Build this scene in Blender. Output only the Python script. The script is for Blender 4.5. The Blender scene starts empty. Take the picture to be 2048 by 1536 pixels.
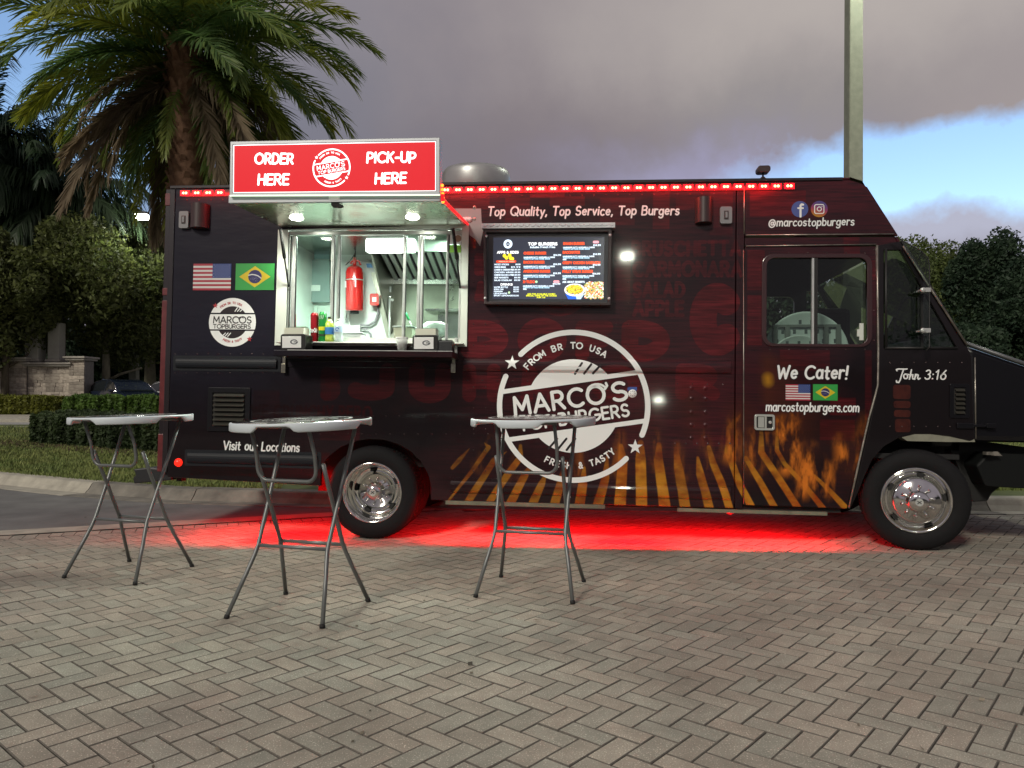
import bpy, bmesh, math, random
import numpy as np
from math import sin, cos, pi, radians, sqrt, atan2
from mathutils import Vector, Matrix
from mathutils.geometry import tessellate_polygon

random.seed(7); np.random.seed(7)
SC = bpy.context.scene
COL = SC.collection

# ------------------------------------------------------------------ camera
FPX, CAMH, PITCH = 1540.0, 1.26, math.atan(22 / 1540.0)
cam = bpy.data.cameras.new('camera'); camo = bpy.data.objects.new('camera', cam); COL.objects.link(camo)
cam.sensor_width = 36; cam.lens = FPX / 2048 * 36; cam.clip_end = 1500; cam.clip_start = 0.05
camo.location = (0, 0, CAMH); camo.rotation_euler = (pi / 2 + PITCH, 0, 0)
SC.camera = camo

def ray(px, py):
    dx, dy = (px - 1024) / FPX, (768 - py) / FPX
    return np.array([dx, cos(PITCH) - dy * sin(PITCH), sin(PITCH) + dy * cos(PITCH)])

def ground(px, py, h=0.0):
    """point of the horizontal plane z=h seen at a place of the photo"""
    d = ray(px, py); t = (h - CAMH) / d[2]
    return (d[0] * t, d[1] * t)

def atY(px, py, Y):
    d = ray(px, py); t = Y / d[1]
    return (d[0] * t, Y, CAMH + d[2] * t)

# ------------------------------------------------------------------ world
SUN_EL, SUN_AZ = radians(33), radians(-150)   # azimuth measured from +Y towards +X
W = bpy.data.worlds.new('World'); SC.world = W; W.use_nodes = True
wn, wl = W.node_tree.nodes, W.node_tree.links
wn.clear()
def N(tree, typ, **k):
    n = tree.nodes.new(typ)
    for a, b in k.items():
        if a.startswith('i_'):
            key = a[2:]; key = int(key) if key.isdigit() else key
            n.inputs[key].default_value = b
        else: setattr(n, a, b)
    return n
def wm(op, a, b=None, c=None, clamp=False):
    n = N(W.node_tree, 'ShaderNodeMath', operation=op); n.use_clamp = clamp
    for i, v in enumerate((a, b, c)):
        if v is None: continue
        if isinstance(v, (int, float)): n.inputs[i].default_value = v
        else: wl.new(v, n.inputs[i])
    return n.outputs[0]
tc = N(W.node_tree, 'ShaderNodeTexCoord')
sp = N(W.node_tree, 'ShaderNodeSeparateXYZ'); wl.new(tc.outputs['Generated'], sp.inputs[0])
no = N(W.node_tree, 'ShaderNodeTexNoise', i_Scale=5.5, i_Detail=6.0, i_Roughness=0.58); wl.new(tc.outputs['Generated'], no.inputs['Vector'])
nsp = N(W.node_tree, 'ShaderNodeSeparateColor'); wl.new(no.outputs['Color'], nsp.inputs[0])
az = wm('ADD', wm('ARCTAN2', sp.outputs[0], sp.outputs[1]), wm('MULTIPLY', wm('SUBTRACT', nsp.outputs[0], 0.5), 0.30))
el = wm('ADD', wm('ARCSINE', sp.outputs[2]), wm('MULTIPLY', wm('SUBTRACT', nsp.outputs[1], 0.5), 0.16))
def dirpx(px, py):
    d = ray(px, py); d = d / np.linalg.norm(d)
    return atan2(d[0], d[1]), math.asin(d[2])
def blob(px, py, sx, sy, k=1.0):
    a0, e0 = dirpx(px, py)
    u = wm('DIVIDE', wm('SUBTRACT', az, a0), sx / FPX); v = wm('DIVIDE', wm('SUBTRACT', el, e0), sy / FPX)
    q = wm('ADD', wm('MULTIPLY', u, u), wm('MULTIPLY', v, v))
    return wm('MULTIPLY', wm('EXPONENT', wm('MULTIPLY', q, -0.5)), k, clamp=True)
def mixc(fac, c1, c2):
    n = N(W.node_tree, 'ShaderNodeMix', data_type='RGBA')
    wl.new(fac, n.inputs[0])
    for i, c in ((6, c1), (7, c2)):
        if isinstance(c, tuple): n.inputs[i].default_value = (*c, 1)
        else: wl.new(c, n.inputs[i])
    return n.outputs[2]
n2 = N(W.node_tree, 'ShaderNodeTexNoise', i_Scale=2.2, i_Detail=5.0, i_Roughness=0.5); wl.new(tc.outputs['Generated'], n2.inputs['Vector'])
cc = mixc(wm('MULTIPLY', wm('SUBTRACT', n2.outputs[0], 0.35), 2.2, clamp=True), (.158, .136, .158), (.245, .220, .236))
for b, c in [((1120, 330, 330, 120, .9), (.150, .128, .142)), ((1580, 215, 170, 70, .8), (.175, .165, .172)),
             ((1700, -30, 460, 120, .9), (.36, .325, .305)), ((2080, 200, 160, 70, .7), (.29, .255, .25)),
             ((640, 290, 150, 200, .6), (.135, .145, .185)), ((300, 380, 140, 150, .85), (.135, .16, .26)),
             ((1400, 335, 170, 38, .9), (.28, .27, .40)), ((1950, 455, 420, 45, .95), (.36, .37, .46)),
             ((1800, 397, 36, 9, .9), (.62, .64, .62))]:
    cc = mixc(blob(*b), cc, c)
blue = wm('ADD', blob(1960, 325, 330, 52, 1.6), blob(20, 200, 190, 150, 1.5), clamp=True)
blue = wm('MULTIPLY', wm('SUBTRACT', blue, 0.25), 1.7, clamp=True)
sky = N(W.node_tree, 'ShaderNodeTexSky'); sky.sky_type = 'NISHITA'; sky.sun_disc = False
sky.sun_elevation = SUN_EL; sky.sun_rotation = SUN_AZ; sky.dust_density = 0.4; sky.ozone_density = 2.5
hs = N(W.node_tree, 'ShaderNodeHueSaturation', i_Saturation=1.0); wl.new(sky.outputs[0], hs.inputs['Color'])
bg1 = N(W.node_tree, 'ShaderNodeBackground', i_Strength=0.155); wl.new(hs.outputs[0], bg1.inputs[0])
bg2 = N(W.node_tree, 'ShaderNodeBackground', i_Strength=1.0); wl.new(cc, bg2.inputs[0])
mxs = N(W.node_tree, 'ShaderNodeMixShader'); wl.new(blue, mxs.inputs[0]); wl.new(bg2.outputs[0], mxs.inputs[1]); wl.new(bg1.outputs[0], mxs.inputs[2])
wo = N(W.node_tree, 'ShaderNodeOutputWorld'); wl.new(mxs.outputs[0], wo.inputs[0])

sl = bpy.data.lights.new('sun', 'SUN'); sl.energy = 1.5; sl.angle = radians(10); sl.color = (1.0, .93, .80)
so = bpy.data.objects.new('sun', sl); COL.objects.link(so); so.location = (-4, 0, 14)
sd = Vector((sin(SUN_AZ) * cos(SUN_EL), cos(SUN_AZ) * cos(SUN_EL), sin(SUN_EL)))
so.rotation_euler = (-sd).to_track_quat('-Z', 'Y').to_euler()

vs = SC.view_settings
vs.view_transform = 'Standard'; vs.look = 'None'; vs.gamma = 1; vs.use_curve_mapping = False; vs.exposure = 0.42
SC.render.engine = 'CYCLES'
SC.cycles.use_denoising = True
SC.cycles.max_bounces = 8; SC.cycles.transparent_max_bounces = 16
SC.cycles.sample_clamp_indirect = 6; SC.cycles.caustics_reflective = False; SC.cycles.caustics_refractive = False

# ------------------------------------------------------------------ helpers
def tag(o, label=None, cat=None, group=None, kind=None):
    if label: o['label'] = label
    if cat: o['category'] = cat
    if group: o['group'] = group
    if kind: o['kind'] = kind
    return o
def empty(name, loc=(0, 0, 0), rz=0, label=None, cat=None, group=None):
    o = bpy.data.objects.new(name, None); COL.objects.link(o)
    o.location = loc; o.rotation_euler = (0, 0, rz); o.empty_display_size = .1
    return tag(o, label, cat, group)
def link_mesh(name, me, parent=None):
    o = bpy.data.objects.new(name, me); COL.objects.link(o)
    if parent: o.parent = parent
    return o
def dup(root, loc, rz=None, label=None):
    r = root.copy(); COL.objects.link(r); r.location = loc
    if rz is not None: r.rotation_euler = (0, 0, rz)
    if label: r['label'] = label
    for ch in list(root.children):
        c = ch.copy(); COL.objects.link(c); c.parent = r
        for g in ch.children:
            d = g.copy(); COL.objects.link(d); d.parent = c
    return r

def mat(name, col=(.5, .5, .5), rough=.5, metal=0, spec=.5, coat=0, emis=None, es=0, var=0, vscale=8, bump=0, bscale=60,
        bdist=.002, col2=None, alpha=1, trans=0, coatr=.05, vdetail=4, objrand=0, island=0, sub=0, stretch=None):
    m = bpy.data.materials.new(name); m.use_nodes = True
    t = m.node_tree; b = t.nodes['Principled BSDF']; L = t.links
    b.inputs['Base Color'].default_value = (*col, 1); b.inputs['Roughness'].default_value = rough
    b.inputs['Metallic'].default_value = metal; b.inputs['Specular IOR Level'].default_value = spec
    b.inputs['Coat Weight'].default_value = coat; b.inputs['Coat Roughness'].default_value = coatr
    b.inputs['Transmission Weight'].default_value = trans
    if emis: b.inputs['Emission Color'].default_value = (*emis, 1); b.inputs['Emission Strength'].default_value = es
    tcn = N(t, 'ShaderNodeTexCoord'); vec = tcn.outputs['Object']
    if stretch:
        mp = N(t, 'ShaderNodeMapping'); mp.inputs['Scale'].default_value = stretch; L.new(vec, mp.inputs[0]); vec = mp.outputs[0]
    out = None
    if var or col2:
        nz = N(t, 'ShaderNodeTexNoise', i_Scale=float(vscale), i_Detail=float(vdetail), i_Roughness=.6); L.new(vec, nz.inputs['Vector'])
        r = N(t, 'ShaderNodeMapRange'); L.new(nz.outputs[0], r.inputs[0]); r.inputs[1].default_value = .3; r.inputs[2].default_value = .7
        mx = N(t, 'ShaderNodeMix', data_type='RGBA'); L.new(r.outputs[0], mx.inputs[0])
        c2 = col2 if col2 else tuple(min(1, c * (1 + var)) for c in col)
        c1 = col if col2 else tuple(c * (1 - var) for c in col)
        mx.inputs[6].default_value = (*c1, 1); mx.inputs[7].default_value = (*c2, 1); out = mx.outputs[2]
        rr = N(t, 'ShaderNodeMapRange'); L.new(nz.outputs[0], rr.inputs[0]); rr.inputs[3].default_value = max(0, rough - .08); rr.inputs[4].default_value = min(1, rough + .08)
        L.new(rr.outputs[0], b.inputs['Roughness'])
    if objrand or island:
        src = None
        if objrand: src = N(t, 'ShaderNodeObjectInfo').outputs['Random']
        if island:
            g = N(t, 'ShaderNodeNewGeometry').outputs['Random Per Island']
            if src is None: src = g
            else:
                ad = N(t, 'ShaderNodeMath', operation='ADD'); L.new(src, ad.inputs[0]); L.new(g, ad.inputs[1])
                fr = N(t, 'ShaderNodeMath', operation='FRACT'); L.new(ad.outputs[0], fr.inputs[0]); src = fr.outputs[0]
        k = objrand or island
        r = N(t, 'ShaderNodeMapRange'); L.new(src, r.inputs[0]); r.inputs[3].default_value = 1 - k; r.inputs[4].default_value = 1 + k
        mu = N(t, 'ShaderNodeMix', data_type='RGBA', blend_type='MULTIPLY'); mu.inputs[0].default_value = 1
        if out: L.new(out, mu.inputs[6])
        else: mu.inputs[6].default_value = (*col, 1)
        L.new(r.outputs[0], mu.inputs[7]); out = mu.outputs[2]
    if out: L.new(out, b.inputs['Base Color'])
    if bump:
        nb = N(t, 'ShaderNodeTexNoise', i_Scale=float(bscale), i_Detail=3.0); L.new(vec, nb.inputs['Vector'])
        bp = N(t, 'ShaderNodeBump', i_Strength=float(bump), i_Distance=float(bdist)); L.new(nb.outputs[0], bp.inputs['Height']); L.new(bp.outputs[0], b.inputs['Normal'])
    return m

class MB:
    """collects faces, then links them as one mesh object"""
    def __init__(s): s.v = []; s.f = []; s.m = []; s.s = []
    def add(s, verts, faces, m=0, smooth=False):
        o = len(s.v); s.v += [tuple(map(float, p)) for p in verts]
        for f in faces: s.f.append(tuple(i + o for i in f)); s.m.append(m); s.s.append(smooth)
        return s
    def box(s, x0, x1, y0, y1, z0, z1, m=0):
        x0, x1 = min(x0, x1), max(x0, x1); y0, y1 = min(y0, y1), max(y0, y1); z0, z1 = min(z0, z1), max(z0, z1)
        v = [(x, y, z) for z in (z0, z1) for y in (y0, y1) for x in (x0, x1)]
        return s.add(v, [(0, 2, 3, 1), (4, 5, 7, 6), (0, 1, 5, 4), (2, 6, 7, 3), (0, 4, 6, 2), (1, 3, 7, 5)], m)
    def prism(s, poly, y0, y1, m=0, holes=(), mside=None):
        """polygon in x,z extruded in y; holes are cut through"""
        loops = [list(poly)] + [list(h) for h in holes]
        pts = [p for l in loops for p in l]
        tr = tessellate_polygon([[Vector((p[0], p[1], 0)) for p in l] for l in loops])
        n = len(pts)
        s.add([(p[0], y0, p[1]) for p in pts] + [(p[0], y1, p[1]) for p in pts],
              [tuple(t) for t in tr] + [tuple(n + i for i in reversed(t)) for t in tr], m)
        k = 0
        for l in loops:
            q = len(l)
            s.add([(p[0], y0, p[1]) for p in l] + [(p[0], y1, p[1]) for p in l],
                  [(i, (i + 1) % q, q + (i + 1) % q, q + i) for i in range(q)], m if mside is None else mside)
            k += q
        return s
    def tube(s, pts, r, seg=8, m=0, cap=True):
        P = [Vector(p) for p in pts]; n = len(P)
        R = r if isinstance(r, (list, tuple)) else [r] * n
        T = []
        for i in range(n):
            a = P[max(i - 1, 0)]; b = P[min(i + 1, n - 1)]; T.append((b - a).normalized())
        up = Vector((0, 0, 1)) if abs(T[0].z) < .9 else Vector((1, 0, 0))
        u = (up - T[0] * up.dot(T[0])).normalized()
        vs_ = []
        for i in range(n):
            u = (u - T[i] * u.dot(T[i])).normalized(); w = T[i].cross(u)
            vs_ += [P[i] + (u * cos(2 * pi * k / seg) + w * sin(2 * pi * k / seg)) * R[i] for k in range(seg)]
        fs = [(i * seg + k, i * seg + (k + 1) % seg, (i + 1) * seg + (k + 1) % seg, (i + 1) * seg + k) for i in range(n - 1) for k in range(seg)]
        s.add(vs_, fs, m, True)
        if cap: s.add(vs_[:seg], [tuple(range(seg - 1, -1, -1))], m); s.add(vs_[-seg:], [tuple(range(seg))], m)
        return s
    def lathe(s, prof, c=(0, 0, 0), axis='z', seg=32, m=0, smooth=True, scale=(1, 1)):
        """prof: list of (radius, height) along the axis; axis 'y' points to -y (outwards)"""
        n = len(prof); vs_ = []
        for r, h in prof:
            for k in range(seg):
                a = 2 * pi * k / seg; p, q = r * cos(a) * scale[0], r * sin(a) * scale[1]
                vs_.append((c[0] + p, c[1] + q, c[2] + h) if axis == 'z' else (c[0] + p, c[1] - h, c[2] + q) if axis == 'y' else (c[0] + h, c[1] + p, c[2] + q))
        fs = [(i * seg + k, i * seg + (k + 1) % seg, (i + 1) * seg + (k + 1) % seg, (i + 1) * seg + k) for i in range(n - 1) for k in range(seg)]
        return s.add(vs_, fs, m, smooth)
    def build(s, name, mats, parent=None, label=None, bevel=0, kind=None, flip=True):
        me = bpy.data.meshes.new(name)
        me.from_pydata(s.v, [], s.f)
        for q in (mats if isinstance(mats, (list, tuple)) else [mats]): me.materials.append(q)
        me.polygons.foreach_set('material_index', s.m); me.polygons.foreach_set('use_smooth', s.s)
        if flip:
            b = bmesh.new(); b.from_mesh(me); bmesh.ops.remove_doubles(b, verts=b.verts, dist=1e-5)
            bmesh.ops.recalc_face_normals(b, faces=b.faces); b.to_mesh(me); b.free()
        me.update()
        o = link_mesh(name, me, parent)
        if bevel:
            bv = o.modifiers.new('bevel', 'BEVEL'); bv.width = bevel; bv.segments = 2; bv.limit_method = 'ANGLE'; bv.angle_limit = radians(40)
        if label: o['label'] = label
        if kind: o['kind'] = kind
        return o

def rrect(x0, x1, z0, z1, r, n=5):
    out = []
    for cx, cz, a0 in ((x1 - r, z1 - r, 0), (x0 + r, z1 - r, 90), (x0 + r, z0 + r, 180), (x1 - r, z0 + r, 270)):
        out += [(cx + r * cos(radians(a0 + 90 * i / n)), cz + r * sin(radians(a0 + 90 * i / n))) for i in range(n + 1)]
    return out

def leafy(m, k=.35, gain=1.6):
    """lets light through thin leaves"""
    t = m.node_tree; L = t.links; bs = t.nodes['Principled BSDF']; out = [n for n in t.nodes if n.type == 'OUTPUT_MATERIAL'][0]
    tr = N(t, 'ShaderNodeBsdfTranslucent'); src = bs.inputs['Base Color'].links[0].from_socket
    hs_ = N(t, 'ShaderNodeHueSaturation', i_Value=gain, i_Saturation=1.1); L.new(src, hs_.inputs['Color']); L.new(hs_.outputs[0], tr.inputs[0])
    mx = N(t, 'ShaderNodeMixShader'); mx.inputs[0].default_value = k; L.new(bs.outputs[0], mx.inputs[1]); L.new(tr.outputs[0], mx.inputs[2]); L.new(mx.outputs[0], out.inputs[0])
    return m

def quads_mesh(name, V, mats, parent=None, tri=False, attr=None):
    """V: (n,4,3) or (n,3,3) array of separate faces"""
    n, k = V.shape[0], V.shape[1]
    me = bpy.data.meshes.new(name)
    me.vertices.add(n * k); me.vertices.foreach_set('co', V.astype(np.float32).ravel())
    me.loops.add(n * k); me.loops.foreach_set('vertex_index', np.arange(n * k, dtype=np.int32))
    me.polygons.add(n); me.polygons.foreach_set('loop_start', np.arange(0, n * k, k, dtype=np.int32))
    me.update(calc_edges=True)
    for q in (mats if isinstance(mats, (list, tuple)) else [mats]): me.materials.append(q)
    return link_mesh(name, me, parent)
# ------------------------------------------------------------------ stroke lettering
def A_(cx, cy, rx, ry, a0, a1, n=9):
    return [(cx + rx * cos(radians(a0 + (a1 - a0) * i / n)), cy + ry * sin(radians(a0 + (a1 - a0) * i / n))) for i in range(n + 1)]
G = {}
G['A'] = (.80, [[(0, 0), (.4, 1), (.8, 0)], [(.14, .32), (.66, .32)]])
G['B'] = (.62, [[(0, 0), (0, 1), (.3, 1)] + A_(.32, .77, .23, .23, 90, -90) + [(0, .54)], [(.3, .54)] + A_(.34, .27, .27, .27, 90, -90) + [(0, 0)]])
G['C'] = (.80, [A_(.48, .5, .48, .5, 48, 312, 16)])
G['D'] = (.70, [[(0, 0), (0, 1), (.22, 1)] + A_(.24, .5, .46, .5, 90, -90, 14) + [(0, 0)]])
G['E'] = (.55, [[(.55, 1), (0, 1), (0, 0), (.55, 0)], [(0, .52), (.48, .52)]])
G['F'] = (.52, [[(.52, 1), (0, 1), (0, 0)], [(0, .5), (.44, .5)]])
G['G'] = (.88, [A_(.48, .5, .48, .5, 48, 352, 18) + [(.9, .46), (.52, .46)]])
G['H'] = (.66, [[(0, 0), (0, 1)], [(.66, 0), (.66, 1)], [(0, .52), (.66, .52)]])
G['I'] = (.05, [[(.02, 0), (.02, 1)]])
G['J'] = (.48, [[(.48, 1), (.48, .25)] + A_(.24, .24, .24, .24, 0, -150, 8)])
G['K'] = (.62, [[(0, 0), (0, 1)], [(.58, 1), (.02, .42)], [(.2, .58), (.62, 0)]])
G['L'] = (.50, [[(0, 1), (0, 0), (.5, 0)]])
G['M'] = (.86, [[(0, 0), (.06, 1), (.43, .25), (.8, 1), (.86, 0)]])
G['N'] = (.68, [[(0, 0), (0, 1), (.68, 0), (.68, 1)]])
G['O'] = (.96, [A_(.48, .5, .48, .5, 90, 450, 24)])
G['P'] = (.58, [[(0, 0), (0, 1), (.28, 1)] + A_(.3, .72, .28, .28, 90, -90) + [(0, .44)]])
G['Q'] = (.96, [A_(.48, .5, .48, .5, 90, 450, 20), [(.6, .25), (.95, -.06)]])
G['R'] = (.62, [[(0, 0), (0, 1), (.28, 1)] + A_(.3, .73, .27, .27, 90, -90) + [(0, .46)], [(.28, .46), (.62, 0)]])
G['S'] = (.60, [A_(.31, .74, .27, .26, 35, 265, 12) + A_(.30, .25, .29, .25, 85, -150, 12)])
G['T'] = (.66, [[(0, 1), (.66, 1)], [(.33, 1), (.33, 0)]])
G['U'] = (.66, [[(0, 1), (0, .32)] + A_(.33, .33, .33, .33, 180, 360, 10) + [(.66, 1)]])
G['V'] = (.74, [[(0, 1), (.37, 0), (.74, 1)]])
G['W'] = (1.05, [[(0, 1), (.26, 0), (.52, .8), (.79, 0), (1.05, 1)]])
G['X'] = (.66, [[(0, 0), (.66, 1)], [(0, 1), (.66, 0)]])
G['Y'] = (.70, [[(0, 1), (.35, .48), (.7, 1)], [(.35, .48), (.35, 0)]])
G['Z'] = (.62, [[(0, 1), (.62, 1), (0, 0), (.62, 0)]])
x_ = .66
G['a'] = (.52, [A_(.25, .32, .25, .33, 60, 400, 14), [(.5, .64), (.5, .1), (.54, 0)]])
G['b'] = (.50, [[(0, 1), (0, 0)], A_(.25, .32, .25, .32, 150, -160, 14)])
G['c'] = (.44, [A_(.26, .32, .26, .32, 50, 310, 12)])
G['d'] = (.50, [[(.5, 1), (.5, 0)], A_(.25, .32, .25, .32, 30, 340, 14)])
G['e'] = (.50, [[(.02, .34), (.48, .38)] + A_(.25, .34, .24, .3, 8, 315, 14)])
G['f'] = (.36, [A_(.30, .82, .16, .17, 60, 180, 6) + [(.14, 0)], [(0, .6), (.32, .6)]])
G['g'] = (.50, [A_(.25, .34, .25, .30, 30, 340, 14), [(.5, .64), (.5, -.1)] + A_(.26, -.12, .24, .2, 0, -150, 8)])
G['h'] = (.48, [[(0, 1), (0, 0)], [(0, .4)] + A_(.24, .42, .24, .22, 170, 0, 8) + [(.48, 0)]])
G['i'] = (.05, [[(.02, .62), (.02, 0)], [(.02, .86), (.03, .88)]])
G['j'] = (.20, [[(.18, .62), (.18, -.15)] + A_(.02, -.15, .16, .16, 0, -120, 5), [(.18, .86), (.19, .88)]])
G['k'] = (.44, [[(0, 1), (0, 0)], [(.4, .6), (.04, .26)], [(.14, .36), (.44, 0)]])
G['l'] = (.06, [[(.02, 1), (.02, 0)]])
G['m'] = (.78, [[(0, .64), (0, 0)], [(0, .42)] + A_(.19, .44, .19, .2, 170, 0, 7) + [(.38, .04)], [(.39, .42)] + A_(.58, .44, .19, .2, 170, 0, 7) + [(.78, 0)]])
G['n'] = (.46, [[(0, .64), (0, 0)], [(0, .42)] + A_(.23, .43, .23, .21, 170, 0, 8) + [(.46, 0)]])
G['o'] = (.52, [A_(.26, .32, .26, .32, 90, 450, 18)])
G['p'] = (.50, [[(0, .64), (0, -.34)], A_(.25, .33, .25, .31, 150, -160, 14)])
G['q'] = (.50, [[(.5, .64), (.5, -.34)], A_(.25, .33, .25, .31, 30, 340, 14)])
G['r'] = (.34, [[(0, .64), (0, 0)], [(0, .36)] + A_(.24, .38, .24, .25, 170, 60, 6)])
G['s'] = (.40, [A_(.2, .48, .18, .155, 35, 265, 8) + A_(.2, .16, .2, .16, 85, -150, 8)])
G['t'] = (.36, [[(.15, .92), (.15, .1), (.26, 0), (.34, .03)], [(0, .62), (.34, .62)]])
G['u'] = (.46, [[(0, .62), (0, .24)] + A_(.22, .23, .22, .22, 180, 340, 8), [(.46, .62), (.46, 0)]])
G['v'] = (.46, [[(0, .62), (.23, 0), (.46, .62)]])
G['w'] = (.70, [[(0, .62), (.18, 0), (.35, .5), (.52, 0), (.7, .62)]])
G['x'] = (.44, [[(0, 0), (.44, .62)], [(0, .62), (.44, 0)]])
G['y'] = (.48, [[(0, .62), (.24, .04)], [(.48, .62), (.12, -.32)]])
G['z'] = (.44, [[(0, .62), (.42, .62), (0, 0), (.44, 0)]])
G['0'] = (.6, [A_(.3, .5, .3, .5, 90, 450, 18)])
G['1'] = (.3, [[(0, .78), (.22, 1), (.22, 0)]])
G['2'] = (.56, [A_(.28, .73, .26, .27, 160, -20, 9) + [(0, 0), (.56, 0)]])
G['3'] = (.54, [A_(.25, .76, .24, .24, 150, -80, 9), A_(.25, .27, .28, .27, 80, -150, 10)])
G['4'] = (.6, [[(.44, 0), (.44, 1), (0, .28), (.6, .28)]])
G['5'] = (.54, [[(.5, 1), (.08, 1), (.04, .56)] + A_(.25, .31, .28, .3, 120, -150, 11)])
G['6'] = (.56, [[(.46, 1), (.1, .5)] + A_(.28, .3, .27, .3, 150, 500, 16)])
G['7'] = (.54, [[(0, 1), (.54, 1), (.15, 0)]])
G['8'] = (.54, [A_(.27, .75, .23, .25, 90, 450, 14), A_(.27, .26, .27, .26, 90, 450, 14)])
G['9'] = (.56, [A_(.27, .7, .26, .29, 0, 360, 14), [(.53, .7), (.45, .2), (.2, 0)]])
G['.'] = (.06, [[(.02, .0), (.03, .02)]])
G[','] = (.1, [[(.06, .04), (.0, -.16)]])
G['!'] = (.08, [[(.06, 1), (.03, .32)], [(.02, .0), (.03, .02)]])
G[':'] = (.08, [[(.03, .06), (.04, .08)], [(.03, .54), (.04, .56)]])
G['-'] = (.34, [[(0, .45), (.34, .45)]])
G["'"] = (.06, [[(.05, 1), (.02, .78)]])
G['&'] = (.62, [[(.6, 0), (.14, .72)] + A_(.3, .8, .17, .18, 200, -20, 8) + [(.1, .36)] + A_(.24, .22, .22, .21, 160, 350, 8) + [(.58, .48)]])
G['@'] = (.95, [A_(.47, .36, .17, .2, 30, 380, 12), A_(.47, .36, .45, .5, -50, -400, 18) + [(.76, .2), (.64, .3), (.66, .56)]])
G['$'] = (.5, [A_(.26, .7, .22, .2, 35, 265, 8) + A_(.25, .3, .24, .2, 85, -150, 8), [(.25, 1.05), (.25, -.05)]])
G['+'] = (.5, [[(0, .5), (.5, .5)], [(.25, .25), (.25, .75)]])

def lay(text, gap=.2, space=.42, slant=0, jitter=0, wide=1.0, rnd=random.Random(3)):
    """returns (list of polylines, total width), cap height 1"""
    out, x = [], 0; ids = []; k = 0
    for ch in text:
        if ch == ' ': x += space; k += 1; continue
        w, st = G[ch]; dy = rnd.uniform(-jitter, jitter); w *= wide
        for s in st: out.append([(x + p[0] * wide + slant * p[1], p[1] + dy) for p in s])
        ids += [k] * len(st)
        x += w + gap
    lay.ids = ids
    return out, x - gap

def ribbon(pts, r, ncap=6):
    """outline polygons (tri fans / quads) of a thick round-ended polyline: list of convex polygons"""
    P = [np.array(p, float) for p in pts]
    Q = [P[0]]
    for p in P[1:]:
        if np.linalg.norm(p - Q[-1]) > 1e-4: Q.append(p)
    P = Q
    if len(P) == 1: P = [P[0], P[0] + np.array([1e-3, 0])]
    n = len(P); T = [(P[i + 1] - P[i]) / np.linalg.norm(P[i + 1] - P[i]) for i in range(n - 1)]
    nrm = [np.array([-t[1], t[0]]) for t in T]
    polys, discs = [], []
    L, R_ = [], []
    for i in range(n):
        if i == 0 or i == n - 1:
            q = nrm[0] if i == 0 else nrm[-1]; L.append((P[i] + q * r,)); R_.append((P[i] - q * r,))
        else:
            m_ = nrm[i - 1] + nrm[i]; d = np.dot(T[i - 1], T[i])
            if d > .55:
                m_ = m_ / np.linalg.norm(m_); k = r / max(.5, np.dot(m_, nrm[i])); L.append((P[i] + m_ * k,)); R_.append((P[i] - m_ * k,))
            else:
                L.append((P[i] + nrm[i - 1] * r, P[i] + nrm[i] * r)); R_.append((P[i] - nrm[i - 1] * r, P[i] - nrm[i] * r)); discs.append(P[i])
    for i in range(n - 1):
        polys.append(([L[i][-1], R_[i][-1], R_[i + 1][0], L[i + 1][0]], i % 2 if discs else 0))
    for e, t in ((0, -T[0]), (n - 1, T[-1])):
        a = atan2(t[1], t[0]); polys.append(([P[e] + r * np.array([cos(a - pi / 2 + pi * k / ncap), sin(a - pi / 2 + pi * k / ncap)]) for k in range(ncap + 1)], 0))
    for k, c in enumerate(discs):
        polys.append(([c + r * np.array([cos(2 * pi * j / 14), sin(2 * pi * j / 14)]) for j in range(14)], 2))
    return polys

class Flat:
    """flat print built of polygons in a u,v plane; every overlapping layer sits a hair above the one below"""
    def __init__(s): s.items = []; s.k = 0
    def poly(s, pts, m=0, layer=0): s.items.append((list(pts), m, layer)); return s
    def stroke(s, pts, r, m=0, layer=0):
        for p, dl in ribbon(pts, r): s.items.append((p, m, layer + dl + (s.k % 3) * 3))
        s.k += 1
        return s
    def ring(s, r0, r1, a0, a1, m=0, layer=0, n=48, c=(0, 0), caps=False):
        for i in range(n):
            p, q = radians(a0 + (a1 - a0) * i / n), radians(a0 + (a1 - a0) * (i + 1) / n)
            s.poly([(c[0] + r * cos(t), c[1] + r * sin(t)) for r, t in ((r0, p), (r1, p), (r1, q), (r0, q))], m, layer)
        if caps:
            rm = (r0 + r1) / 2; w = (r1 - r0) / 2
            for a, sg in ((a0, -1), (a1, 1)):
                t = radians(a); cx, cy = c[0] + rm * cos(t), c[1] + rm * sin(t)
                s.poly([(cx + w * cos(t + sg * pi * k / 8), cy + w * sin(t + sg * pi * k / 8)) for k in range(9)], m, layer)
        return s
    def disc(s, r, m=0, layer=0, c=(0, 0), n=48): return s.poly([(c[0] + r * cos(2 * pi * i / n), c[1] + r * sin(2 * pi * i / n)) for i in range(n)], m, layer)
    def star(s, c, r, m=0, layer=0, rot=0):
        for i in range(5):
            a = radians(90 + 72 * i + rot); b = radians(36)
            s.poly([c, (c[0] + .4 * r * cos(a - b), c[1] + .4 * r * sin(a - b)), (c[0] + r * cos(a), c[1] + r * sin(a)), (c[0] + .4 * r * cos(a + b), c[1] + .4 * r * sin(a + b))], m, layer)
        return s
    def build(s, name, mats, fn, parent=None, eps=.00025, label=None):
        b = MB()
        for pts, m, l in s.items:
            V = [fn(p[0], p[1], l * eps) for p in pts]
            b.add(V, [tuple(range(len(V)))], m)
        return b.build(name, mats, parent, label, flip=False)

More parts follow.
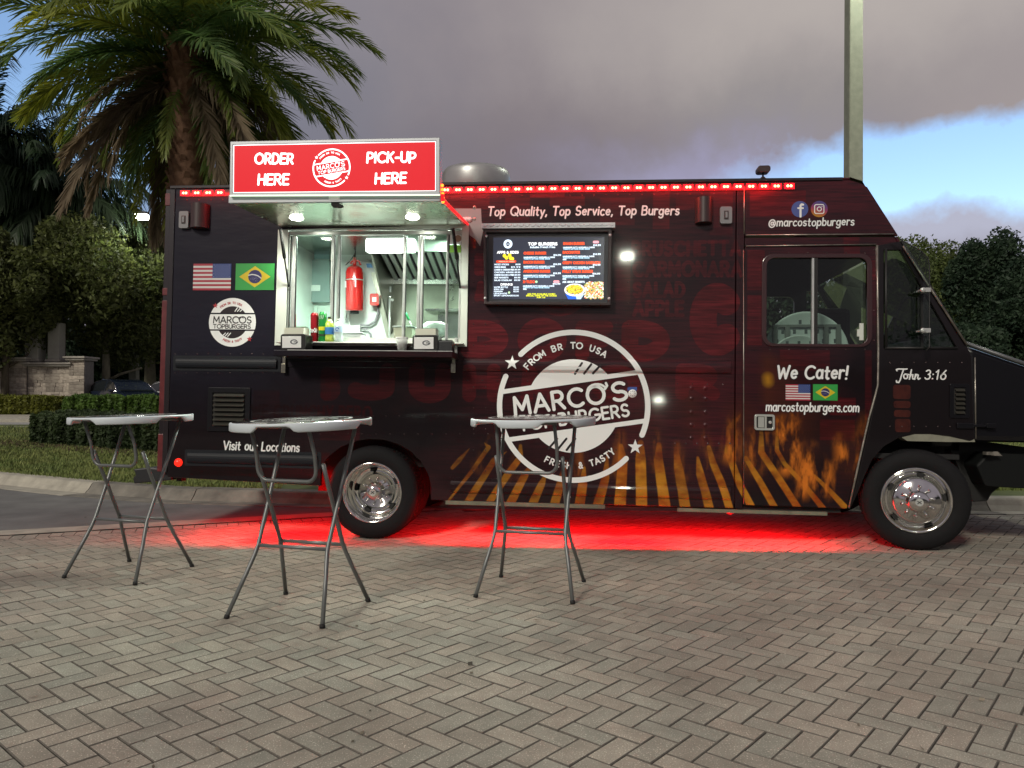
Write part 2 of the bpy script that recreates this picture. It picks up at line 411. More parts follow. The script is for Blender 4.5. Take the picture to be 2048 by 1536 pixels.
def clip(poly, a, b, c):
    """keep the part of a convex polygon where a*x+b*y+c >= 0"""
    out = []
    for i in range(len(poly)):
        p, q = poly[i], poly[(i + 1) % len(poly)]
        dp, dq = a * p[0] + b * p[1] + c, a * q[0] + b * q[1] + c
        if dp >= 0: out.append(p)
        if dp * dq < 0:
            t = dp / (dp - dq); out.append((p[0] + (q[0] - p[0]) * t, p[1] + (q[1] - p[1]) * t))
    return out

def arc_text(F, text, r, a_mid, span, h, sw, m, layer, inward=False):
    """letters set along an arc; inward: read from below (bottom of the badge)"""
    n = len(text)
    for i, ch in enumerate(text):
        if ch == ' ': continue
        t = (i - (n - 1) / 2) / (n - 1) * span
        a = radians(a_mid - t if not inward else a_mid + t)
        w, st = G[ch]; w = w * h
        for s_ in st:
            pts = []
            for x, y in s_:
                lx, ly = x * h - w / 2, y * h
                if not inward: rr = r + ly; aa = a - lx / r
                else: rr = r - ly; aa = a + lx / r
                pts.append((rr * cos(aa), rr * sin(aa)))
            F.stroke(pts, sw, m, layer)

def logo_ring(bars=True, tilt=8.9, mw=0, mb=1, k=1.0):
    """the round badge: broken ring, two stars, two bars, bun halves with slashes, lettering"""
    F = Flat(); ct, st = cos(radians(tilt)), sin(radians(tilt))
    def rot(p): return (p[0] * ct - p[1] * st, p[0] * st + p[1] * ct)
    F.ring(.93, 1, -22, 136, mw, 2, 90, caps=True); F.ring(.93, 1, 157, 316, mw, 2, 90, caps=True)
    F.star((-.805, .555), .1, mw, 2); F.star((.809, -.518), .1, mw, 2)
    def ln(p): return rot(p)
    circ = [(.61 * cos(2 * pi * i / 72), .61 * sin(2 * pi * i / 72)) for i in range(72)]
    for sg in (1, -1):
        off = .285 if sg > 0 else .29
        # bun half beyond the bar, then the bar itself
        part = clip(circ, -st * sg, ct * sg, -(off + .03)); F.poly(part, mw, 0)
        xe = sqrt(.94 ** 2 - off ** 2)
        F.poly([rot((-xe, sg * off)), rot((xe, sg * off)), rot((xe - .01, sg * (off + .06))), rot((-xe + .01, sg * (off + .06)))], mw, 1)
    for dx in (0, .12, .235): F.stroke([(.02 + dx, .42 + dx * .04), (.11 + dx, .56 - dx * .13)], .014, mb, 3)
    for dx in (0, .12, .235): F.stroke([(-.31 + dx, -.56 - dx * .06), (-.2 + dx, -.43 + dx * .02)], .014, mb, 3)
    def put(text, x0, x1, yb, h, sw, gap=.30):
        pl, w = lay(text, gap, .3); sx = (x1 - x0) / w
        for p in pl: F.stroke([rot((x0 + q[0] * sx, yb + q[1] * h)) for q in p], sw * k, mw, 2)
    pl, w = lay("MARCO", .2); put("MARCO", -.76, .42, -.01, .225, .022)
    put("S", .53, .71, -.01, .225, .022)
    # onion ring in the last O and the little flame that stands for the apostrophe
    F.stroke([rot(p) for p in A_(.33, .165, .115, .075, 200, 20, 10)], .014, mw, 4)
    F.stroke([rot(p) for p in [(.44, .16), (.475, .20), (.465, .235)]], .016, mw, 3)
    put("TOP", -.73, -.30, -.225, .15, .0155, .28); put("BURGERS", -.2, .70, -.225, .15, .0155, .28)
    arc_text(F, "FROM BR TO USA", .755, 100, 80, .075, .009, mw, 2)
    arc_text(F, "FRESH & TASTY", .815, 278, 66, .075, .009, mw, 2, True)
    return F

def logo_disc(mw=0, mb=1, mr=2):
    F = Flat()
    circ = [(cos(2 * pi * i / 72), sin(2 * pi * i / 72)) for i in range(72)]
    inner = [(.66 * cos(2 * pi * i / 72), .66 * sin(2 * pi * i / 72)) for i in range(72)]
    F.poly(clip(clip(circ, 0, 1, .29), 0, -1, .33), mw, 0)
    F.poly(clip(circ, 0, 1, -.39), mw, 0); F.poly(clip(circ, 0, -1, -.35), mw, 0)
    F.poly(clip(inner, 0, 1, -.38), mb, 1); F.poly(clip(inner, 0, -1, -.34), mb, 1)
    for dx in (0, .11, .22): F.stroke([(.1 + dx, .45), (.2 + dx, .6 - dx * .3)], .018, mw, 2); F.stroke([(-.4 + dx, -.58 + .1 * (.22 - dx)), (-.28 + dx, -.44)], .018, mw, 2)
    for text, x0, x1, yb, h, sw, gap in (("MARCOS", -.8, .8, -.03, .26, .022, .2), ("TOPBURGERS", -.8, .78, -.25, .16, .015, .2)):
        pl, w = lay(text, gap, .3); sx = (x1 - x0) / w
        for p in pl: F.stroke([(x0 + q[0] * sx, yb + q[1] * h) for q in p], sw, mb, 3)
    F.stroke(A_(.37, .15, .1, .07, 200, 20, 8), .016, mb, 5)
    F.star((-.74, .68), .12, mr, 3); F.star((.74, -.68), .12, mr, 3)
    arc_text(F, "FROM BR TO USA", .76, 96, 66, .08, .009, mr, 2)
    arc_text(F, "FRESH & TASTY", .83, 272, 56, .08, .009, mr, 2, True)
    return F

# ------------------------------------------------------------------ small rasteriser for the printed wrap and the screen
class Raster:
    def __init__(s, x0, x1, z0, z1, ppm, bg):
        s.x0, s.z0, s.k = x0, z0, ppm; s.w, s.h = int((x1 - x0) * ppm), int((z1 - z0) * ppm)
        s.x1, s.z1 = x0 + s.w / ppm, z0 + s.h / ppm
        s.a = np.zeros((s.h, s.w, 3), np.float32); s.a[:] = bg
    def _blend(s, ys, xs, m, col):
        reg = s.a[ys, xs]; c = col[ys, xs] if isinstance(col, np.ndarray) and col.ndim == 3 else np.array(col, np.float32)
        s.a[ys, xs] = reg * (1 - m[..., None]) + c * m[..., None]
    def stroke(s, pts, r, col, soft=.002, op=1.0):
        P = [((p[0] - s.x0) * s.k, (p[1] - s.z0) * s.k) for p in pts]
        R = [q * s.k for q in (r if isinstance(r, (list, tuple)) else [r] * len(P))]
        S_ = soft * s.k; mr = max(R) + S_ + 1
        xa = max(0, int(min(p[0] for p in P) - mr)); xb = min(s.w, int(max(p[0] for p in P) + mr) + 1)
        ya = max(0, int(min(p[1] for p in P) - mr)); yb = min(s.h, int(max(p[1] for p in P) + mr) + 1)
        if xb <= xa or yb <= ya: return
        Y, X = np.mgrid[ya:yb, xa:xb].astype(np.float32); M_ = np.zeros(Y.shape, np.float32)
        if len(P) == 1: P = P * 2; R = R * 2
        for (ax, ay), (bx, by), ra, rb in zip(P[:-1], P[1:], R[:-1], R[1:]):
            dx, dy = bx - ax, by - ay; L2 = dx * dx + dy * dy + 1e-6
            t = np.clip(((X - ax) * dx + (Y - ay) * dy) / L2, 0, 1)
            d = np.hypot(X - ax - t * dx, Y - ay - t * dy) - (ra + (rb - ra) * t)
            M_ = np.maximum(M_, np.clip(.5 - d / max(S_, .7), 0, 1))
        s._blend(slice(ya, yb), slice(xa, xb), M_ * op, col)
    def rect(s, x0, x1, z0, z1, col, op=1.0):
        xs = slice(max(0, int((min(x0, x1) - s.x0) * s.k)), min(s.w, int((max(x0, x1) - s.x0) * s.k)))
        ys = slice(max(0, int((min(z0, z1) - s.z0) * s.k)), min(s.h, int((max(z0, z1) - s.z0) * s.k)))
        m = np.full(s.a[ys, xs].shape[:2], op, np.float32); s._blend(ys, xs, m, col)
    def poly(s, pts, col, op=1.0):
        P = np.array([((p[0] - s.x0) * s.k, (p[1] - s.z0) * s.k) for p in pts])
        xa, xb = max(0, int(P[:, 0].min())), min(s.w, int(P[:, 0].max()) + 1); ya, yb = max(0, int(P[:, 1].min())), min(s.h, int(P[:, 1].max()) + 1)
        if xb <= xa or yb <= ya: return
        Y, X = np.mgrid[ya:yb, xa:xb] + .5; ins = np.zeros(Y.shape, bool); j = len(P) - 1
        for i in range(len(P)):
            c = ((P[i, 1] > Y) != (P[j, 1] > Y)) & (X < (P[j, 0] - P[i, 0]) * (Y - P[i, 1]) / (P[j, 1] - P[i, 1] + 1e-9) + P[i, 0]); ins ^= c; j = i
        s._blend(slice(ya, yb), slice(xa, xb), ins.astype(np.float32) * op, col)
    def image(s, name):
        im = bpy.data.images.new(name, s.w, s.h, alpha=False, float_buffer=False); im.colorspace_settings.name = 'sRGB'
        c = np.clip(s.a, 0, 1); c = np.where(c <= .0031308, c * 12.92, 1.055 * np.power(np.maximum(c, 1e-6), 1 / 2.4) - .055)
        buf = np.ones((s.h, s.w, 4), np.float32); buf[..., :3] = c; im.pixels.foreach_set(buf.ravel()); im.update(); im.pack()
        return im
def fnoise(h, w, cells, seed, sx=1.0, sy=1.0):
    """smooth value noise, sx/sy stretch"""
    r = np.random.RandomState(seed); out = np.zeros((h, w), np.float32); amp = 1; tot = 0
    for o in range(4):
        ny, nx = max(2, int(cells * sy * 2 ** o)), max(2, int(cells * sx * 2 ** o)); g = r.rand(ny + 2, nx + 2).astype(np.float32)
        yy = np.linspace(0, ny, h, endpoint=False); xx = np.linspace(0, nx, w, endpoint=False)
        y0 = yy.astype(int); x0 = xx.astype(int); fy = (yy - y0)[:, None]; fx = (xx - x0)[None]
        fy = fy * fy * (3 - 2 * fy); fx = fx * fx * (3 - 2 * fx)
        a = g[y0][:, x0]; b = g[y0][:, x0 + 1]; c = g[y0 + 1][:, x0]; d = g[y0 + 1][:, x0 + 1]
        out += amp * ((a * (1 - fx) + b * fx) * (1 - fy) + (c * (1 - fx) + d * fx) * fy); tot += amp; amp *= .55
    return out / tot
def img_mat(name, im, x0, x1, z0, z1, rough=.2, coat=0, emis=0, bump=0, spec=.5):
    """image laid on the x,z plane of the object"""
    m = mat(name, rough=rough, coat=coat, spec=spec); t = m.node_tree; L = t.links; b = t.nodes['Principled BSDF']
    tcn = N(t, 'ShaderNodeTexCoord'); s_ = N(t, 'ShaderNodeSeparateXYZ'); L.new(tcn.outputs['Object'], s_.inputs[0])
    def mr(o, a, c):
        r = N(t, 'ShaderNodeMapRange'); r.clamp = False; L.new(o, r.inputs[0]); r.inputs[1].default_value = a; r.inputs[2].default_value = c; return r.outputs[0]
    cb = N(t, 'ShaderNodeCombineXYZ'); L.new(mr(s_.outputs[0], x0, x1), cb.inputs[0]); L.new(mr(s_.outputs[2], z0, z1), cb.inputs[1])
    it = N(t, 'ShaderNodeTexImage'); it.image = im; it.extension = 'EXTEND'; L.new(cb.outputs[0], it.inputs[0])
    if emis:
        b.inputs['Base Color'].default_value = (.01, .01, .01, 1); L.new(it.outputs[0], b.inputs['Emission Color']); b.inputs['Emission Strength'].default_value = emis
    else: L.new(it.outputs[0], b.inputs['Base Color'])
    if bump:
        mp = N(t, 'ShaderNodeMapping'); mp.inputs['Scale'].default_value = (.8, 1, 2.4); L.new(tcn.outputs['Object'], mp.inputs[0]); nb = N(t, 'ShaderNodeTexNoise', i_Scale=2.6, i_Detail=3.0, i_Roughness=.6); L.new(mp.outputs[0], nb.inputs['Vector'])
        bp = N(t, 'ShaderNodeBump', i_Strength=float(bump), i_Distance=.01); L.new(nb.outputs[0], bp.inputs['Height']); L.new(bp.outputs[0], b.inputs['Normal'])
    return m
# ------------------------------------------------------------------ ground, paving, kerb, road
def smooth(t): t = max(0, min(1, t)); return t * t * (3 - 2 * t)
def hp(Y): return .36 * smooth((Y - 11) / 16)
M_soil = mat('soil', (.045, .055, .02), .95, col2=(.07, .075, .03), vscale=1.5)
M_conc = mat('concrete', (.37, .35, .29), .85, var=.22, vscale=5, bump=.25, bscale=90)
M_concd = mat('concrete_stained', (.10, .095, .082), .85, col2=(.25, .235, .2), vscale=3.2, bump=.3, bscale=90)
M_asph = mat('asphalt', (.15, .15, .145), .9, var=.22, vscale=2.5, bump=.4, bscale=250)
M_road = mat('road_surface', (.28, .28, .265), .9, var=.15, vscale=1)
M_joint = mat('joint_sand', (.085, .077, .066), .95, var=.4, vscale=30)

b = MB(); nx, ny = 40, 60
xs = np.linspace(-400, 400, nx); ysr = np.concatenate([np.linspace(-80, 8, 12), np.linspace(9, 30, 30), np.geomspace(32, 900, 18)])
b.add([(x, y, (hp(y) - .09)) for y in ysr for x in xs], [(j * nx + i, j * nx + i + 1, (j + 1) * nx + i + 1, (j + 1) * nx + i) for j in range(len(ysr) - 1) for i in range(nx - 1)])
b.build('ground', M_soil, kind='structure')

GUT = [(-60, 40.0), (-16, 15.9), (-9.6, 11.9), (-6.9, 10.37), (-5.77, 9.72), (-4.18, 9.0), (-2.09, 8.60), (1, 8.36), (5.4, 8.1), (9, 7.95), (30, 7.6)]
def gut(x):
    for (x0, y0), (x1, y1) in zip(GUT[:-1], GUT[1:]):
        if x0 <= x <= x1: return y0 + (y1 - y0) * (x - x0) / (x1 - x0)
    return GUT[-1][1]
BO, BD = np.array([-4.57, 6.90]), np.array([2.64, 1.06]); BD = BD / np.linalg.norm(BD); BN = np.array([-BD[1], BD[0]])   # edge of the paving, normal away from the viewer
def border_d(x, y): return float(np.dot(np.array([x, y]) - BO, BN))

# bed under the bricks and the asphalt wedge beside it
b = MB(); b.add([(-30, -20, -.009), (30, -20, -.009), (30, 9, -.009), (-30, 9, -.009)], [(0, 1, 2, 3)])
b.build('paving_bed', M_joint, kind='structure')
xi = [x for x in np.linspace(-30, -.35, 60)]
b = MB(); V = []
for x in xi:
    yb = BO[1] + (x - BO[0]) * BD[1] / BD[0] + .02; V += [(x, min(yb, gut(x) + .02), .0), (x, gut(x) + .02, .0)]
b.add(V, [(2 * i, 2 * i + 2, 2 * i + 3, 2 * i + 1) for i in range(len(xi) - 1)])
b.build('asphalt_road', M_asph, kind='structure')
b = MB(); V = []
for x in xi:
    yb = BO[1] + (x - BO[0]) * BD[1] / BD[0] + .02; V += [(x, yb, .004), (x, min(yb + .30, gut(x) + .01), .004)]
b.add(V, [(2 * i, 2 * i + 2, 2 * i + 3, 2 * i + 1) for i in range(len(xi) - 1) if V[2 * i + 2][1] < V[2 * i + 3][1]])
b.build('concrete_band', M_conc, kind='structure')

# kerb with gutter pan, each cast length an object of its own
def kerb_piece(x0, x1, mt, parent):
    n = 6; P = []
    for i in range(n + 1):
        x = x0 + (x1 - x0) * i / n; y = gut(x); d = Vector((.01, gut(x + .01) - y)).normalized(); P.append((x, y, -d.y, d.x))
    prof = [(0, -.05), (0, .008), (.30, -.004), (.36, .05), (.40, .105), (.42, .12), (.60, .125), (.62, .11), (.62, -.05)]
    V = [(x + nx_ * w, y + ny_ * w, z) for x, y, nx_, ny_ in P for w, z in prof]; k = len(prof)
    b = MB(); b.add(V, [(i * k + j, i * k + j + 1, (i + 1) * k + j + 1, (i + 1) * k + j) for i in range(n) for j in range(k - 1)])
    b.add(V[:k], [tuple(range(k))]); b.add(V[-k:], [tuple(range(k - 1, -1, -1))])
    return b.build('kerb_stone', mt, parent)
kerb = empty('kerb'); kerb['kind'] = 'structure'
ks = [-30, -16, -11, -8.2, -5.62, -3.9, -1.75, 0.6, 3.0, 5.2, 7.6, 10.5, 16, 29]
for a, c in zip(ks[:-1], ks[1:]): kerb_piece(a + .006, c - .006, M_conc if c <= -5.6 or a > 4 else M_concd, kerb)

# lawn behind the kerb
M_grass = mat('grass', (.05, .075, .018), .9, col2=(.085, .105, .03), vscale=6, vdetail=8)
lx = np.concatenate([np.linspace(-60, -16, 10), np.linspace(-15.5, 20, 72), np.linspace(22, 60, 8)]); ly = np.linspace(0, 1, 14)
V = []
for x in lx:
    y0 = gut(max(x, -59)) + .60
    for t in ly:
        y = y0 + (23.0 - y0) * t if y0 < 22 else y0 + t * 1.0
        V.append((x, y, .10 + .05 * sin(min(t * 3, 1) * pi / 2) + hp(y) * .75 * t))
k = len(ly)
b = MB(); b.add(V, [(i * k + j, (i + 1) * k + j, (i + 1) * k + j + 1, i * k + j + 1) for i in range(len(lx) - 1) for j in range(k - 1)])
b.build('lawn', M_grass, kind='structure')
def lawn_z(x, y):
    y0 = gut(max(x, -59)) + .60; t = max(0, (y - y0) / (23.0 - y0)); return .10 + .05 * sin(min(t * 3, 1) * pi / 2) + hp(y) * .75 * t

b = MB(); rows = [22.6, 24, 25.4]
for a, c in zip(rows[:-1], rows[1:]): b.add([(-90, a, hp(a) + .01), (90, a, hp(a) + .01), (90, c, hp(c) + .01), (-90, c, hp(c) + .01)], [(0, 1, 2, 3)])
b.build('road', M_road, kind='structure')
b = MB(); b.box(-90, 90, 25.4, 31.5, .2, .46); b.build('sidewalk', M_conc, kind='structure')
b = MB(); b.box(-90, 90, 22.35, 22.6, .1, hp(22.6) + .06); b.build('far_kerb', M_conc, kind='structure')

# ------------------------------------------------------------------ herringbone brick paving
def paver_material():
    m = mat('paver', (.27, .25, .21), .88, col2=(.35, .325, .275), vscale=9, vdetail=8, bump=.35, bscale=340, bdist=.0015, objrand=.11, island=.11)
    t = m.node_tree; L = t.links; bs = t.nodes['Principled BSDF']
    src = bs.inputs['Base Color'].links[0].from_socket
    g = N(t, 'ShaderNodeNewGeometry')
    st = N(t, 'ShaderNodeTexNoise', i_Scale=1.1, i_Detail=5.0, i_Roughness=.65); L.new(g.outputs['Position'], st.inputs['Vector'])
    r = N(t, 'ShaderNodeMapRange'); L.new(st.outputs[0], r.inputs[0]); r.inputs[1].default_value = .32; r.inputs[2].default_value = .62; r.inputs[3].default_value = .74; r.inputs[4].default_value = 1.06
    sp_ = N(t, 'ShaderNodeTexNoise', i_Scale=170.0, i_Detail=2.0); L.new(g.outputs['Position'], sp_.inputs['Vector'])
    r2 = N(t, 'ShaderNodeMapRange'); L.new(sp_.outputs[0], r2.inputs[0]); r2.inputs[1].default_value = .62; r2.inputs[2].default_value = .70; r2.inputs[3].default_value = 1; r2.inputs[4].default_value = 2.6
    r3 = N(t, 'ShaderNodeMapRange'); L.new(sp_.outputs[0], r3.inputs[0]); r3.inputs[1].default_value = .28; r3.inputs[2].default_value = .4; r3.inputs[3].default_value = .7; r3.inputs[4].default_value = 1
    a = N(t, 'ShaderNodeMath', operation='MULTIPLY'); L.new(r.outputs[0], a.inputs[0]); L.new(r2.outputs[0], a.inputs[1])
    so_ = N(t, 'ShaderNodeTexNoise', i_Scale=2.9, i_Detail=6.0, i_Roughness=.7, i_Distortion=.6); L.new(g.outputs['Position'], so_.inputs['Vector'])
    r4 = N(t, 'ShaderNodeMapRange'); L.new(so_.outputs[0], r4.inputs[0]); r4.inputs[1].default_value = .64; r4.inputs[2].default_value = .76; r4.inputs[3].default_value = 1; r4.inputs[4].default_value = .55
    a3 = N(t, 'ShaderNodeMath', operation='MULTIPLY'); L.new(r3.outputs[0], a3.inputs[0]); L.new(r4.outputs[0], a3.inputs[1])
    a2 = N(t, 'ShaderNodeMath', operation='MULTIPLY'); L.new(a.outputs[0], a2.inputs[0]); L.new(a3.outputs[0], a2.inputs[1])
    mu = N(t, 'ShaderNodeMix', data_type='RGBA', blend_type='MULTIPLY'); mu.inputs[0].default_value = 1
    L.new(src, mu.inputs[6]); L.new(a2.outputs[0], mu.inputs[7]); L.new(mu.outputs[2], bs.inputs['Base Color'])
    # some stones are pinker, some greyer
    oi = N(t, 'ShaderNodeObjectInfo'); ad = N(t, 'ShaderNodeMath', operation='ADD'); L.new(oi.outputs['Random'], ad.inputs[0]); L.new(g.outputs['Random Per Island'], ad.inputs[1])
    fm = N(t, 'ShaderNodeMath', operation='MULTIPLY'); L.new(ad.outputs[0], fm.inputs[0]); fm.inputs[1].default_value = 7.31
    fr = N(t, 'ShaderNodeMath', operation='FRACT'); L.new(fm.outputs[0], fr.inputs[0])
    mh = N(t, 'ShaderNodeMix', data_type='RGBA'); L.new(fr.outputs[0], mh.inputs[0]); mh.inputs[6].default_value = (1.05, .99, .96, 1); mh.inputs[7].default_value = (.96, 1.0, .99, 1)
    m2 = N(t, 'ShaderNodeMix', data_type='RGBA', blend_type='MULTIPLY'); m2.inputs[0].default_value = 1
    L.new(mu.outputs[2], m2.inputs[6]); L.new(mh.outputs[2], m2.inputs[7]); L.new(m2.outputs[2], bs.inputs['Base Color'])
    return m
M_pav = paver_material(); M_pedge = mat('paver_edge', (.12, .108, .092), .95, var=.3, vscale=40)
PA = radians(-40.6); ua = np.array([cos(PA), sin(PA)]); ub = np.array([-sin(PA), cos(PA)]); PO = np.array([.03, 2.9]); PW = .1
pavement = empty('pavement'); pavement['kind'] = 'structure'
def inset(poly, d):
    P = [np.array(p) for p in poly]; c = sum(P) / len(P); out = []
    for p in P:
        v = c - p; out.append(p + np.sign(np.round(v @ ua, 4)) * ua * d + np.sign(np.round(v @ ub, 4)) * ub * d)
    return out
def vis(x, y, mg=1.3):
    return y > 1.5 and abs(x) < .70 * y + mg and y < 8.9
full, part = [], []
R_ = 130
for i in range(-R_, R_):
    for j in range(-R_, R_):
        q = (i - j) % 4
        if q == 0: w, h = 2, 1
        elif q == 3: w, h = 1, 2
        else: continue
        c = PO + ua * PW * (i + w / 2) + ub * PW * (j + h / 2)
        if not vis(c[0], c[1]): continue
        d = border_d(*c) + .215
        lim = gut(c[0]) + .01 - c[1]
        if d > .15 or lim < -.12: continue
        cs = [PO + ua * PW * (i + a) + ub * PW * (j + e) for a, e in ((0, 0), (w, 0), (w, h), (0, h))]
        poly = [tuple(p) for p in cs]
        if d > -.12 or lim < .13:
            pl2 = clip(poly, -BN[0], -BN[1], float(BN @ BO) - .215)
            g0 = gut(c[0]); pl2 = clip(pl2, 0, -1, g0) if lim < .13 else pl2
            if len(pl2) < 3: continue
            area = abs(sum(pl2[a][0] * pl2[a - 1][1] - pl2[a - 1][0] * pl2[a][1] for a in range(len(pl2)))) / 2
            if area < .001: continue
            part.append(pl2); continue
        full.append((c, w, h, poly))
full.sort(key=lambda e: e[0][1] + 0.05 * abs(e[0][0]))
infr = [e for e in full if abs(e[0][0]) < .675 * e[0][1] + .05 and e[0][1] > 2.45]
near = infr[:300]; nid = set(id(e) for e in near)
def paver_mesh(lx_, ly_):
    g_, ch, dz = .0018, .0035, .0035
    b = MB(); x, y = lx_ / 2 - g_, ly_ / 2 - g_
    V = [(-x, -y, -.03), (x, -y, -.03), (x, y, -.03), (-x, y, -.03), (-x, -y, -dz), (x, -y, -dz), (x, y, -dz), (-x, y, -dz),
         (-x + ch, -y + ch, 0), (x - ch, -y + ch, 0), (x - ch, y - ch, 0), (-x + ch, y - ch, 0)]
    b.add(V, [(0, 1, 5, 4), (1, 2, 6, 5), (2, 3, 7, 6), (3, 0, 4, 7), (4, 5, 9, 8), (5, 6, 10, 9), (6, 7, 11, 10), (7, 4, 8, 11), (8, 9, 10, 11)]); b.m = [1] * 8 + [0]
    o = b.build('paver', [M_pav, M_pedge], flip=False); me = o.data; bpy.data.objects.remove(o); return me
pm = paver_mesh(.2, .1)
for c, w, h, _ in near:
    o = bpy.data.objects.new('paver', pm); COL.objects.link(o); o.parent = pavement
    o.location = (c[0], c[1], random.gauss(0, .0007)); o.rotation_euler = (random.gauss(0, .003), random.gauss(0, .003), PA + (0 if w == 2 else pi / 2) + random.gauss(0, .006))
b = MB()
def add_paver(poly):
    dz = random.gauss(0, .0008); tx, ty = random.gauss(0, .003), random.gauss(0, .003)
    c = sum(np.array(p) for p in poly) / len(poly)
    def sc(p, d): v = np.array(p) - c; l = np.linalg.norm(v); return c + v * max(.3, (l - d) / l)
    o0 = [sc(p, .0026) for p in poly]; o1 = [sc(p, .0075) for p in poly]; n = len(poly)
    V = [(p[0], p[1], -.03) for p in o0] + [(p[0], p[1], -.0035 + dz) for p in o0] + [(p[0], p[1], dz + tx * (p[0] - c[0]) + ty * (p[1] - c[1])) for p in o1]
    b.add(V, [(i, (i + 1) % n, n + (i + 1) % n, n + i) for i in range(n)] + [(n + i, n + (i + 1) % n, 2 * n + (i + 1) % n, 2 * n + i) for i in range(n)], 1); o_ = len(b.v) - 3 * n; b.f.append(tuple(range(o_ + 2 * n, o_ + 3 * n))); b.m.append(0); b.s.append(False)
for e in full:
    if id(e) not in nid: add_paver(e[3])
for pl_ in part: add_paver(pl_)
# soldier course along the edge
for k in range(-60, 46):
    s0 = BO + BD * (k * .1) - BN * .01; s1 = s0 + BD * .1
    if s0[1] > gut(s0[0]) or not vis(*s0, 2): continue
    add_paver([tuple(s0), tuple(s1), tuple(s1 - BN * .2), tuple(s0 - BN * .2)])
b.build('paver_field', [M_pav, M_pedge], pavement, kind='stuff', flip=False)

# leaf litter and crumbs on the bricks
M_lit = mat('litter', (.06, .045, .03), .9, col2=(.3, .27, .2), vscale=3, island=.5)
V = []
for i in range(130):
    y = random.uniform(2.5, 8); x = random.uniform(-.68, .68) * y; r = random.uniform(.004, .011) * (1.7 if random.random() < .12 else 1); a = random.uniform(0, pi)
    u = np.array([cos(a) * r * 1.6, sin(a) * r * 1.6, 0]); w = np.array([-sin(a) * r * .6, cos(a) * r * .6, .3 * r]); c = np.array([x, y, .004 + r * .3])
    V.append([c - u, c - w, c + u, c + w])
tag(quads_mesh('leaf_litter', np.array(V), M_lit), 'scattered crumbs and tiny dry leaves on the brick paving', 'leaf litter', kind='stuff')

# grass blades
def blades(n, fx, name, h=.05, parent=None):
    P = np.array([fx() for _ in range(n)]); a = np.random.rand(n) * 2 * pi; hh = h * (.5 + np.random.rand(n)); w = .006 + .012 * np.random.rand(n)
    u = np.stack([np.cos(a) * w, np.sin(a) * w, 0 * a], 1); tip = np.stack([np.random.randn(n) * .4 * hh, np.random.randn(n) * .4 * hh, hh], 1)
    return quads_mesh(name, np.stack([P - u, P + u, P + tip], 1), M_blade, parent)
M_blade = mat('grass_blade', (.10, .15, .035), .8, col2=(.21, .23, .07), vscale=2.5, island=.35)
def gp():
    while True:
        t = random.random(); y = 9.3 + 13 * t ** 1.6; x = random.uniform(-.72, -.30) * y if random.random() < .8 else random.uniform(.56, .74) * y
        if y > gut(x) + .62: return (x, y, lawn_z(x, y) - .005)
tag(blades(60000, gp, 'grass_blades', .055), 'mown grass growing on the kerbed island', 'grass', kind='stuff')

# ------------------------------------------------------------------ foliage
def leafmat(name, c1, c2, rnd=.4, vs=1.2):
    m = mat(name, c1, .6, col2=c2, vscale=vs, vdetail=3, island=rnd, spec=.3); return leafy(m)
def leaf_cloud(name, blobs, n, size, m, parent=None, seed=1, shell=.55, sub=14, subr=.34):
    """blobs: (cx,cy,cz,rx,ry,rz); leaves sit in clumps near the surface of each blob"""
    r = np.random.RandomState(seed); P = []
    vol = np.array([q[3] * q[5] for q in blobs], float); vol /= vol.sum()
    for q, f in zip(blobs, vol):
        k = int(n * f); c = r.randn(sub, 3); c /= np.linalg.norm(c, axis=1)[:, None]; c *= (shell + (1 - shell) * r.rand(sub, 1))
        idx = r.randint(0, sub, k); p = c[idx] + r.randn(k, 3) * subr * (.6 + .8 * r.rand(sub)[idx][:, None])
        l = np.linalg.norm(p, axis=1)[:, None]; p = np.where(l > 1.28, p / l * 1.2, p)
        P.append(p * np.array(q[3:6]) + np.array(q[:3]))
    P = np.concatenate(P); k = len(P)
    u = r.randn(k, 3); u /= np.linalg.norm(u, axis=1)[:, None]; v = np.cross(u, r.randn(k, 3)); v /= np.linalg.norm(v, axis=1)[:, None]
    s = size * (.5 + r.rand(k, 1)); u = u * s; v = v * s * .45
    return quads_mesh(name, np.stack([P - u, P - v, P + u, P + v], 1), m, parent)
M_bark = mat('bark', (.10, .085, .06), .9, var=.35, vscale=12, bump=.5, bscale=25, bdist=.02, stretch=(1, 1, .3))
M_barkl = mat('bark_light', (.20, .19, .13), .9, var=.3, vscale=10, bump=.4, bscale=25, bdist=.02, stretch=(1, 1, .3))
LM = [leafmat('leaf_olive', (.065, .085, .030), (.13, .15, .052)), leafmat('leaf_deep', (.020, .040, .026), (.048, .080, .042)),
      leafmat('leaf_light', (.06, .09, .028), (.13, .165, .05))]
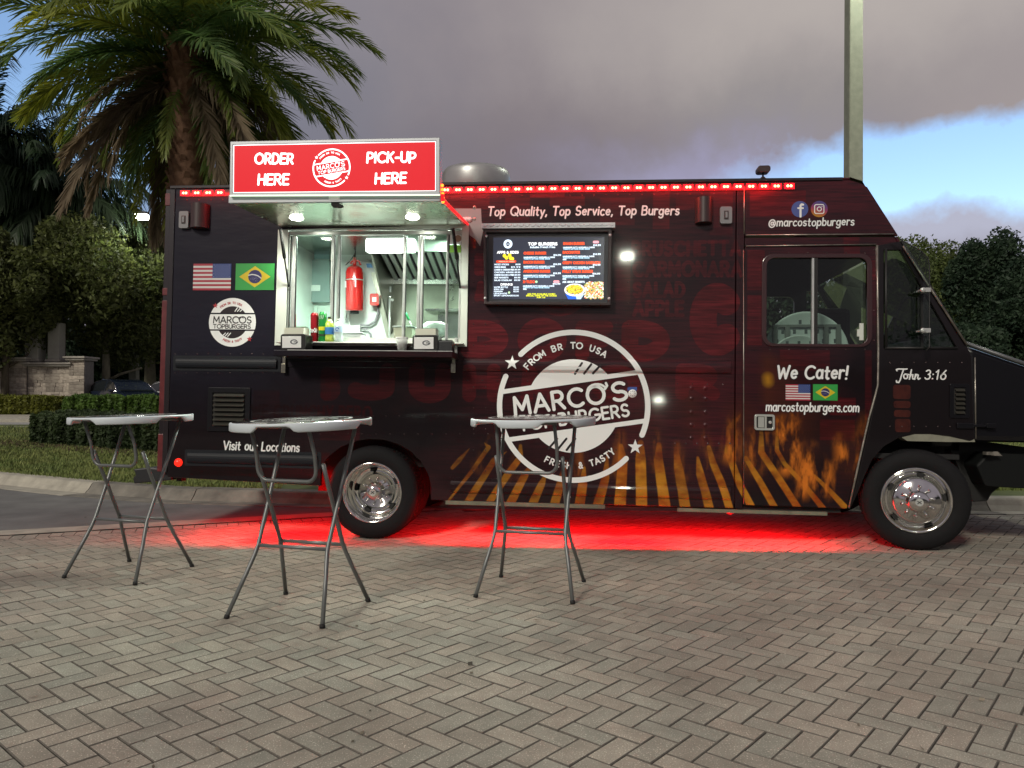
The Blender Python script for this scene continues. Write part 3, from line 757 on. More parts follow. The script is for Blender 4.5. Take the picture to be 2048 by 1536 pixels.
def tree(Y, px, pytop, pybot, rpx, label, lm=0, n=9000, name='broadleaf_tree', trunk=True, bark=None, size=.15, nb=7, seed=1, bend=0, tr=.14, group=None, gz=None, fork=None):
    cx = (px - 1024) / FPX * Y; zt = CAMH + (790 - pytop) * Y / FPX; zb = CAMH + (790 - pybot) * Y / FPX; r = rpx * Y / FPX
    z0 = (hp(Y) if gz is None else gz) - .05
    t = empty(name, (cx, Y, z0), 0, label, 'tree', group); rr = random.Random(seed)
    cz = (zt + zb) / 2 - z0; hz = (zt - zb) / 2; bl = [(0, 0, cz, r * .7, r * .7, hz * .75)]
    for i in range(nb):
        a = 2 * pi * i / nb + rr.random(); q = rr.uniform(.45, .8); e = rr.uniform(-.7, .75)
        s = rr.uniform(.28, .5); bl.append((cos(a) * r * q * sqrt(1 - e * e * .6), sin(a) * r * q * .9, cz + e * hz, r * s, r * s, hz * s * .9))
    leaf_cloud('crown', bl, n, size, LM[lm] if isinstance(lm, int) else lm, t, seed)
    if trunk:
        b = MB(); top = cz + hz * .2
        b.tube([(0, 0, 0), (bend * .3, 0, top * .35), (bend, 0, top * .7), (bend * .8, 0, top)], [tr * 1.35, tr, tr * .75, tr * .3], 10)
        for i in range(6):
            a = rr.random() * 2 * pi; z = top * rr.uniform(.35, .75); L_ = r * rr.uniform(.5, .9)
            b.tube([(bend * .7, 0, z), (bend * .7 + cos(a) * L_ * .5, sin(a) * L_ * .5, z + L_ * .35), (cos(a) * L_, sin(a) * L_, z + L_ * .8)], [tr * .5, tr * .35, tr * .12], 6)
        if fork: b.tube([(0, 0, fork[0]), (fork[1] * .4, 0, fork[0] + .35), (fork[1], 0, fork[0] + .65)], [tr * .55, tr * .4, tr * .25], 7)
        b.build('trunk', bark or M_bark, t)
    return t
tree(37, 212, 430, 712, 140, 'round leafy tree with forked pale trunk right of the stone wall', 0, 42000, bark=M_barkl, tr=.17, seed=3, size=.115, nb=11, fork=(1.6, 1.7))
tree(33.4, 10, 480, 722, 104, 'olive green tree hanging over the left end of the stone wall', 0, 36000, seed=5, nb=11, size=.115)
tree(42, 300, 430, 735, 85, 'tall narrow tree behind the lit street lamp', 0, 24000, seed=8, bark=M_barkl, tr=.27, nb=8, size=.12)
tree(43, 120, 400, 640, 130, 'dark tree rising behind the drooping palm at far left', 1, 20000, seed=18, nb=8, size=.14)
# right hand side
for i, (Y, px, a, c, r, lm, lb) in enumerate([
        (40, 1822, 480, 760, 70, 2, 'light green tree just right of the truck windscreen'),
        (44, 1895, 498, 770, 80, 2, 'bushy green tree second from the truck windscreen'),
        (38, 1975, 482, 770, 62, 1, 'dark tree with spiky top near the right edge'),
        (36, 2060, 500, 780, 90, 1, 'dark blue green tree cut by the right edge of the photo'),
        (46, 1740, 540, 770, 80, 0, 'olive tree seen through the cab windows'),
        (35, 1900, 640, 800, 120, 1, 'low dark tree below the taller trees, behind the hood'),
        (42, 2150, 470, 780, 100, 1, 'tall dark tree beyond the right edge')]):
    tree(Y, px, a, c, r, lb, lm, 26000, seed=20 + i, size=.10, nb=10, group='trees beyond the right end of the truck')
# spiky leaders on the right hand tree line
def woods(name, x0, x1, Y, h0, h1, n, m, seed, label):
    r = np.random.RandomState(seed); bl = []
    k = int((x1 - x0) / 2.2)
    for i in range(k):
        h = r.uniform(h0, h1); bl.append((x0 + (i + .5) * (x1 - x0) / k, Y + r.uniform(-1.5, 1.5), h * .5, 2.0, 1.6, h * .52))
    tag(leaf_cloud(name, bl, n, .24, m, None, seed, .3, 30, .4), label, 'woods', kind='stuff')
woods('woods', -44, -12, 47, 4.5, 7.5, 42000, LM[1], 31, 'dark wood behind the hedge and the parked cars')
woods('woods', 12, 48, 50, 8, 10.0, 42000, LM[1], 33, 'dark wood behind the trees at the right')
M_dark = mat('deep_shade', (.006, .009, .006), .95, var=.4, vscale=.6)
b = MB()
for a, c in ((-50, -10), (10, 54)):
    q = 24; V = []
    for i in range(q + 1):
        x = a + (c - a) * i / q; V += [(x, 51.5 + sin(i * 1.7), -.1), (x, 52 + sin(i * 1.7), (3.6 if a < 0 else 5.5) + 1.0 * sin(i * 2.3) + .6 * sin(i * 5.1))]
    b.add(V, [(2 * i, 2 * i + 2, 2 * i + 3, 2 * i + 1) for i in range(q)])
o = b.build('shade_backdrop', M_dark, flip=False); o['kind'] = 'structure'  # upright dark sheets, coloured as the shade between the trees

# hedges
M_hy = leafmat('leaf_variegated', (.10, .12, .02), (.22, .23, .05)); M_hg = leafmat('leaf_hedge', (.065, .13, .028), (.13, .21, .05)); M_hd = leafmat('leaf_box', (.032, .052, .024), (.07, .10, .042))
def hedge(p0, p1, w, h, n, size, m, label, seed, z0=None):
    r = np.random.RandomState(seed); p0 = np.array(p0); p1 = np.array(p1); L_ = np.linalg.norm(p1 - p0); d = (p1 - p0) / L_; nn = np.array([-d[1], d[0]])
    t = r.rand(n) * L_; face = r.rand(n); bump = .06 * np.sin(t * 5 + seed) + .05 * np.sin(t * 11.3) + .04 * np.sin(t * 23)
    s = np.where(face < .45, -w / 2 + r.rand(n) ** 2 * .14, np.where(face < .6, w / 2 - r.rand(n) ** 2 * .14, (r.rand(n) - .5) * w))
    z = np.where(face < .6, r.rand(n) * h, h - r.rand(n) ** 2 * .14) + bump * .7; s = s + bump
    e = np.minimum(t, L_ - t); s = s * np.clip(.35 + e / .5, 0, 1); z = z * np.clip(.72 + e / 1.2, 0, 1)
    P = np.stack([p0[0] + d[0] * t + nn[0] * s, p0[1] + d[1] * t + nn[1] * s, z], 1)
    zz = np.array([(lawn_z(x, y) if z0 is None else z0) for x, y in P[:, :2]]); P[:, 2] += zz
    u = r.randn(n, 3); u /= np.linalg.norm(u, axis=1)[:, None]; v = np.cross(u, r.randn(n, 3)); v /= np.linalg.norm(v, axis=1)[:, None]
    q = size * (.5 + r.rand(n, 1)); u *= q; v *= q * .55
    e_ = empty('hedge', ((p0[0] + p1[0]) / 2, (p0[1] + p1[1]) / 2, lawn_z(*((p0 + p1) / 2)) if z0 is None else z0), 0, label, 'hedge')
    c = np.array(e_.location)
    quads_mesh('foliage', np.stack([P - u, P - v, P + u, P + v], 1) - c, m, e_)
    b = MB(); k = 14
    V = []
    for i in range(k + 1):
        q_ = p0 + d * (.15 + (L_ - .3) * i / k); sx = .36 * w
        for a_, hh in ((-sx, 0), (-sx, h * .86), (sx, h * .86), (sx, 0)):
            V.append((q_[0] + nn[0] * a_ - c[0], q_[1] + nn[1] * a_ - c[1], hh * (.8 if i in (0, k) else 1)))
    b.add(V, [(4 * i + j, 4 * i + j + 1, 4 * i + 5 + j, 4 * i + 4 + j) for i in range(k) for j in range(3)]); b.build('shade_core', M_dark, e_, flip=False)  # dark box inside the leaves, inner shade put into its colour
    return e_
hedge((-26, 32.3), (-18.8, 32.3), 1.1, .82, 15000, .07, M_hy, 'yellow green variegated hedge below the stone wall', 3, .36)
hedge((-18.75, 32.3), (-9.5, 32.5), 1.1, .84, 16000, .07, M_hg, 'green clipped hedge in front of the parked cars', 4, .36)
hedge((-10.75, 17.9), (-3.6, 13.4), 1.2, .62, 34000, .045, M_hd, 'dark clipped box hedge on the grass island', 5)
M_mulch = mat('mulch', (.05, .035, .02), .95, col2=(.11, .08, .045), vscale=14, island=.4)
V = []
for i in range(5200):
    t = random.random(); x = -11.6 + 8.6 * t + random.gauss(0, .25); y = 17.5 - 5.0 * t + random.gauss(0, .34)
    if y < gut(x) + .7: continue
    a = random.uniform(0, pi); r = random.uniform(.015, .05); c = np.array([x, y, lawn_z(x, y) + .02])
    u = np.array([cos(a) * r, sin(a) * r, random.uniform(-.3, .3) * r]); w = np.array([-sin(a) * r * .6, cos(a) * r * .6, random.uniform(-.3, .6) * r]); V.append([c - u, c - w, c + u, c + w])
tag(quads_mesh('mulch', np.array(V), M_mulch), 'dry brown leaves under the dark clipped hedge', 'mulch', kind='stuff')

# ------------------------------------------------------------------ palms
def frond_mesh(name, L_, a0, droop, nl, ll, w, lm, phi0=66, phi1=22, vup=18, ldroop=.35, seed=0, power=1.4, twist=0):
    r = np.random.RandomState(seed); n = 26; P = [np.array([0., 0, 0])]; T = []
    for i in range(n):
        s = (i + .5) / n; e = radians(a0 - droop * s ** power); t = np.array([cos(e), twist * s * .3, sin(e)]); t /= np.linalg.norm(t); T.append(t); P.append(P[-1] + t * L_ / n)
    T.append(T[-1]); P = np.array(P); T = np.array(T)
    Q = []
    for i in range(nl):
        s = .10 + .90 * (i + r.rand() * .5) / nl; k = min(n - 1, int(s * n)); f = s * n - k; p = P[k] * (1 - f) + P[k + 1] * f; t = T[k]
        up = np.array([-t[2], 0, t[0]]); phi = radians(phi0 + (phi1 - phi0) * s + r.randn() * 5); le = ll * (.45 + .75 * sin(pi * min(1, .12 + s * .86)) ** .7) * (1 + .12 * r.randn())
        for sg in (1, -1):
            vu = radians(vup + r.randn() * 14)
            d = t * cos(phi) + (np.array([0, sg * cos(vu), 0]) + up * sin(vu)) * sin(phi); d /= np.linalg.norm(d)
            m1 = p + d * le * .5 + np.array([0, 0, -ldroop * .12 * le]); m2 = p + d * le * .95 + np.array([0, 0, -ldroop * .6 * le]) + r.randn(3) * .02 * le
            wd = np.cross(d, up + .3 * r.randn(3)); wd /= np.linalg.norm(wd) + 1e-6; wd = wd * w
            Q.append([p - wd * .5, p + wd * .5, m1 + wd, m1 - wd]); Q.append([m1 - wd, m1 + wd, m2 + wd * .15, m2 - wd * .15])
    Q = np.array(Q)
    for i in range(n):
        a, c = P[i], P[i + 1]; rr = .030 * (1 - i / n) + .006; y = np.array([0, rr, 0]); z = np.array([0, 0, -rr])
        Q = np.concatenate([Q, np.array([[a - y, a + z, c + z, c - y], [a + z, a + y, c + y, c + z], [a - y, a + y, c + y, c - y]])])
    o = quads_mesh(name, Q, lm); me = o.data; bpy.data.objects.remove(o); return me
def frondmat(name, c1, c2, rough=.5):
    m = mat(name, c1, rough, spec=.4); t = m.node_tree; L = t.links; bs = t.nodes['Principled BSDF']
    oi = N(t, 'ShaderNodeObjectInfo'); g = N(t, 'ShaderNodeNewGeometry'); tcn = N(t, 'ShaderNodeTexCoord')
    ln = N(t, 'ShaderNodeVectorMath', operation='LENGTH'); L.new(tcn.outputs['Object'], ln.inputs[0])
    dv = N(t, 'ShaderNodeMath', operation='MULTIPLY'); L.new(ln.outputs['Value'], dv.inputs[0]); dv.inputs[1].default_value = .16
    a = N(t, 'ShaderNodeMath', operation='ADD'); L.new(dv.outputs[0], a.inputs[0])
    b_ = N(t, 'ShaderNodeMath', operation='MULTIPLY_ADD'); L.new(oi.outputs['Random'], b_.inputs[0]); b_.inputs[1].default_value = .9; b_.inputs[2].default_value = -.55; L.new(b_.outputs[0], a.inputs[1])
    c_ = N(t, 'ShaderNodeMath', operation='MULTIPLY_ADD'); c_.use_clamp = True; L.new(g.outputs['Random Per Island'], c_.inputs[0]); c_.inputs[1].default_value = .35; L.new(a.outputs[0], c_.inputs[2])
    mx = N(t, 'ShaderNodeMix', data_type='RGBA'); L.new(c_.outputs[0], mx.inputs[0]); mx.inputs[6].default_value = (*c1, 1); mx.inputs[7].default_value = (*c2, 1); L.new(mx.outputs[2], bs.inputs['Base Color'])
    return leafy(m, .42, 1.5)
M_fr = frondmat('frond_green', (.095, .17, .060), (.32, .34, .06)); M_dead = frondmat('frond_dead', (.15, .115, .075), (.30, .24, .16), .85)
M_fr2 = frondmat('frond_dark', (.014, .032, .02), (.045, .075, .035))
def set_frond(parent, me, az_, z=0, roll=0, sc=1, rad=.16, name='frond', label=None):
    o = bpy.data.objects.new(name, me); COL.objects.link(o); o.parent = parent; o.location = (cos(az_) * rad, sin(az_) * rad, z)
    o.rotation_euler = (roll, 0, az_); o.scale = (sc, sc, sc)
    if label: o['label'] = label
    return o
PY = 14.0; pc = atY(372, 48, PY)
palm = empty('date_palm', (pc[0], PY, lawn_z(pc[0], PY) - .02), 0, 'date palm with broad arching crown rising behind the rear of the truck', 'palm tree')
hz_ = pc[2] - palm.location.z
tiers = [(80, 40, 7, 3.0), (64, 54, 11, 3.5), (48, 64, 14, 3.8), (30, 70, 17, 3.9), (12, 66, 18, 3.8), (-6, 58, 17, 3.5), (-24, 50, 15, 3.2), (-40, 42, 10, 2.8)]
for ti, (a0, dr, cnt, L_) in enumerate(tiers):
    ms = [frond_mesh('frond', L_ * q, a0, dr, 84, .46, .017, M_fr, seed=ti * 3 + s, twist=tw) for s, (q, tw) in enumerate(((.86, .3), (.80, -.4)))]
    for k in range(cnt):
        az_ = 2 * pi * (k + .37 * ti) / cnt + random.gauss(0, .09); off_ = abs((az_ + pi / 2 + pi) % (2 * pi) - pi)
        if (a0 <= -24 and off_ < .6) or (a0 <= -6 and off_ < .32): continue      # the trunk shows between the hanging fronds
        set_frond(palm, ms[k % 2], az_, hz_ - .11 * ti + random.gauss(0, .05), random.gauss(0, .25), random.uniform(.9, 1.06))
for k, (a0, dr, L_, n_) in enumerate(((-30, 50, 3.5, 13), (-46, 38, 3.1, 12))):
    me_ = frond_mesh('frond', L_, a0, dr, 90, .40, .018, M_dead, phi0=38, phi1=12, vup=0, seed=50 + k)
    for q in range(n_):
        az_ = 2 * pi * (q + .4 * k) / n_ + random.gauss(0, .15)
        if abs((az_ + pi / 2 + pi) % (2 * pi) - pi) < .38: continue
        set_frond(palm, me_, az_, hz_ - .85 - .15 * k, random.gauss(0, .3), random.uniform(.8, 1.05), label='dry brown hanging frond' if q == 0 else None)
me_ = frond_mesh('frond', 2.1, -50, 38, 60, .30, .013, M_fr, phi0=50, phi1=20, seed=60)
for q in range(12): set_frond(palm, me_, 2 * pi * q / 12 + random.gauss(0, .1), hz_ - 1.2 - random.random() * .9, 0, random.uniform(.7, 1.0), .26)
M_boot = mat('palm_boot', (.15, .075, .045), .9, col2=(.33, .19, .12), vscale=9, bump=.6, bscale=40, bdist=.01)
b = MB(); b.tube([(0, 0, 0), (0, 0, 1.5), (.02, 0, 4), (0, 0, hz_ - .8), (0, 0, hz_ + .3)], [.36, .28, .26, .33, .22], 20); b.build('trunk', M_boot, palm)
b = MB()
for i in range(330):
    z = .2 + (hz_ - .4) * i / 330; a = i * 2.39996; R0 = .27 + (.07 if z > hz_ - 1.5 else 0)
    c, s = cos(a), sin(a); wv = .075; hh = .16
    p = lambda u, r, zz: (c * r - s * u, s * r + c * u, zz)
    b.add([p(-wv, R0 - .02, z), p(wv, R0 - .02, z), p(wv * .5, R0 + .07, z + hh), p(-wv * .5, R0 + .07, z + hh), p(0, R0 - .03, z - .1), p(0, R0 - .02, z + hh * .9)], [(0, 1, 2, 3), (0, 4, 1), (0, 3, 5), (1, 5, 2), (3, 2, 5)])
b.build('boots', M_boot, palm, kind='stuff')
def palm2(px, py, Y, L_, cnt, label, tr=.16, seed=0, lo=-25):
    c = atY(px, py, Y); g0 = lawn_z(c[0], Y) if Y < 22 else hp(Y)
    p = empty('feather_palm', (c[0], Y, g0 - .02), 0, label, 'palm tree', 'dark feather palms at far left'); h = c[2] - p.location.z
    ang = [70, 45, 22, 0, lo]
    for ti, a0 in enumerate(ang):
        me_ = frond_mesh('frond', L_, a0, 75 - 6 * ti, 64, .95, .040, M_fr2, phi0=60, phi1=24, vup=-14, ldroop=1.1, seed=seed + ti)
        for k in range(cnt): set_frond(p, me_, 2 * pi * (k + .31 * ti) / cnt + random.gauss(0, .12), h, random.gauss(0, .2), random.uniform(.85, 1.08), .12)
    b = MB(); b.tube([(0, 0, 0), (.05, 0, h * .5), (0, 0, h)], [tr * 1.3, tr, tr * .9], 12); b.build('trunk', M_bark, p)
palm2(125, 385, 37.5, 4.9, 8, 'dark feather palm with drooping fronds below the date palm crown', seed=70)
palm2(-20, 290, 36, 5.0, 8, 'dark feather palm cut by the left edge of the photo', seed=80)

# ------------------------------------------------------------------ stone wall, columns, cars, barrier, lamp posts
SY = 34.0
def Xp(px, Y): return (px - 1024) / FPX * Y
def Zp(py, Y): return CAMH + (790 - py) * Y / FPX
M_stone = mat('stone', (.27, .225, .19), .9, col2=(.52, .47, .39), vscale=2.3, bump=.6, bscale=18, bdist=.01, objrand=.35)
M_mort = mat('mortar', (.20, .19, .17), .95, var=.2); M_cap = mat('cap_stone', (.36, .34, .30), .85, var=.15, vscale=4)
wall = empty('stone_wall', (Xp(60, SY), SY, .36), 0, 'low wall of mixed tan and grey stones with a pale cap', 'wall')
ox, oz = wall.location.x, wall.location.z
def wx(px): return Xp(px, SY) - ox
def wz(py): return Zp(py, SY) - oz
segs = [(-140, 4, 722, .0), (4, 55, 718, -.12), (55, 140, 728, .0), (140, 171, 716, -.12)]
b = MB()
for x0, x1, zt, yo in segs: b.box(wx(x0) + .02, wx(x1) - .02, yo + .05, .7, 0, wz(zt + 5))
b.build('mortar_core', M_mort, wall)
rs = random.Random(4)
stones = []
for x0, x1, zt, yo in segs:
    z = .02
    while z < wz(zt + 5) - .06:
        h = rs.choice([.13, .17, .22, .28]); h = min(h, wz(zt + 5) - z)
        x = wx(x0)
        while x < wx(x1) - .03:
            w = min(rs.uniform(.16, .5) * (1.3 if h > .2 else 1), wx(x1) - x)
            if wx(x1) - x - w < .1: w = wx(x1) - x
            if h > .2 and rs.random() < .4:
                stones.append((x, x + w, z, z + h / 2, yo)); stones.append((x, x + w, z + h / 2, z + h, yo))
            else: stones.append((x, x + w, z, z + h, yo))
            x += w
        z += h
stones = [s_ for s_ in stones if s_[0] > wx(-70)]
stones.sort(key=lambda s_: -(s_[1] - s_[0]) * (s_[3] - s_[2]) - (1 if s_[0] > wx(-10) and s_[2] > .5 else 0))
ub_ = MB().box(-.5, .5, -.5, .5, -.5, .5).build('stone', M_stone, bevel=0); ume = ub_.data; bpy.data.objects.remove(ub_)
bb = MB()
for i, (x0, x1, z0, z1, yo) in enumerate(stones):
    g_ = .012; d_ = rs.uniform(.0, .035)
    if i < 295:
        o = bpy.data.objects.new('stone', ume); COL.objects.link(o); o.parent = wall; o.location = ((x0 + x1) / 2, yo + .05 - d_ / 2, (z0 + z1) / 2); o.scale = (x1 - x0 - g_, .06 + d_, z1 - z0 - g_); o.rotation_euler = (0, rs.gauss(0, .01), 0)
    else: bb.box(x0 + g_ / 2, x1 - g_ / 2, yo - d_, yo + .08, z0 + g_ / 2, z1 - g_ / 2)
if bb.v: bb.build('stone_rest', M_stone, wall, kind='stuff')
for x0, x1, zt, yo in segs:
    b = MB(); b.box(wx(x0) - .08, wx(x1) + .08, yo - .16, .85, wz(zt + 5), wz(zt + 1)); b.box(wx(x0) - .14, wx(x1) + .14, yo - .24, .92, wz(zt + 1), wz(zt - 3)); b.build('cap_slab', M_cap, wall, bevel=.015)
M_pale = mat('pale_render', (.34, .34, .30), .8, var=.12, vscale=2)
for x0, x1, ztop, lb in ((57, 84, 632, 'left pale square column rising above the stone wall'), (101, 124, 645, 'right pale square column rising above the stone wall, half hidden by leaves')):
    c = empty('square_column', (Xp((x0 + x1) / 2, SY + .4), SY + .4, Zp(724, SY + .4)), 0, lb, 'column', 'pale columns above the stone wall'); w = (x1 - x0) / 2 * SY / FPX; h = (724 - ztop) * SY / FPX
    MB().box(-w, w, -w, w, .12, h).build('shaft', M_pale, c, bevel=.02); MB().box(-w - .08, w + .08, -w - .08, w + .08, 0, .12).build('base', M_cap, c, bevel=.02)
M_oran = mat('orange_mesh', (.40, .07, .03), .8, var=.25, vscale=9)
bar = empty('safety_barrier', (Xp(182, 35), 35, .36), 0, 'red orange plastic safety barrier beside the stone wall', 'barrier')
w = 16 * 35 / FPX
b = MB(); b.prism([(-w, .1), (w, .1), (w, 1.05), (w * .2, 1.32), (-w, 1.18)], -.02, .02); b.build('panel', M_oran, bar); 
for q in (-w, w): MB().box(q - .03, q + .03, -.05, .05, 0, 1.1).build('post', M_oran, bar)

M_carb = mat('car_paint_navy', (.012, .02, .04), .25, coat=1, spec=.6); M_glass_d = mat('car_glass', (.012, .016, .018), .06, spec=.9); M_chr = mat('chrome', (.75, .75, .74), .10, metal=1)
M_tyre = mat('tyre_rubber', (.007, .007, .008), .8, spec=.25, var=.25, vscale=30, bump=.15, bscale=160); M_carw = mat('car_paint_white', (.6, .62, .62), .3, coat=1); M_head = mat('headlamp_glass', (.6, .6, .6), .1, spec=.9)
def car(px, Y, rz, paint, label):
    c = empty('parked_car', (Xp(px, Y), Y, hp(Y)), rz, label, 'car', 'cars parked behind the green hedge')
    prof = [(-2.35, .45), (-2.38, .85), (-2.25, 1.02), (-1.3, 1.08), (1.2, 1.05), (2.15, .88), (2.38, .62), (2.35, .35)]
    b = MB(); b.prism(prof + [(1.95, .3), (1.8, .6), (1.45, .74), (1.1, .6), (.95, .3), (-.95, .3), (-1.1, .6), (-1.45, .74), (-1.8, .6), (-1.95, .3)], -.9, .9); b.build('body', paint, c, bevel=.05)
    roof = [(-1.95, 1.03), (-1.25, 1.50), (-.6, 1.60), (.15, 1.59), (.62, 1.46), (1.28, 1.04)]
    b = MB(); n = len(roof); V = []
    for yy in (-1, 1):
        for x, z in roof: V.append((x, yy * (.84 - (z - 1.03) * .32), z))
    b.add(V, [tuple(range(n)), tuple(range(2 * n - 1, n - 1, -1))] + [(i, i + 1, n + i + 1, n + i) for i in range(n - 1)]); b.build('cabin', paint, c, bevel=.03)
    for yy, nm in ((-1, 'side_window'), (1, 'side_window')):
        f = lambda x, z: (x, yy * (.845 - (z - 1.03) * .32), z)
        b = MB(); b.add([f(-1.72, 1.10), f(-1.2, 1.43), f(-.55, 1.53), (f(-.08, 1.53)), f(-.12, 1.08)], [(0, 1, 2, 3, 4)]); b.add([f(-.02, 1.08), f(.0, 1.53), f(.2, 1.52), f(.58, 1.4), f(1.05, 1.08)], [(0, 1, 2, 3, 4)]); b.build(nm, M_glass_d, c, flip=False)
        b = MB(); g = lambda x, z: (x, yy * (.86 - (z - 1.03) * .32), z); b.tube([g(-1.8, 1.07), g(-1.2, 1.47), g(-.55, 1.57), g(.18, 1.56), g(.62, 1.43), g(1.15, 1.07)], .014, 6); b.tube([g(-1.8, 1.07), g(1.15, 1.07)], .014, 6); b.build('window_trim', M_chr, c)
    b = MB(); b.add([(.22, -.60, 1.585), (.22, .60, 1.585), (1.27, .72, 1.065), (1.27, -.72, 1.065)], [(0, 1, 2, 3)]); b.build('windscreen', M_glass_d, c, flip=False)
    for x in (-1.45, 1.45):
        for yy in (-.9, .9):
            sg = 1 if yy < 0 else -1; b = MB(); b.lathe([(.0, .0), (.2, .0), (.22, .03), (.33, .03), (.34, 0), (.34, -.2), (0, -.2)], (x, yy, .34), 'y', 20); w_ = b.build('wheel', M_tyre, c)
            b = MB(); b.lathe([(0, .045 * sg if 0 else .035), (.2, .035), (.21, .02)], (x, yy, .34), 'y', 16); o = b.build('rim', M_chr, w_)
    for yy in (-.95, .95): MB().box(.72, .92, yy - .09, yy + .09, 1.02, 1.14).build('mirror', paint, c, bevel=.03)
    for yy in (-.62, .62): MB().box(2.18, 2.36, yy - .18, yy + .18, .66, .80).build('headlight', M_head, c, bevel=.03)
    return c
car(248, 34.2, radians(-38), M_carb, 'dark navy sedan with chrome window trim behind the green hedge')
car(368, 36.5, radians(-30), M_carw, 'white car peeking out beside the rear of the truck')

M_polec = mat('pole_concrete', (.22, .235, .185), .85, var=.14, vscale=10, bump=.25, bscale=120)
M_lamp = mat('lamp_glow', (1, 1, .9), .5, emis=(1, 1, .88), es=45); M_metal_d = mat('dark_metal', (.05, .05, .05), .5, metal=.6)
def lamp_post(base, H, w0, w1, arm, label, energy, lens=None, lean=0, aim=None, group='street lamps', spot=True, size=.5):
    p = empty('street_lamp', base, 0, label, 'street lamp', group)
    b = MB(); ln = lean * H
    V = [(s * w0, t * w0, 0) for s, t in ((-1, -1), (1, -1), (1, 1), (-1, 1))] + [(s * w1 + ln, t * w1, H) for s, t in ((-1, -1), (1, -1), (1, 1), (-1, 1))]
    b.add(V, [(0, 1, 5, 4), (1, 2, 6, 5), (2, 3, 7, 6), (3, 0, 4, 7), (4, 5, 6, 7), (3, 2, 1, 0)]); b.build('pole', M_polec, p, bevel=.02)
    MB().box(-w0 - .06, w0 + .06, -w0 - .06, w0 + .06, 0, .12).build('base', M_polec, p, bevel=.02)
    hx, hy = arm
    b = MB(); b.tube([(ln, 0, H - .15), (ln + hx * .5, hy * .5, H - .02), (ln + hx, hy, H)], .04, 8); b.build('arm', M_metal_d, p)
    b = MB(); b.box(ln + hx - .28, ln + hx + .28, hy - .18, hy + .18, H - .02, H + .09); hd = b.build('lamp_head', M_metal_d, p, bevel=.02)
    b = MB(); b.box(ln + hx - .24, ln + hx + .24, hy - .16, hy + .16, H - .24, H - .021); b.build('lens', lens or M_lamp, hd, bevel=.01)
    if not energy: return p
    l = bpy.data.lights.new('lamp_light', 'SPOT'); l.energy = energy; l.color = (.93, 1.0, .80); l.spot_size = radians(150); l.spot_blend = .6; l.shadow_soft_size = .25
    lo = bpy.data.objects.new('lamp_light', l); COL.objects.link(lo); lo.parent = p; lo.location = (ln + hx, hy, H - .12)
    return p
lamp_post((5.74, 13.0, lawn_z(5.74, 13)), 9.4, .128, .112, (.9, -1.3), 'tall square concrete lamp post behind the cab of the truck', 2600, lean=.009)
yl = 39.2; cl_ = atY(284, 428, yl - 3.4)
lamp_post((Xp(268, yl), yl, hp(yl)), cl_[2] - hp(yl), .20, .14, (cl_[0] - Xp(268, yl), -3.4), 'distant lit street lamp among the trees at left', 1900)

M_lampb = mat('lamp_glow_bright', (1, 1, .9), .5, emis=(.95, 1, .82), es=260)
# added unseen surroundings behind the viewer, only for the paintwork to reflect
lamp_post((-.28, -25.0, 0), 9.15, .158, .135, (.0, 1.3), 'lamp post standing in the car park behind the viewer', 0, M_lampb)
lamp_post((1.1, -46.5, 0), 2.95, .158, .135, (.0, 1.3), 'short lamp post at the back of the car park behind the viewer', 0, M_lampb)
woods('woods', -60, 60, -48, 5.5, 8.5, 30000, LM[1], 35, 'added belt of dark trees, unseen behind the viewer, for reflections')
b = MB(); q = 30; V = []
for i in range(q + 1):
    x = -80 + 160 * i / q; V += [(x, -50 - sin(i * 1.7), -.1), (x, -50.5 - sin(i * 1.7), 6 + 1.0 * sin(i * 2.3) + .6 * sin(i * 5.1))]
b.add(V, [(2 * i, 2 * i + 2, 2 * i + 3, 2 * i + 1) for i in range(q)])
o = b.build('shade_backdrop', M_dark, flip=False); o['kind'] = 'structure'  # another upright dark sheet, coloured as shade behind the added trees
b = MB(); b.add([(-60, -48, -.012), (60, -48, -.012), (60, .8, -.012), (-60, .8, -.012)], [(0, 1, 2, 3)]); b.build('car_park', M_asph, kind='structure')
# ------------------------------------------------------------------ the food truck: local x runs to the front, y inwards, z up
TM = Matrix.Translation((-1.225, 6.70, 0)) @ Matrix.Rotation(-.09557, 4, 'Z') @ Matrix.Rotation(.01388, 4, 'Y') @ Matrix.Rotation(-.01871, 4, 'X')
TI = np.array(TM.inverted()); TR, TT = TI[:3, :3], TI[:3, 3]; CO = TR @ np.array([0, 0, CAMH]) + TT
def S(px, py, y=0.0):
    d = TR @ ray(px, py); t = (y - CO[1]) / d[1]; p = CO + t * d
    return (float(p[0]), float(p[2]))
def P3(px, py, y=0.0): a = S(px, py, y); return (a[0], y, a[1])
truck = empty('food_truck', (0, 0, 0), 0, 'black and dark red food truck with open lit serving window and red lights', 'food truck')
truck.matrix_world = TM
def X_(px, py=750, y=0): return S(px, py, y)[0]
def Z_(py, px=1024, y=0): return S(px, py, y)[1]

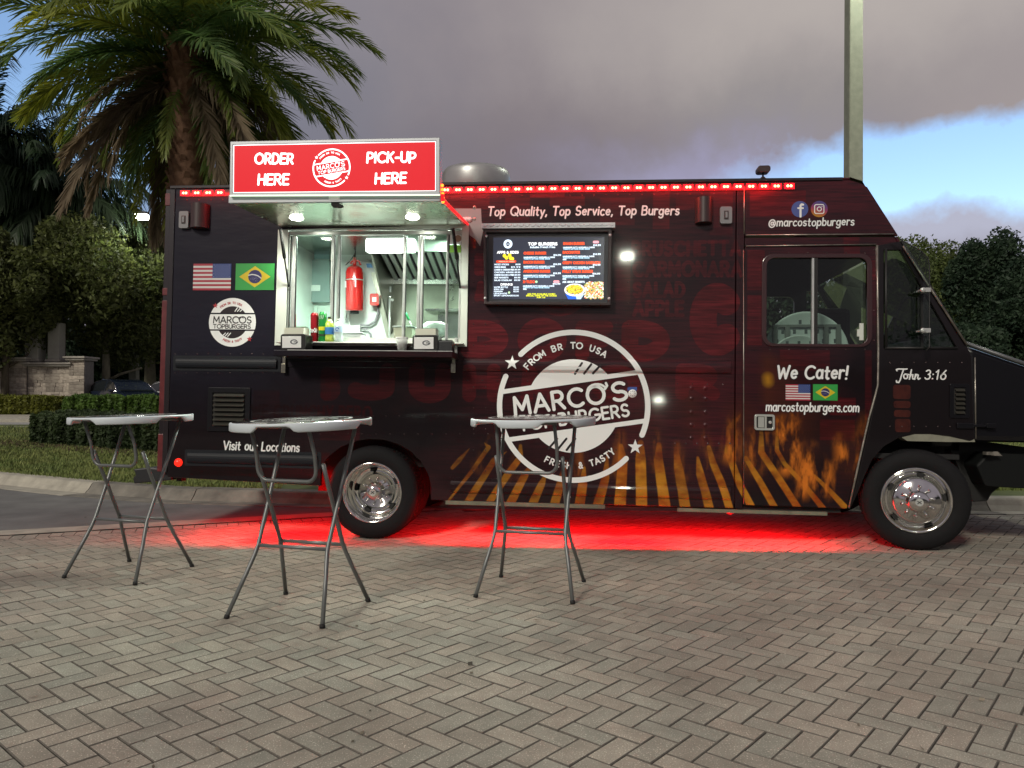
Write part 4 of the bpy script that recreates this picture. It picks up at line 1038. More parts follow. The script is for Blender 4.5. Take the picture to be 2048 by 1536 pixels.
# ---- printed wrap
WX0, WX1, WZ0, WZ1 = -2.15, 5.35, .28, 3.16
R = Raster(WX0, WX1, WZ0, WZ1, 360, (.0085, .0048, .0065))
grun = fnoise(R.h, R.w, 10, 5, 3, 9); grf = fnoise(R.h, R.w, 46, 6, 1.0, 7); big = fnoise(R.h, R.w, 3, 9, 2, 1)
mask_x = np.linspace(WX0, R.x1, R.w)[None]; mask_z = np.linspace(WZ0, R.z1, R.h)[:, None]
left_fade = np.clip((mask_x + 1.2) / 1.6, 0.12, 1)          # the rear end of the wrap is nearly plain black
tone = (.25 + 1.25 * grun * grf * 1.6) * (.6 + .8 * big) * left_fade
red = np.stack([.115 * tone, .0085 * tone, .012 * tone], -1).astype(np.float32)
red2 = red * .55
def wst(pts, r, col, soft=.004, op=1.0): R.stroke([S(*p) for p in pts], r, col, soft, op)
def block(text, x0, x1, yt, yb, col, sw=.22, gap=.3, op=1.0, soft=.004):
    pl, w = lay(text, gap, .5); a = S(x0, yb); c = S(x1, yt); h = c[1] - a[1]; r = sw * h / 2
    sx = (c[0] - a[0] - 2 * r) / w
    for p in pl: R.stroke([(a[0] + r + q[0] * sx, a[1] + r + q[1] * (h - 2 * r)) for q in p], r, col, soft, op)
R.a[:] = R.a * (.7 + .6 * big[..., None])
R.a += (np.clip(big * 1.8 - .45, 0, 1) * np.clip(grf * 1.5 - .1, 0, 1) * np.clip((mask_x + .9) / 1.2, 0, 1))[..., None] * np.array([.060, .0050, .0080], np.float32)
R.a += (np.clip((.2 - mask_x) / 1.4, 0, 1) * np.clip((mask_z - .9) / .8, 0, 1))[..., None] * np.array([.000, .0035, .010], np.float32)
# huge slab letters, partly hidden by the fittings
for ch, x0, x1, yt, yb, sw in (('D', 921, 1017, 640, 717, .42), ('O', 1034, 1134, 636, 724, .36), ('F', 1150, 1226, 641, 722, .34), ('D', 1242, 1340, 641, 724, .40), ('C', 1378, 1480, 566, 712, .36),
                               ('B', 640, 682, 735, 801, .34), ('J', 690, 790, 727, 801, .42), ('U', 816, 902, 727, 806, .40), ('H', 924, 1002, 728, 804, .36), ('M', 1040, 1120, 730, 806, .34), ('O', 1180, 1280, 730, 806, .3),
                               ('O', 1070, 1170, 560, 632, .3), ('R', 1350, 1440, 728, 800, .36), ('H', 948, 974, 506, 552, .34), ('A', 948, 974, 562, 604, .34)):
    block(ch, x0, x1, yt, yb, red, sw, op=.8 if yt < 700 else .55)
for text, x0, x1, yt, yb in (('BRUSCHETTA', 1262, 1484, 480, 514), ('CARMONARA', 1264, 1486, 521, 555), ('SALAD', 1264, 1371, 563, 596), ('APPLE', 1264, 1369, 600, 634)):
    block(text, x0, x1, yt, yb, red * 1.05, .22, .34, .5)
block('WE CRUNCHY PERO', 500, 745, 812, 838, red2, .17, .4, .7)
rb = random.Random(11)
for x0, x1, yt, yb, op in ((1306, 1340, 372, 458, .6), (1010, 1060, 395, 455, .5), (1100, 1170, 392, 412, .5), (1200, 1270, 395, 450, .4), (1352, 1392, 395, 420, .4), (1500, 1612, 380, 432, .75), (1688, 1720, 470, 560, .5),
                           (1495, 1530, 500, 580, .7), (1495, 1525, 590, 690, .6), (1560, 1660, 700, 740, .35), (1786, 1822, 766, 796, .9), (1786, 1822, 800, 850, .75), (1660, 1712, 795, 830, .6), (1640, 1710, 840, 880, .5), (1730, 1744, 700, 840, .4),
                           (640, 690, 470, 500, .2), (958, 1000, 640, 700, .2), (905, 925, 460, 600, .3), (1228, 1262, 500, 600, .35), (1420, 1466, 380, 470, .35), (560, 660, 905, 955, .8), (640, 720, 840, 880, .4), (505, 560, 780, 860, .35), (860, 980, 380, 420, .6),
                           (380, 560, 925, 950, .8), (1386, 1480, 870, 890, .3), (1060, 1130, 385, 395, .5), (1620, 1700, 640, 690, .3), (1740, 1752, 520, 560, .5)):
    a = S(x0, yb); c = S(x1, yt); R.rect(a[0], c[0], a[1], c[1], red, op)
# glow of the fire behind the door lettering
brn = np.array([.085, .022, .006], np.float32)
for p, r, op in (([(1535, 720), (1535, 800)], .10, .5), ([(1560, 740), (1565, 850)], .16, .35), ([(1600, 840), (1600, 900)], .25, .4), ([(1690, 870), (1700, 930)], .2, .35), ([(1480, 830), (1500, 930)], .2, .35), ([(1380, 800), (1390, 860)], .16, .25), ([(1290, 860), (1300, 900)], .2, .15)):
    wst(p, r * .35, brn, r * 1.2, op)
wst([(1535, 756), (1536, 764)], .03, (.42, .20, .012), .06, .8)  # reflection of a yellow lamp, painted into the print
# fire and the black bars of the grill
fn = fnoise(R.h, R.w, 9, 21, 3.2, 2.4); fn2 = fnoise(R.h, R.w, 26, 22, 2.2, 1.6)
t_ = np.clip((fn * .65 + fn2 * .5 - .36) * 3.0, 0, 1)[..., None]
fire = (np.array([.50, .085, .008]) * (1 - t_) + np.array([.62, .26, .02]) * t_).astype(np.float32) * (.34 + .56 * fn2[..., None])
f1 = lambda x, y: (900 + x / 3.413, 640 + y / 3.413)
f2 = lambda x, y: (1300 + x / 4.388, 700 + y / 4.388)
bars = [([f1(130, 880), f1(60, 960), f1(15, 1010)], (.004, .024, .018), .55), ([f1(235, 840), f1(262, 870), f1(150, 1030), f1(20, 1195)], (.003, .022, .02, .012), .75),
        ([f1(385, 900), f1(300, 960), f1(145, 1205)], (.003, .03, .036), .8), ([f1(480, 860), f1(478, 940), f1(390, 1060), f1(290, 1210)], (.016, .03, .034, .034), .9),
        ([f1(545, 1000), f1(510, 1060), f1(430, 1215)], (.012, .036, .042), .95), ([f1(650, 1060), f1(625, 1120), f1(578, 1222)], (.012, .034, .042), .85), ([f1(790, 960), f1(770, 1060), f1(722, 1224)], (.004, .034, .044), .9),
        ([f1(915, 1010), f1(905, 1120), f1(888, 1230)], (.012, .044, .048), .95), ([f1(1075, 900), f1(1060, 1080), f1(1015, 1240)], (.004, .038, .048), .8), ([f1(1165, 860), f1(1178, 960), f1(1160, 1243)], (.02, .046, .056), 1),
        ([f1(1300, 840), f1(1300, 950), f1(1306, 1246)], (.028, .05, .054), 1), ([f1(1425, 850), f1(1422, 960), f1(1462, 1252)], (.022, .044, .054), 1), ([f1(1540, 880), f1(1560, 1020), f1(1600, 1256)], (.02, .044, .05), .75),
        ([f1(1690, 940), f1(1706, 1050), f1(1762, 1258)], (.012, .038, .042), .9), ([f1(1765, 870), f1(1795, 980), f1(1850, 1110), f1(1898, 1260)], (.02, .032, .036, .036), 1),
        ([f2(790, 570), f2(700, 690), f2(684, 900), f2(790, 1190), f2(880, 1360)], (.006, .034, .034, .034, .034), 1), ([f2(735, 620), f2(745, 780), f2(700, 860)], (.02, .026, .01), .8),
        ([f2(838, 950), f2(960, 1150), f2(1090, 1380)], (.02, .03, .032), 1), ([f2(975, 690), f2(975, 900), f2(1130, 1130), f2(1295, 1385)], (.016, .03, .032, .032), 1),
        ([f2(1115, 690), f2(1112, 880), f2(1180, 1000), f2(1340, 1170), f2(1520, 1395)], (.008, .02, .02, .022, .028), .9), ([f2(1370, 1040), f2(1560, 1220), f2(1730, 1405)], (.008, .022, .03), .9)]
base_ = R.a.copy()
for p, r, op in bars:
    if p[-1][1] > 985: p = p + [(p[-1][0] + (p[-1][0] - p[-2][0]) * .3, p[-1][1] + (p[-1][1] - p[-2][1]) * .3)]; r = tuple(r) + (r[-1],)
    R.stroke([S(*q) for q in p], [q_ * .86 for q_ in r], fire, .008, op * (1 if p[-1][0] > 1130 else .72))
zf0, zf1 = Z_(850, 1200), Z_(955, 1200); wf_ = np.clip((zf0 - mask_z) / (zf0 - zf1) + (fn2 - .5) * .9, 0, 1); wf_ = .22 + .78 * wf_; R.a = base_ * (1 - wf_[..., None]) + R.a * wf_[..., None]
fl = Raster(WX0, WX1, WZ0, WZ1, 360, (0, 0, 0)); one = np.ones((R.h, R.w, 3), np.float32)
for p, r, op in (([(1563, 845), (1572, 900), (1570, 940)], (.04, .09, .05), 1), ([(1590, 835), (1584, 890), (1590, 925)], (.03, .07, .04), 1), ([(1622, 895), (1612, 950), (1606, 985)], (.03, .09, .05), .9), ([(1640, 920), (1634, 965)], (.03, .06), .7),
                 ([(1661, 930), (1655, 965), (1650, 985)], (.02, .06, .05), .9), ([(1676, 880), (1690, 925)], (.03, .07), .9), ([(1733, 835), (1722, 900), (1708, 960)], (.03, .08, .04), .5), ([(1470, 840), (1460, 910)], (.04, .07), .8), ([(1502, 870), (1508, 930)], (.04, .08), .7),
                 ([(1535, 840), (1535, 900)], (.05, .08), .5), ([(1410, 870), (1415, 940)], (.02, .06), .5), ([(1240, 870), (1236, 940)], (.02, .06), .6), ([(1310, 870), (1316, 930)], (.02, .05), .5), ([(1355, 890), (1362, 950)], (.02, .05), .5), ([(1160, 880), (1158, 960)], (.02, .05), .5), ([(1040, 900), (1030, 950)], (.02, .05), .4), ([(975, 880), (960, 930)], (.02, .05), .4)):
    fl.stroke([S(*q) for q in p], list(r), one, .10, op)
fv = fnoise(R.h, R.w, 10, 41, 9.0, 1.1); fv2 = fnoise(R.h, R.w, 10, 42, 22.0, 3.0)
fm = fl.a[..., 0] * np.clip((fv * .7 + fv2 * .45 - .44) * 4.2, 0, 1)
fcol = np.array([.50, .14, .015], np.float32) * (.35 + 1.0 * fm[..., None])
R.a = R.a * (1 - fm[..., None]) + fcol * fm[..., None]
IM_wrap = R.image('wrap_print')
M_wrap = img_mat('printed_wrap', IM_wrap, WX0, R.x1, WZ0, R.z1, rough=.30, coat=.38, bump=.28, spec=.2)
M_blk = mat('black_paint', (.005, .005, .007), .32, spec=.3, coat=.3, bump=.12, bscale=5); M_und = mat('underbody', (.010, .010, .010), .8)
M_alu = mat('aluminium', (.60, .62, .60), .32, metal=.55, var=.08, vscale=14); M_white = mat('white_trim', (.62, .66, .60), .45); M_sil = mat('silver_frame', (.36, .38, .40), .38, metal=.5)
M_inox = mat('stainless', (.55, .56, .52), .22, metal=1, var=.1, vscale=5, bump=.12, bscale=7, bdist=.02); M_seal = mat('rubber_seal', (.012, .012, .012), .5)
M_dec = mat('vinyl_white', (.80, .82, .81), .45); M_decm = mat('vinyl_dark', (.014, .008, .011), .35); M_decr = mat('vinyl_red', (.42, .03, .04), .4)

def glass_mat(name, tint=(.75, .85, .8), mixf=.14):
    m = bpy.data.materials.new(name); m.use_nodes = True; t = m.node_tree; t.nodes.clear(); L = t.links
    tr = N(t, 'ShaderNodeBsdfTransparent'); tr.inputs[0].default_value = (*tint, 1); gl = N(t, 'ShaderNodeBsdfGlossy'); gl.inputs['Roughness'].default_value = .02
    fr = N(t, 'ShaderNodeFresnel'); fr.inputs[0].default_value = 1.5; ad = N(t, 'ShaderNodeMath', operation='MULTIPLY_ADD'); ad.use_clamp = True; ad.inputs[1].default_value = .8; ad.inputs[2].default_value = mixf - .05
    L.new(fr.outputs[0], ad.inputs[0]); mx = N(t, 'ShaderNodeMixShader'); L.new(ad.outputs[0], mx.inputs[0]); L.new(tr.outputs[0], mx.inputs[1]); L.new(gl.outputs[0], mx.inputs[2])
    o = N(t, 'ShaderNodeOutputMaterial'); L.new(mx.outputs[0], o.inputs[0]); return m
M_gl = glass_mat('cab_glass', (.82, .90, .85), .05); M_glk = glass_mat('clear_glass', (.86, .95, .90), .05)

# ---- key lines
ZR = Z_(358.5, 1690); ZR = (ZR + Z_(378, 360)) / 2; XB0, XB1 = X_(345, 600), X_(1470, 700)
ZB = Z_(1003, 1200); XD0, XD1 = X_(1489, 700), X_(1754, 620)
wxa, wxb = X_(553, 580), X_(938, 580); wza, wzb = Z_(694, 745), Z_(459, 745)   # serving opening
PN = .04                                                             # panel thickness
# rear part of the side: with wheel arch
def arc_pts(cx, cz, r, a0, a1, n=16): return [(cx + r * cos(radians(a0 + (a1 - a0) * i / n)), cz + r * sin(radians(a0 + (a1 - a0) * i / n))) for i in range(n + 1)]
rcx, rcz = X_(745, 988), Z_(988, 745); RA = .55
zt0 = Z_(955, 363); zt1 = Z_(1001, 900)
xa_l, xa_r = X_(640, 930), X_(862, 975)
arch = [(xa_r, zt1)] + [(rcx + (xa_r - rcx) * cos(radians(a)), rcz + .04 + (Z_(878, 745) - rcz - .04) * sin(radians(a))) for a in (8, 20, 35, 50, 65, 80, 95, 110, 125, 140, 155)] + [(xa_l + .01, Z_(972, 650))]
side = [(XB0, ZR), (XB0, zt0)] + arch[::-1] + [(XB1, zt1 + .0), (XB1, ZR)]
MB().prism(side, 0, PN, holes=[[(wxa + .10, wza + .08), (wxb - .07, wza + .08), (wxb - .07, wzb + .0), (wxa + .10, wzb + .0)]]).build('side_panel', M_wrap, truck, bevel=.006)
MB().prism([(XB1 + .008, zt1), (XD0 - .006, zt1 - .01), (XD0 - .006, ZR), (XB1 + .008, ZR)], .004, PN).build('door_post', M_wrap, truck, bevel=.006)
# upper cab panel with the sloping nose
nose = [S(1735, 374), S(1797, 471)]
MB().prism([(XD0, Z_(472, 1640)), (nose[1][0], Z_(472, 1640)), nose[0], (nose[0][0] - .05, ZR - .03), (nose[0][0] - .14, ZR), (XD0, ZR)], 0, PN).build('upper_cab_panel', M_wrap, truck, bevel=.006)
MB().prism([(XD0, Z_(490, 1640)), (X_(1805, 490), Z_(490, 1640)), (X_(1797, 474), Z_(474, 1640)), (XD0, Z_(474, 1640))], .012, PN).build('brow_panel', M_wrap, truck)
def rail_h(p, q, r, m, name='trim_strip', y=-.006):
    b = MB(); a, c = P3(*p), P3(*q); b.tube([(a[0], y, a[2]), (c[0], y, c[2])], r, 8); return b.build(name, m, truck)
M_edge = mat('worn_edge', (.30, .28, .24), .35, metal=.7, var=.5, vscale=12)
rail_h((1492, 470.5), (1787, 468.5), .006, M_edge); rail_h((1492, 492.5), (1752, 489), .005, M_edge)
# door
dz0 = Z_(1013, 1600); wl_, wr_, wt_, wb_ = X_(1532, 600), X_(1735, 600), Z_(515, 1640), Z_(689, 1640)
door_out = [(XD0, Z_(493, 1640)), (XD0, dz0), S(1694, 1017), S(1737, 838), (XD1, Z_(770, 1750)), (XD1, Z_(493, 1640))]
MB().prism(door_out, 0, PN, holes=[rrect(wl_, wr_, wb_, wt_, .07)]).build('cab_door', M_wrap, truck, bevel=.005)
door = [o for o in truck.children if o.name == 'cab_door'][0]
b = MB(); ro = rrect(wl_ - .035, wr_ + .035, wb_ - .02, wt_ + .03, .09); ri = rrect(wl_ + .004, wr_ - .004, wb_ + .004, wt_ - .004, .066)
b.prism(ro, -.010, .006, holes=[ri]); b.build('window_frame', mat('frame_maroon', (.035, .010, .012), .35, coat=.4), door, bevel=.004)
MB().prism(rrect(wl_, wr_, wb_, wt_, .07), .018, .022).build('pane', M_gl, door)
xm = X_(1626, 600); MB().box(xm - .010, xm + .008, -.004, .03, wb_, wt_).build('window_divider', M_alu, door); MB().box(xm + .012, xm + .036, -.006, .03, wb_, wt_).build('window_divider', M_seal, door)
b = MB(); hx0, hz0 = S(1508, 860); hx1, hz1 = S(1548.5, 829)
b.prism(rrect(hx0, hx1, hz0, hz1, .02), -.022, -.001, holes=[rrect(hx0 + .016, hx1 - .016, hz0 + .018, hz1 - .018, .01)]); b.box(hx0 + .016, hx1 - .016, -.004, -.001, hz0 + .018, hz1 - .018, 1)
b.box(hx0 + .03, hx0 + .078, -.018, -.003, hz0 + .022, hz1 - .022); b.box(hx0 + .082, hx0 + .098, -.022, -.003, hz0 + .018, hz1 - .018); b.lathe([(0, .02), (.013, .019), (.013, .003)], (hx1 - .036, 0, (hz0 + hz1) / 2), 'y', 14)
b.build('handle', [mat('handle_chrome', (.62, .64, .60), .2, metal=.5), M_und], door, bevel=.003)
b = MB(); wxx = S(1722, 668); b.box(wxx[0] - .01, wxx[0] + .022, .006, .016, wxx[1] - .05, wxx[1] + .09); b.box(wxx[0] - .028, wxx[0] - .01, .006, .016, wxx[1] - .02, wxx[1] + .04); b.build('window_latch', M_white, door)
tr_ = [P3(1753.5, 491), P3(1754.5, 600), P3(1756, 700), P3(1755, 770), P3(1750, 790), P3(1737, 838), P3(1716, 930), P3(1697, 1016)]
MB().tube([(p[0], -.008, p[2]) for p in tr_], .009, 8).build('door_edge_strip', M_edge, truck)
rail_h((1488, 374), (1488, 468), .004, M_edge); rail_h((1487, 500), (1487, 1008), .004, M_edge)
# front quarter: window trapezoid, cowl side, arch
qA, qB, qC, qD = S(1768, 500), S(1801, 500), S(1913, 694), S(1768, 696)
pil = [(XD1 + .012, Z_(490, 1770)), S(1805, 482), S(1931, 686), S(1943, 712), S(1949, 878)]
fcx, fcz = X_(1831, 1007), Z_(1007, 1831)
fa = [(1940, 882), (1900, 873), (1860, 868), (1830, 868), (1797, 876), (1768, 893), (1745, 918), (1730, 950), (1716, 985), (1701, 1017)]
MB().prism(pil + [S(*p) for p in fa] + [S(1742, 838), (XD1 + .012, Z_(770, 1756))], 0, PN, holes=[[qA, qB, qC, qD]]).build('cowl_panel', mat('black_wrap', (.007, .005, .006), .3, spec=.3, coat=.35, bump=.12, bscale=4), truck, bevel=.005)
MB().prism([qA, qB, qC, qD], .02, .024).build('quarter_window', M_gl, truck)
qv = P3(1846, 556), P3(1846, 694)
MB().box(qv[0][0] - .012, qv[0][0] + .012, .004, .034, qv[1][2], qv[0][2] + .01).build('window_divider', M_seal, truck)
mk = MB()
for p, q in (((1803, 481), (1931, 686)), ((1772, 497), (1772, 697)), ((1770, 696), (1915, 696))):
    a, c = P3(*p, -.006), P3(*q, -.006); mk.tube([a, c], .011, 8)
mk.build('window_seal', M_seal, truck)
a, c = P3(1806, 492, -.014), P3(1934, 690, -.014); MB().tube([a, c], .009, 8).build('pillar_strip', M_edge, truck)
# cowl patches of the wrap
F = Flat(); fm_ = lambda u, v, e: (u, -.0015 - e, v)
for x0, x1, yt, yb in ((1786, 1821, 770, 798), (1787, 1821, 802, 816), (1788, 1821, 820, 834), (1790, 1821, 838, 864)):
    a, c = S(x0, yb), S(x1, yt); F.poly([(q[0], q[1]) for q in rrect(a[0], c[0], a[1], c[1], .02, 3)])
F.build('wrap_patch', mat('maroon_print', (.030, .006, .005), .3, coat=.3, col2=(.065, .012, .007), vscale=14), fm_, truck)
# mirror panel standing proud on two clips
mp = [P3(*p, -.10) for p in ((1800, 478), (1840, 500), (1853, 512), (1859, 530), (1859, 696), (1848, 702), (1846, 600), (1846, 556))]
MB().prism([(p[0], p[2]) for p in (P3(1800, 478, -.1), P3(1842, 502, -.1), P3(1856, 516, -.1), P3(1859, 534, -.1), P3(1859, 694, -.1), P3(1854, 700, -.1), P3(1847, 700, -.1), P3(1847, 560, -.1))], -.10, -.096).build('wind_deflector', glass_mat('smoked_sheet', (.74, .80, .76), .05), truck)
b = MB(); pts = [P3(1800, 478, -.098), P3(1842, 502, -.098), P3(1856, 516, -.098), P3(1859, 534, -.098), P3(1859, 694, -.098), P3(1852, 702, -.098)]; b.tube(pts, .005, 6); b.build('deflector_edge', M_seal, truck)
for yy in (580, 661):
    a = P3(1855, yy, -.1); b = MB(); b.box(a[0] - .02, a[0] + .022, -.112, -.02, a[2] - .018, a[2] + .018); b.lathe([(0, .018), (.02, .014), (.022, 0)], (a[0] - .035, -.1, a[2]), 'y', 14); b.box(a[0] - .05, a[0], -.10, -.0, a[2] - .008, a[2] + .008); b.build('clip', M_alu, truck, bevel=.003)
# ---- shell of the body
TW = 2.28
def X5(p, y): return (p[0], y, p[1])
XN = nose[0][0] - .14
b = MB()
b.box(XB0, XN, .0, TW, ZR, ZR + .025); b.build('roof', M_wrap, truck, bevel=.01)
n0, n1 = nose
b = MB(); b.add([(XN, .0, ZR + .025), (XN, TW, ZR + .025), (n0[0] - .04, TW, ZR - .01), (n0[0] - .04, 0, ZR - .01)], [(0, 1, 2, 3)]); b.add([(n0[0] - .04, .002, ZR - .01), (n0[0] - .04, TW, ZR - .01), (n1[0], TW, n1[1] - .06), (n1[0], .002, n1[1] - .06)], [(0, 1, 2, 3)]); b.build('nose_cap', M_wrap, truck, flip=False)
b = MB(); b.prism([(XB0, ZR), (XB0, zt0), (-.6, zt0), (-.6, 1.0), (.6, 1.0), (.6, zt1), (XD0, zt1), (XD0, ZR)], TW - .04, TW); b.build('far_side', M_blk, truck)
far = [(XD0 + .01, ZR), (XD0 + .01, dz0)] + [S(1697, 1018), S(1742, 838), (n0[0] + 1.0, .98), S(1943, 712), S(1928, 685), n1, n0, (XN, ZR)]
MB().prism(far, TW - .04, TW, holes=[rrect(wl_, wr_, wb_, wt_, .07), [qA, qB, qC, qD]]).build('far_cab_side', M_blk, truck)
MB().box(XB0, XB0 + .03, .05, TW - .05, zt0, ZR).build('rear_wall', M_blk, truck)
MB().box(XB0, XD0, .06, TW - .06, 1.0, 1.05).build('floor', M_inox, truck); MB().box(XD0, X_(1925, 700), .06, TW - .06, .80, .84).build('cab_floor', M_und, truck)
# cowl front and bonnet
hd0 = S(1931, 686); hcol = S(1949, 878); HX = hcol[0] + 1.05
b = MB(); hz_top = hd0[1]; b.add([(hd0[0], 0.02, hz_top), (hd0[0] + .02, TW, hz_top), (n1[0] + .02, TW, n1[1] - .07), (n1[0] + .02, 0.02, n1[1] - .07)], [(0, 1, 2, 3)]); b.build('windscreen', M_gl, truck, flip=False)
y1_ = .16
bon = [(hcol[0] - .02, S(1946, 884)[1]), (HX, S(1946, 884)[1] + .0), (HX, hz_top - .46), (HX - .12, hz_top - .36), (hd0[0] + .015, hz_top - .01)]
b = MB(); b.prism(bon, y1_ - .13, TW - y1_ + .13); b.build('bonnet', M_blk, truck, bevel=.05)
b = MB(); b.tube([(hd0[0] + .01, .03, hz_top + .004), (HX - .12, .03, hz_top - .352)], .016, 8); b.build('bonnet_rail', mat('rail_grey', (.10, .105, .11), .4, metal=.3), truck)
b = MB(); b.tube([(hcol[0] + .01, .01, S(1948, 715)[1]), (hcol[0] + .015, .01, S(1948, 878)[1])], .006, 6); b.build('seam_strip', M_edge, truck)
a, c = S(1875, 858), S(1990, 851)
b = MB(); b.box(S(1912, 853)[0], S(1945, 853)[0], -.02, 0, Z_(857, 1930), Z_(846, 1930)); b.box(S(1940, 853)[0], S(1974, 853)[0], -.01, .03, Z_(854, 1950), Z_(849, 1950)); b.box(S(1972, 850)[0], S(1990, 850)[0], -.02, .03, Z_(856, 1980), Z_(847, 1980)); b.build('bonnet_latch', M_blk, truck, bevel=.004)
b = MB(); b.prism([(hcol[0] + .02, .66), (HX + .1, .62), (HX + .1, .83), (hcol[0] + .02, .97)], .30, TW - .3); b.build('front_frame', M_und, truck)
b = MB(); b.prism([S(1975, 905, .1), S(2200, 915, .1), S(2200, 985, .1), S(1968, 972, .1), S(1950, 930, .1)], .08, TW - .08); b.build('bumper', mat('bumper_black', (.005, .006, .006), .6, spec=.2), truck, bevel=.02)
b = MB(); b.prism([S(1900, 900, .3), S(2000, 905, .3), S(2005, 970, .3), S(1985, 986, .3), S(1976, 1002, .3), S(1946, 1004, .3), S(1930, 960, .3)], .3, .42); b.build('suspension_hanger', M_und, truck, bevel=.01)
b = MB(); b.prism([S(1797, 870), S(1830, 862), (S(1900, 864)), S(1949, 876), S(1951, 884), S(1900, 884), S(1815, 882)], .006, .12); b.build('arch_lip', mat('raw_metal_lip', (.22, .22, .17), .6, var=.2), truck)
b = MB(); b.box(S(1973, 905)[0], S(1988, 905)[0], .0, .06, Z_(910, 1980), Z_(904, 1980)); b.add([P3(1982, 911, .02), P3(2005, 912, .02), P3(1995, 903, .02), P3(1986, 903, .02)], [(0, 1, 2, 3)]); b.build('bracket', M_edge, truck, flip=False)
# wheel housings, chassis
MB().prism([(rcx - .66, .62), (rcx + .66, .62), (rcx + .60, 1.02), (rcx - .60, 1.02)], .30, .34).build('wheel_well', M_und, truck)
MB().prism([(rcx - .72, .34), (rcx + .72, .34), (rcx + .66, 1.02), (rcx - .66, 1.02)], .66, .70).build('wheel_well', mat('well_red', (.05, .008, .008), .8), truck)
b = MB(); b.box(fcx - .7, fcx + .55, .40, .44, .45, 1.15); b.box(fcx - .7, fcx + .6, .04, .44, 1.02, 1.06); b.build('wheel_well', M_und, truck)
b = MB(); b.box(XB0 + .1, HX - .2, .62, .74, .55, .78); b.box(XB0 + .1, HX - .2, TW - .74, TW - .62, .55, .78); b.box(.8, 1.5, .7, 1.5, .42, .8); b.box(2.3, 3.3, .3, .62, .48, .8); b.build('chassis_rail', M_und, truck)
MB().box(.62, 3.95, .10, TW - .1, .80, .84).build('belly_pan', M_und, truck); MB().box(XB0 + .05, -.6, .10, TW - .1, .80, .84).build('belly_pan', M_und, truck)
M_skr = mat('raw_sill', (.16, .16, .11), .6, var=.3, vscale=9); b = MB(); b.box(.65, X_(1210, 1008), .004, .035, zt1 - .035, zt1 - .001); b.box(X_(1355, 1010), X_(1655, 1015), .004, .035, zt1 - .040, zt1 - .012); b.build('sill_rail', M_skr, truck); MB().box(.65, 3.95, .05, .06, zt1 - .02, .50).build('glow_baffle', M_und, truck)  # last box: added hidden baffle, keeps the red underglow from leaking out
# corner post at the rear
M_post = mat('post_wrap', (.012, .008, .010), .3, coat=.5); M_postr = mat('post_red', (.12, .016, .018), .35, coat=.4, var=.3, vscale=10)
pw = .10; ys = (378, 412, 585, 610, 770, 868, 948); cl = [M_post, M_postr, M_post, M_postr, M_post, M_postr]
zs = [Z_(y, 335) for y in (376, 560, 600, 760, 868, 945)]; mm = (0, 1, 0, 1, 0)
b = MB(); b.box(XB0 - .055, XB0 - .004, .0, .10, Z_(945, 335), ZR + .02); b.build('corner_post', M_post, truck, bevel=.006)
for za, zb in ((Z_(600, 330), Z_(840, 330)), (Z_(868, 330), Z_(944, 330)), (Z_(385, 330), Z_(410, 330)), (Z_(575, 330), Z_(590, 330))):
    MB().box(XB0 - .112, XB0 - .058, .02, .09, za, zb).build('reflective_strip', M_postr, truck, bevel=.006)
MB().box(XB0 - .108, XB0 - .058, .025, .085, Z_(944, 330), ZR).build('post_core', M_post, truck, bevel=.006)
# rear step
b = MB(); b.prism([P3(345, 938, .1)[::2], P3(345, 960, .1)[::2], P3(270, 967, .1)[::2], P3(268, 955, .1)[::2], P3(274, 950, .1)[::2], P3(269, 938, .1)[::2], P3(300, 935, .1)[::2]], .08, 1.9); b.build('rear_step', mat('step_black', (.012, .013, .015), .45), truck, bevel=.01)
b = MB(); b.box(XB0 + .02, XB0 + .07, .12, .2, Z_(965, 350), Z_(945, 350)); b.build('step_bracket', M_und, truck)
# rub rails
def channel(x0, x1, yt, yb, name='rub_rail', pr=.024, m=None):
    a, c = S(x0, yb), S(x1, yt); zm = (a[1] + c[1]) / 2; h = (c[1] - a[1]) / 2
    b = MB(); n = 8
    prof = [(0, zm - h)] + [(-pr * sin(pi * k / n) ** .6, zm - h * .82 * cos(pi * k / n)) for k in range(n + 1)] + [(0, zm + h)]
    k = len(prof); V = [(x, q[0] - .001, q[1]) for x in (a[0] + .02, c[0] - .02) for q in prof]
    b.add(V, [(i, i + 1, k + i + 1, k + i) for i in range(k - 1)]); 
    for s in (0, 1): b.add(V[s * k:(s + 1) * k], [tuple(range(k))])
    b.prism(rrect(a[0] - .012, c[0] + .012, a[1] - .014, c[1] + .014, .01, 2), -.003, .0)
    return b.build(name, m or M_wrap, truck, bevel=.002)
M_rblk = mat('rail_black', (.008, .010, .014), .5, spec=.25); channel(349, 559, 716, 738, m=M_rblk); channel(923, 1466, 720, 745); channel(372, 640, 908, 928, m=M_rblk); channel(897, 1466, 972, 988, pr=.022)
rail_h((562, 722), (905, 724), .003, M_seal); rail_h((562, 733), (905, 737), .003, M_seal)
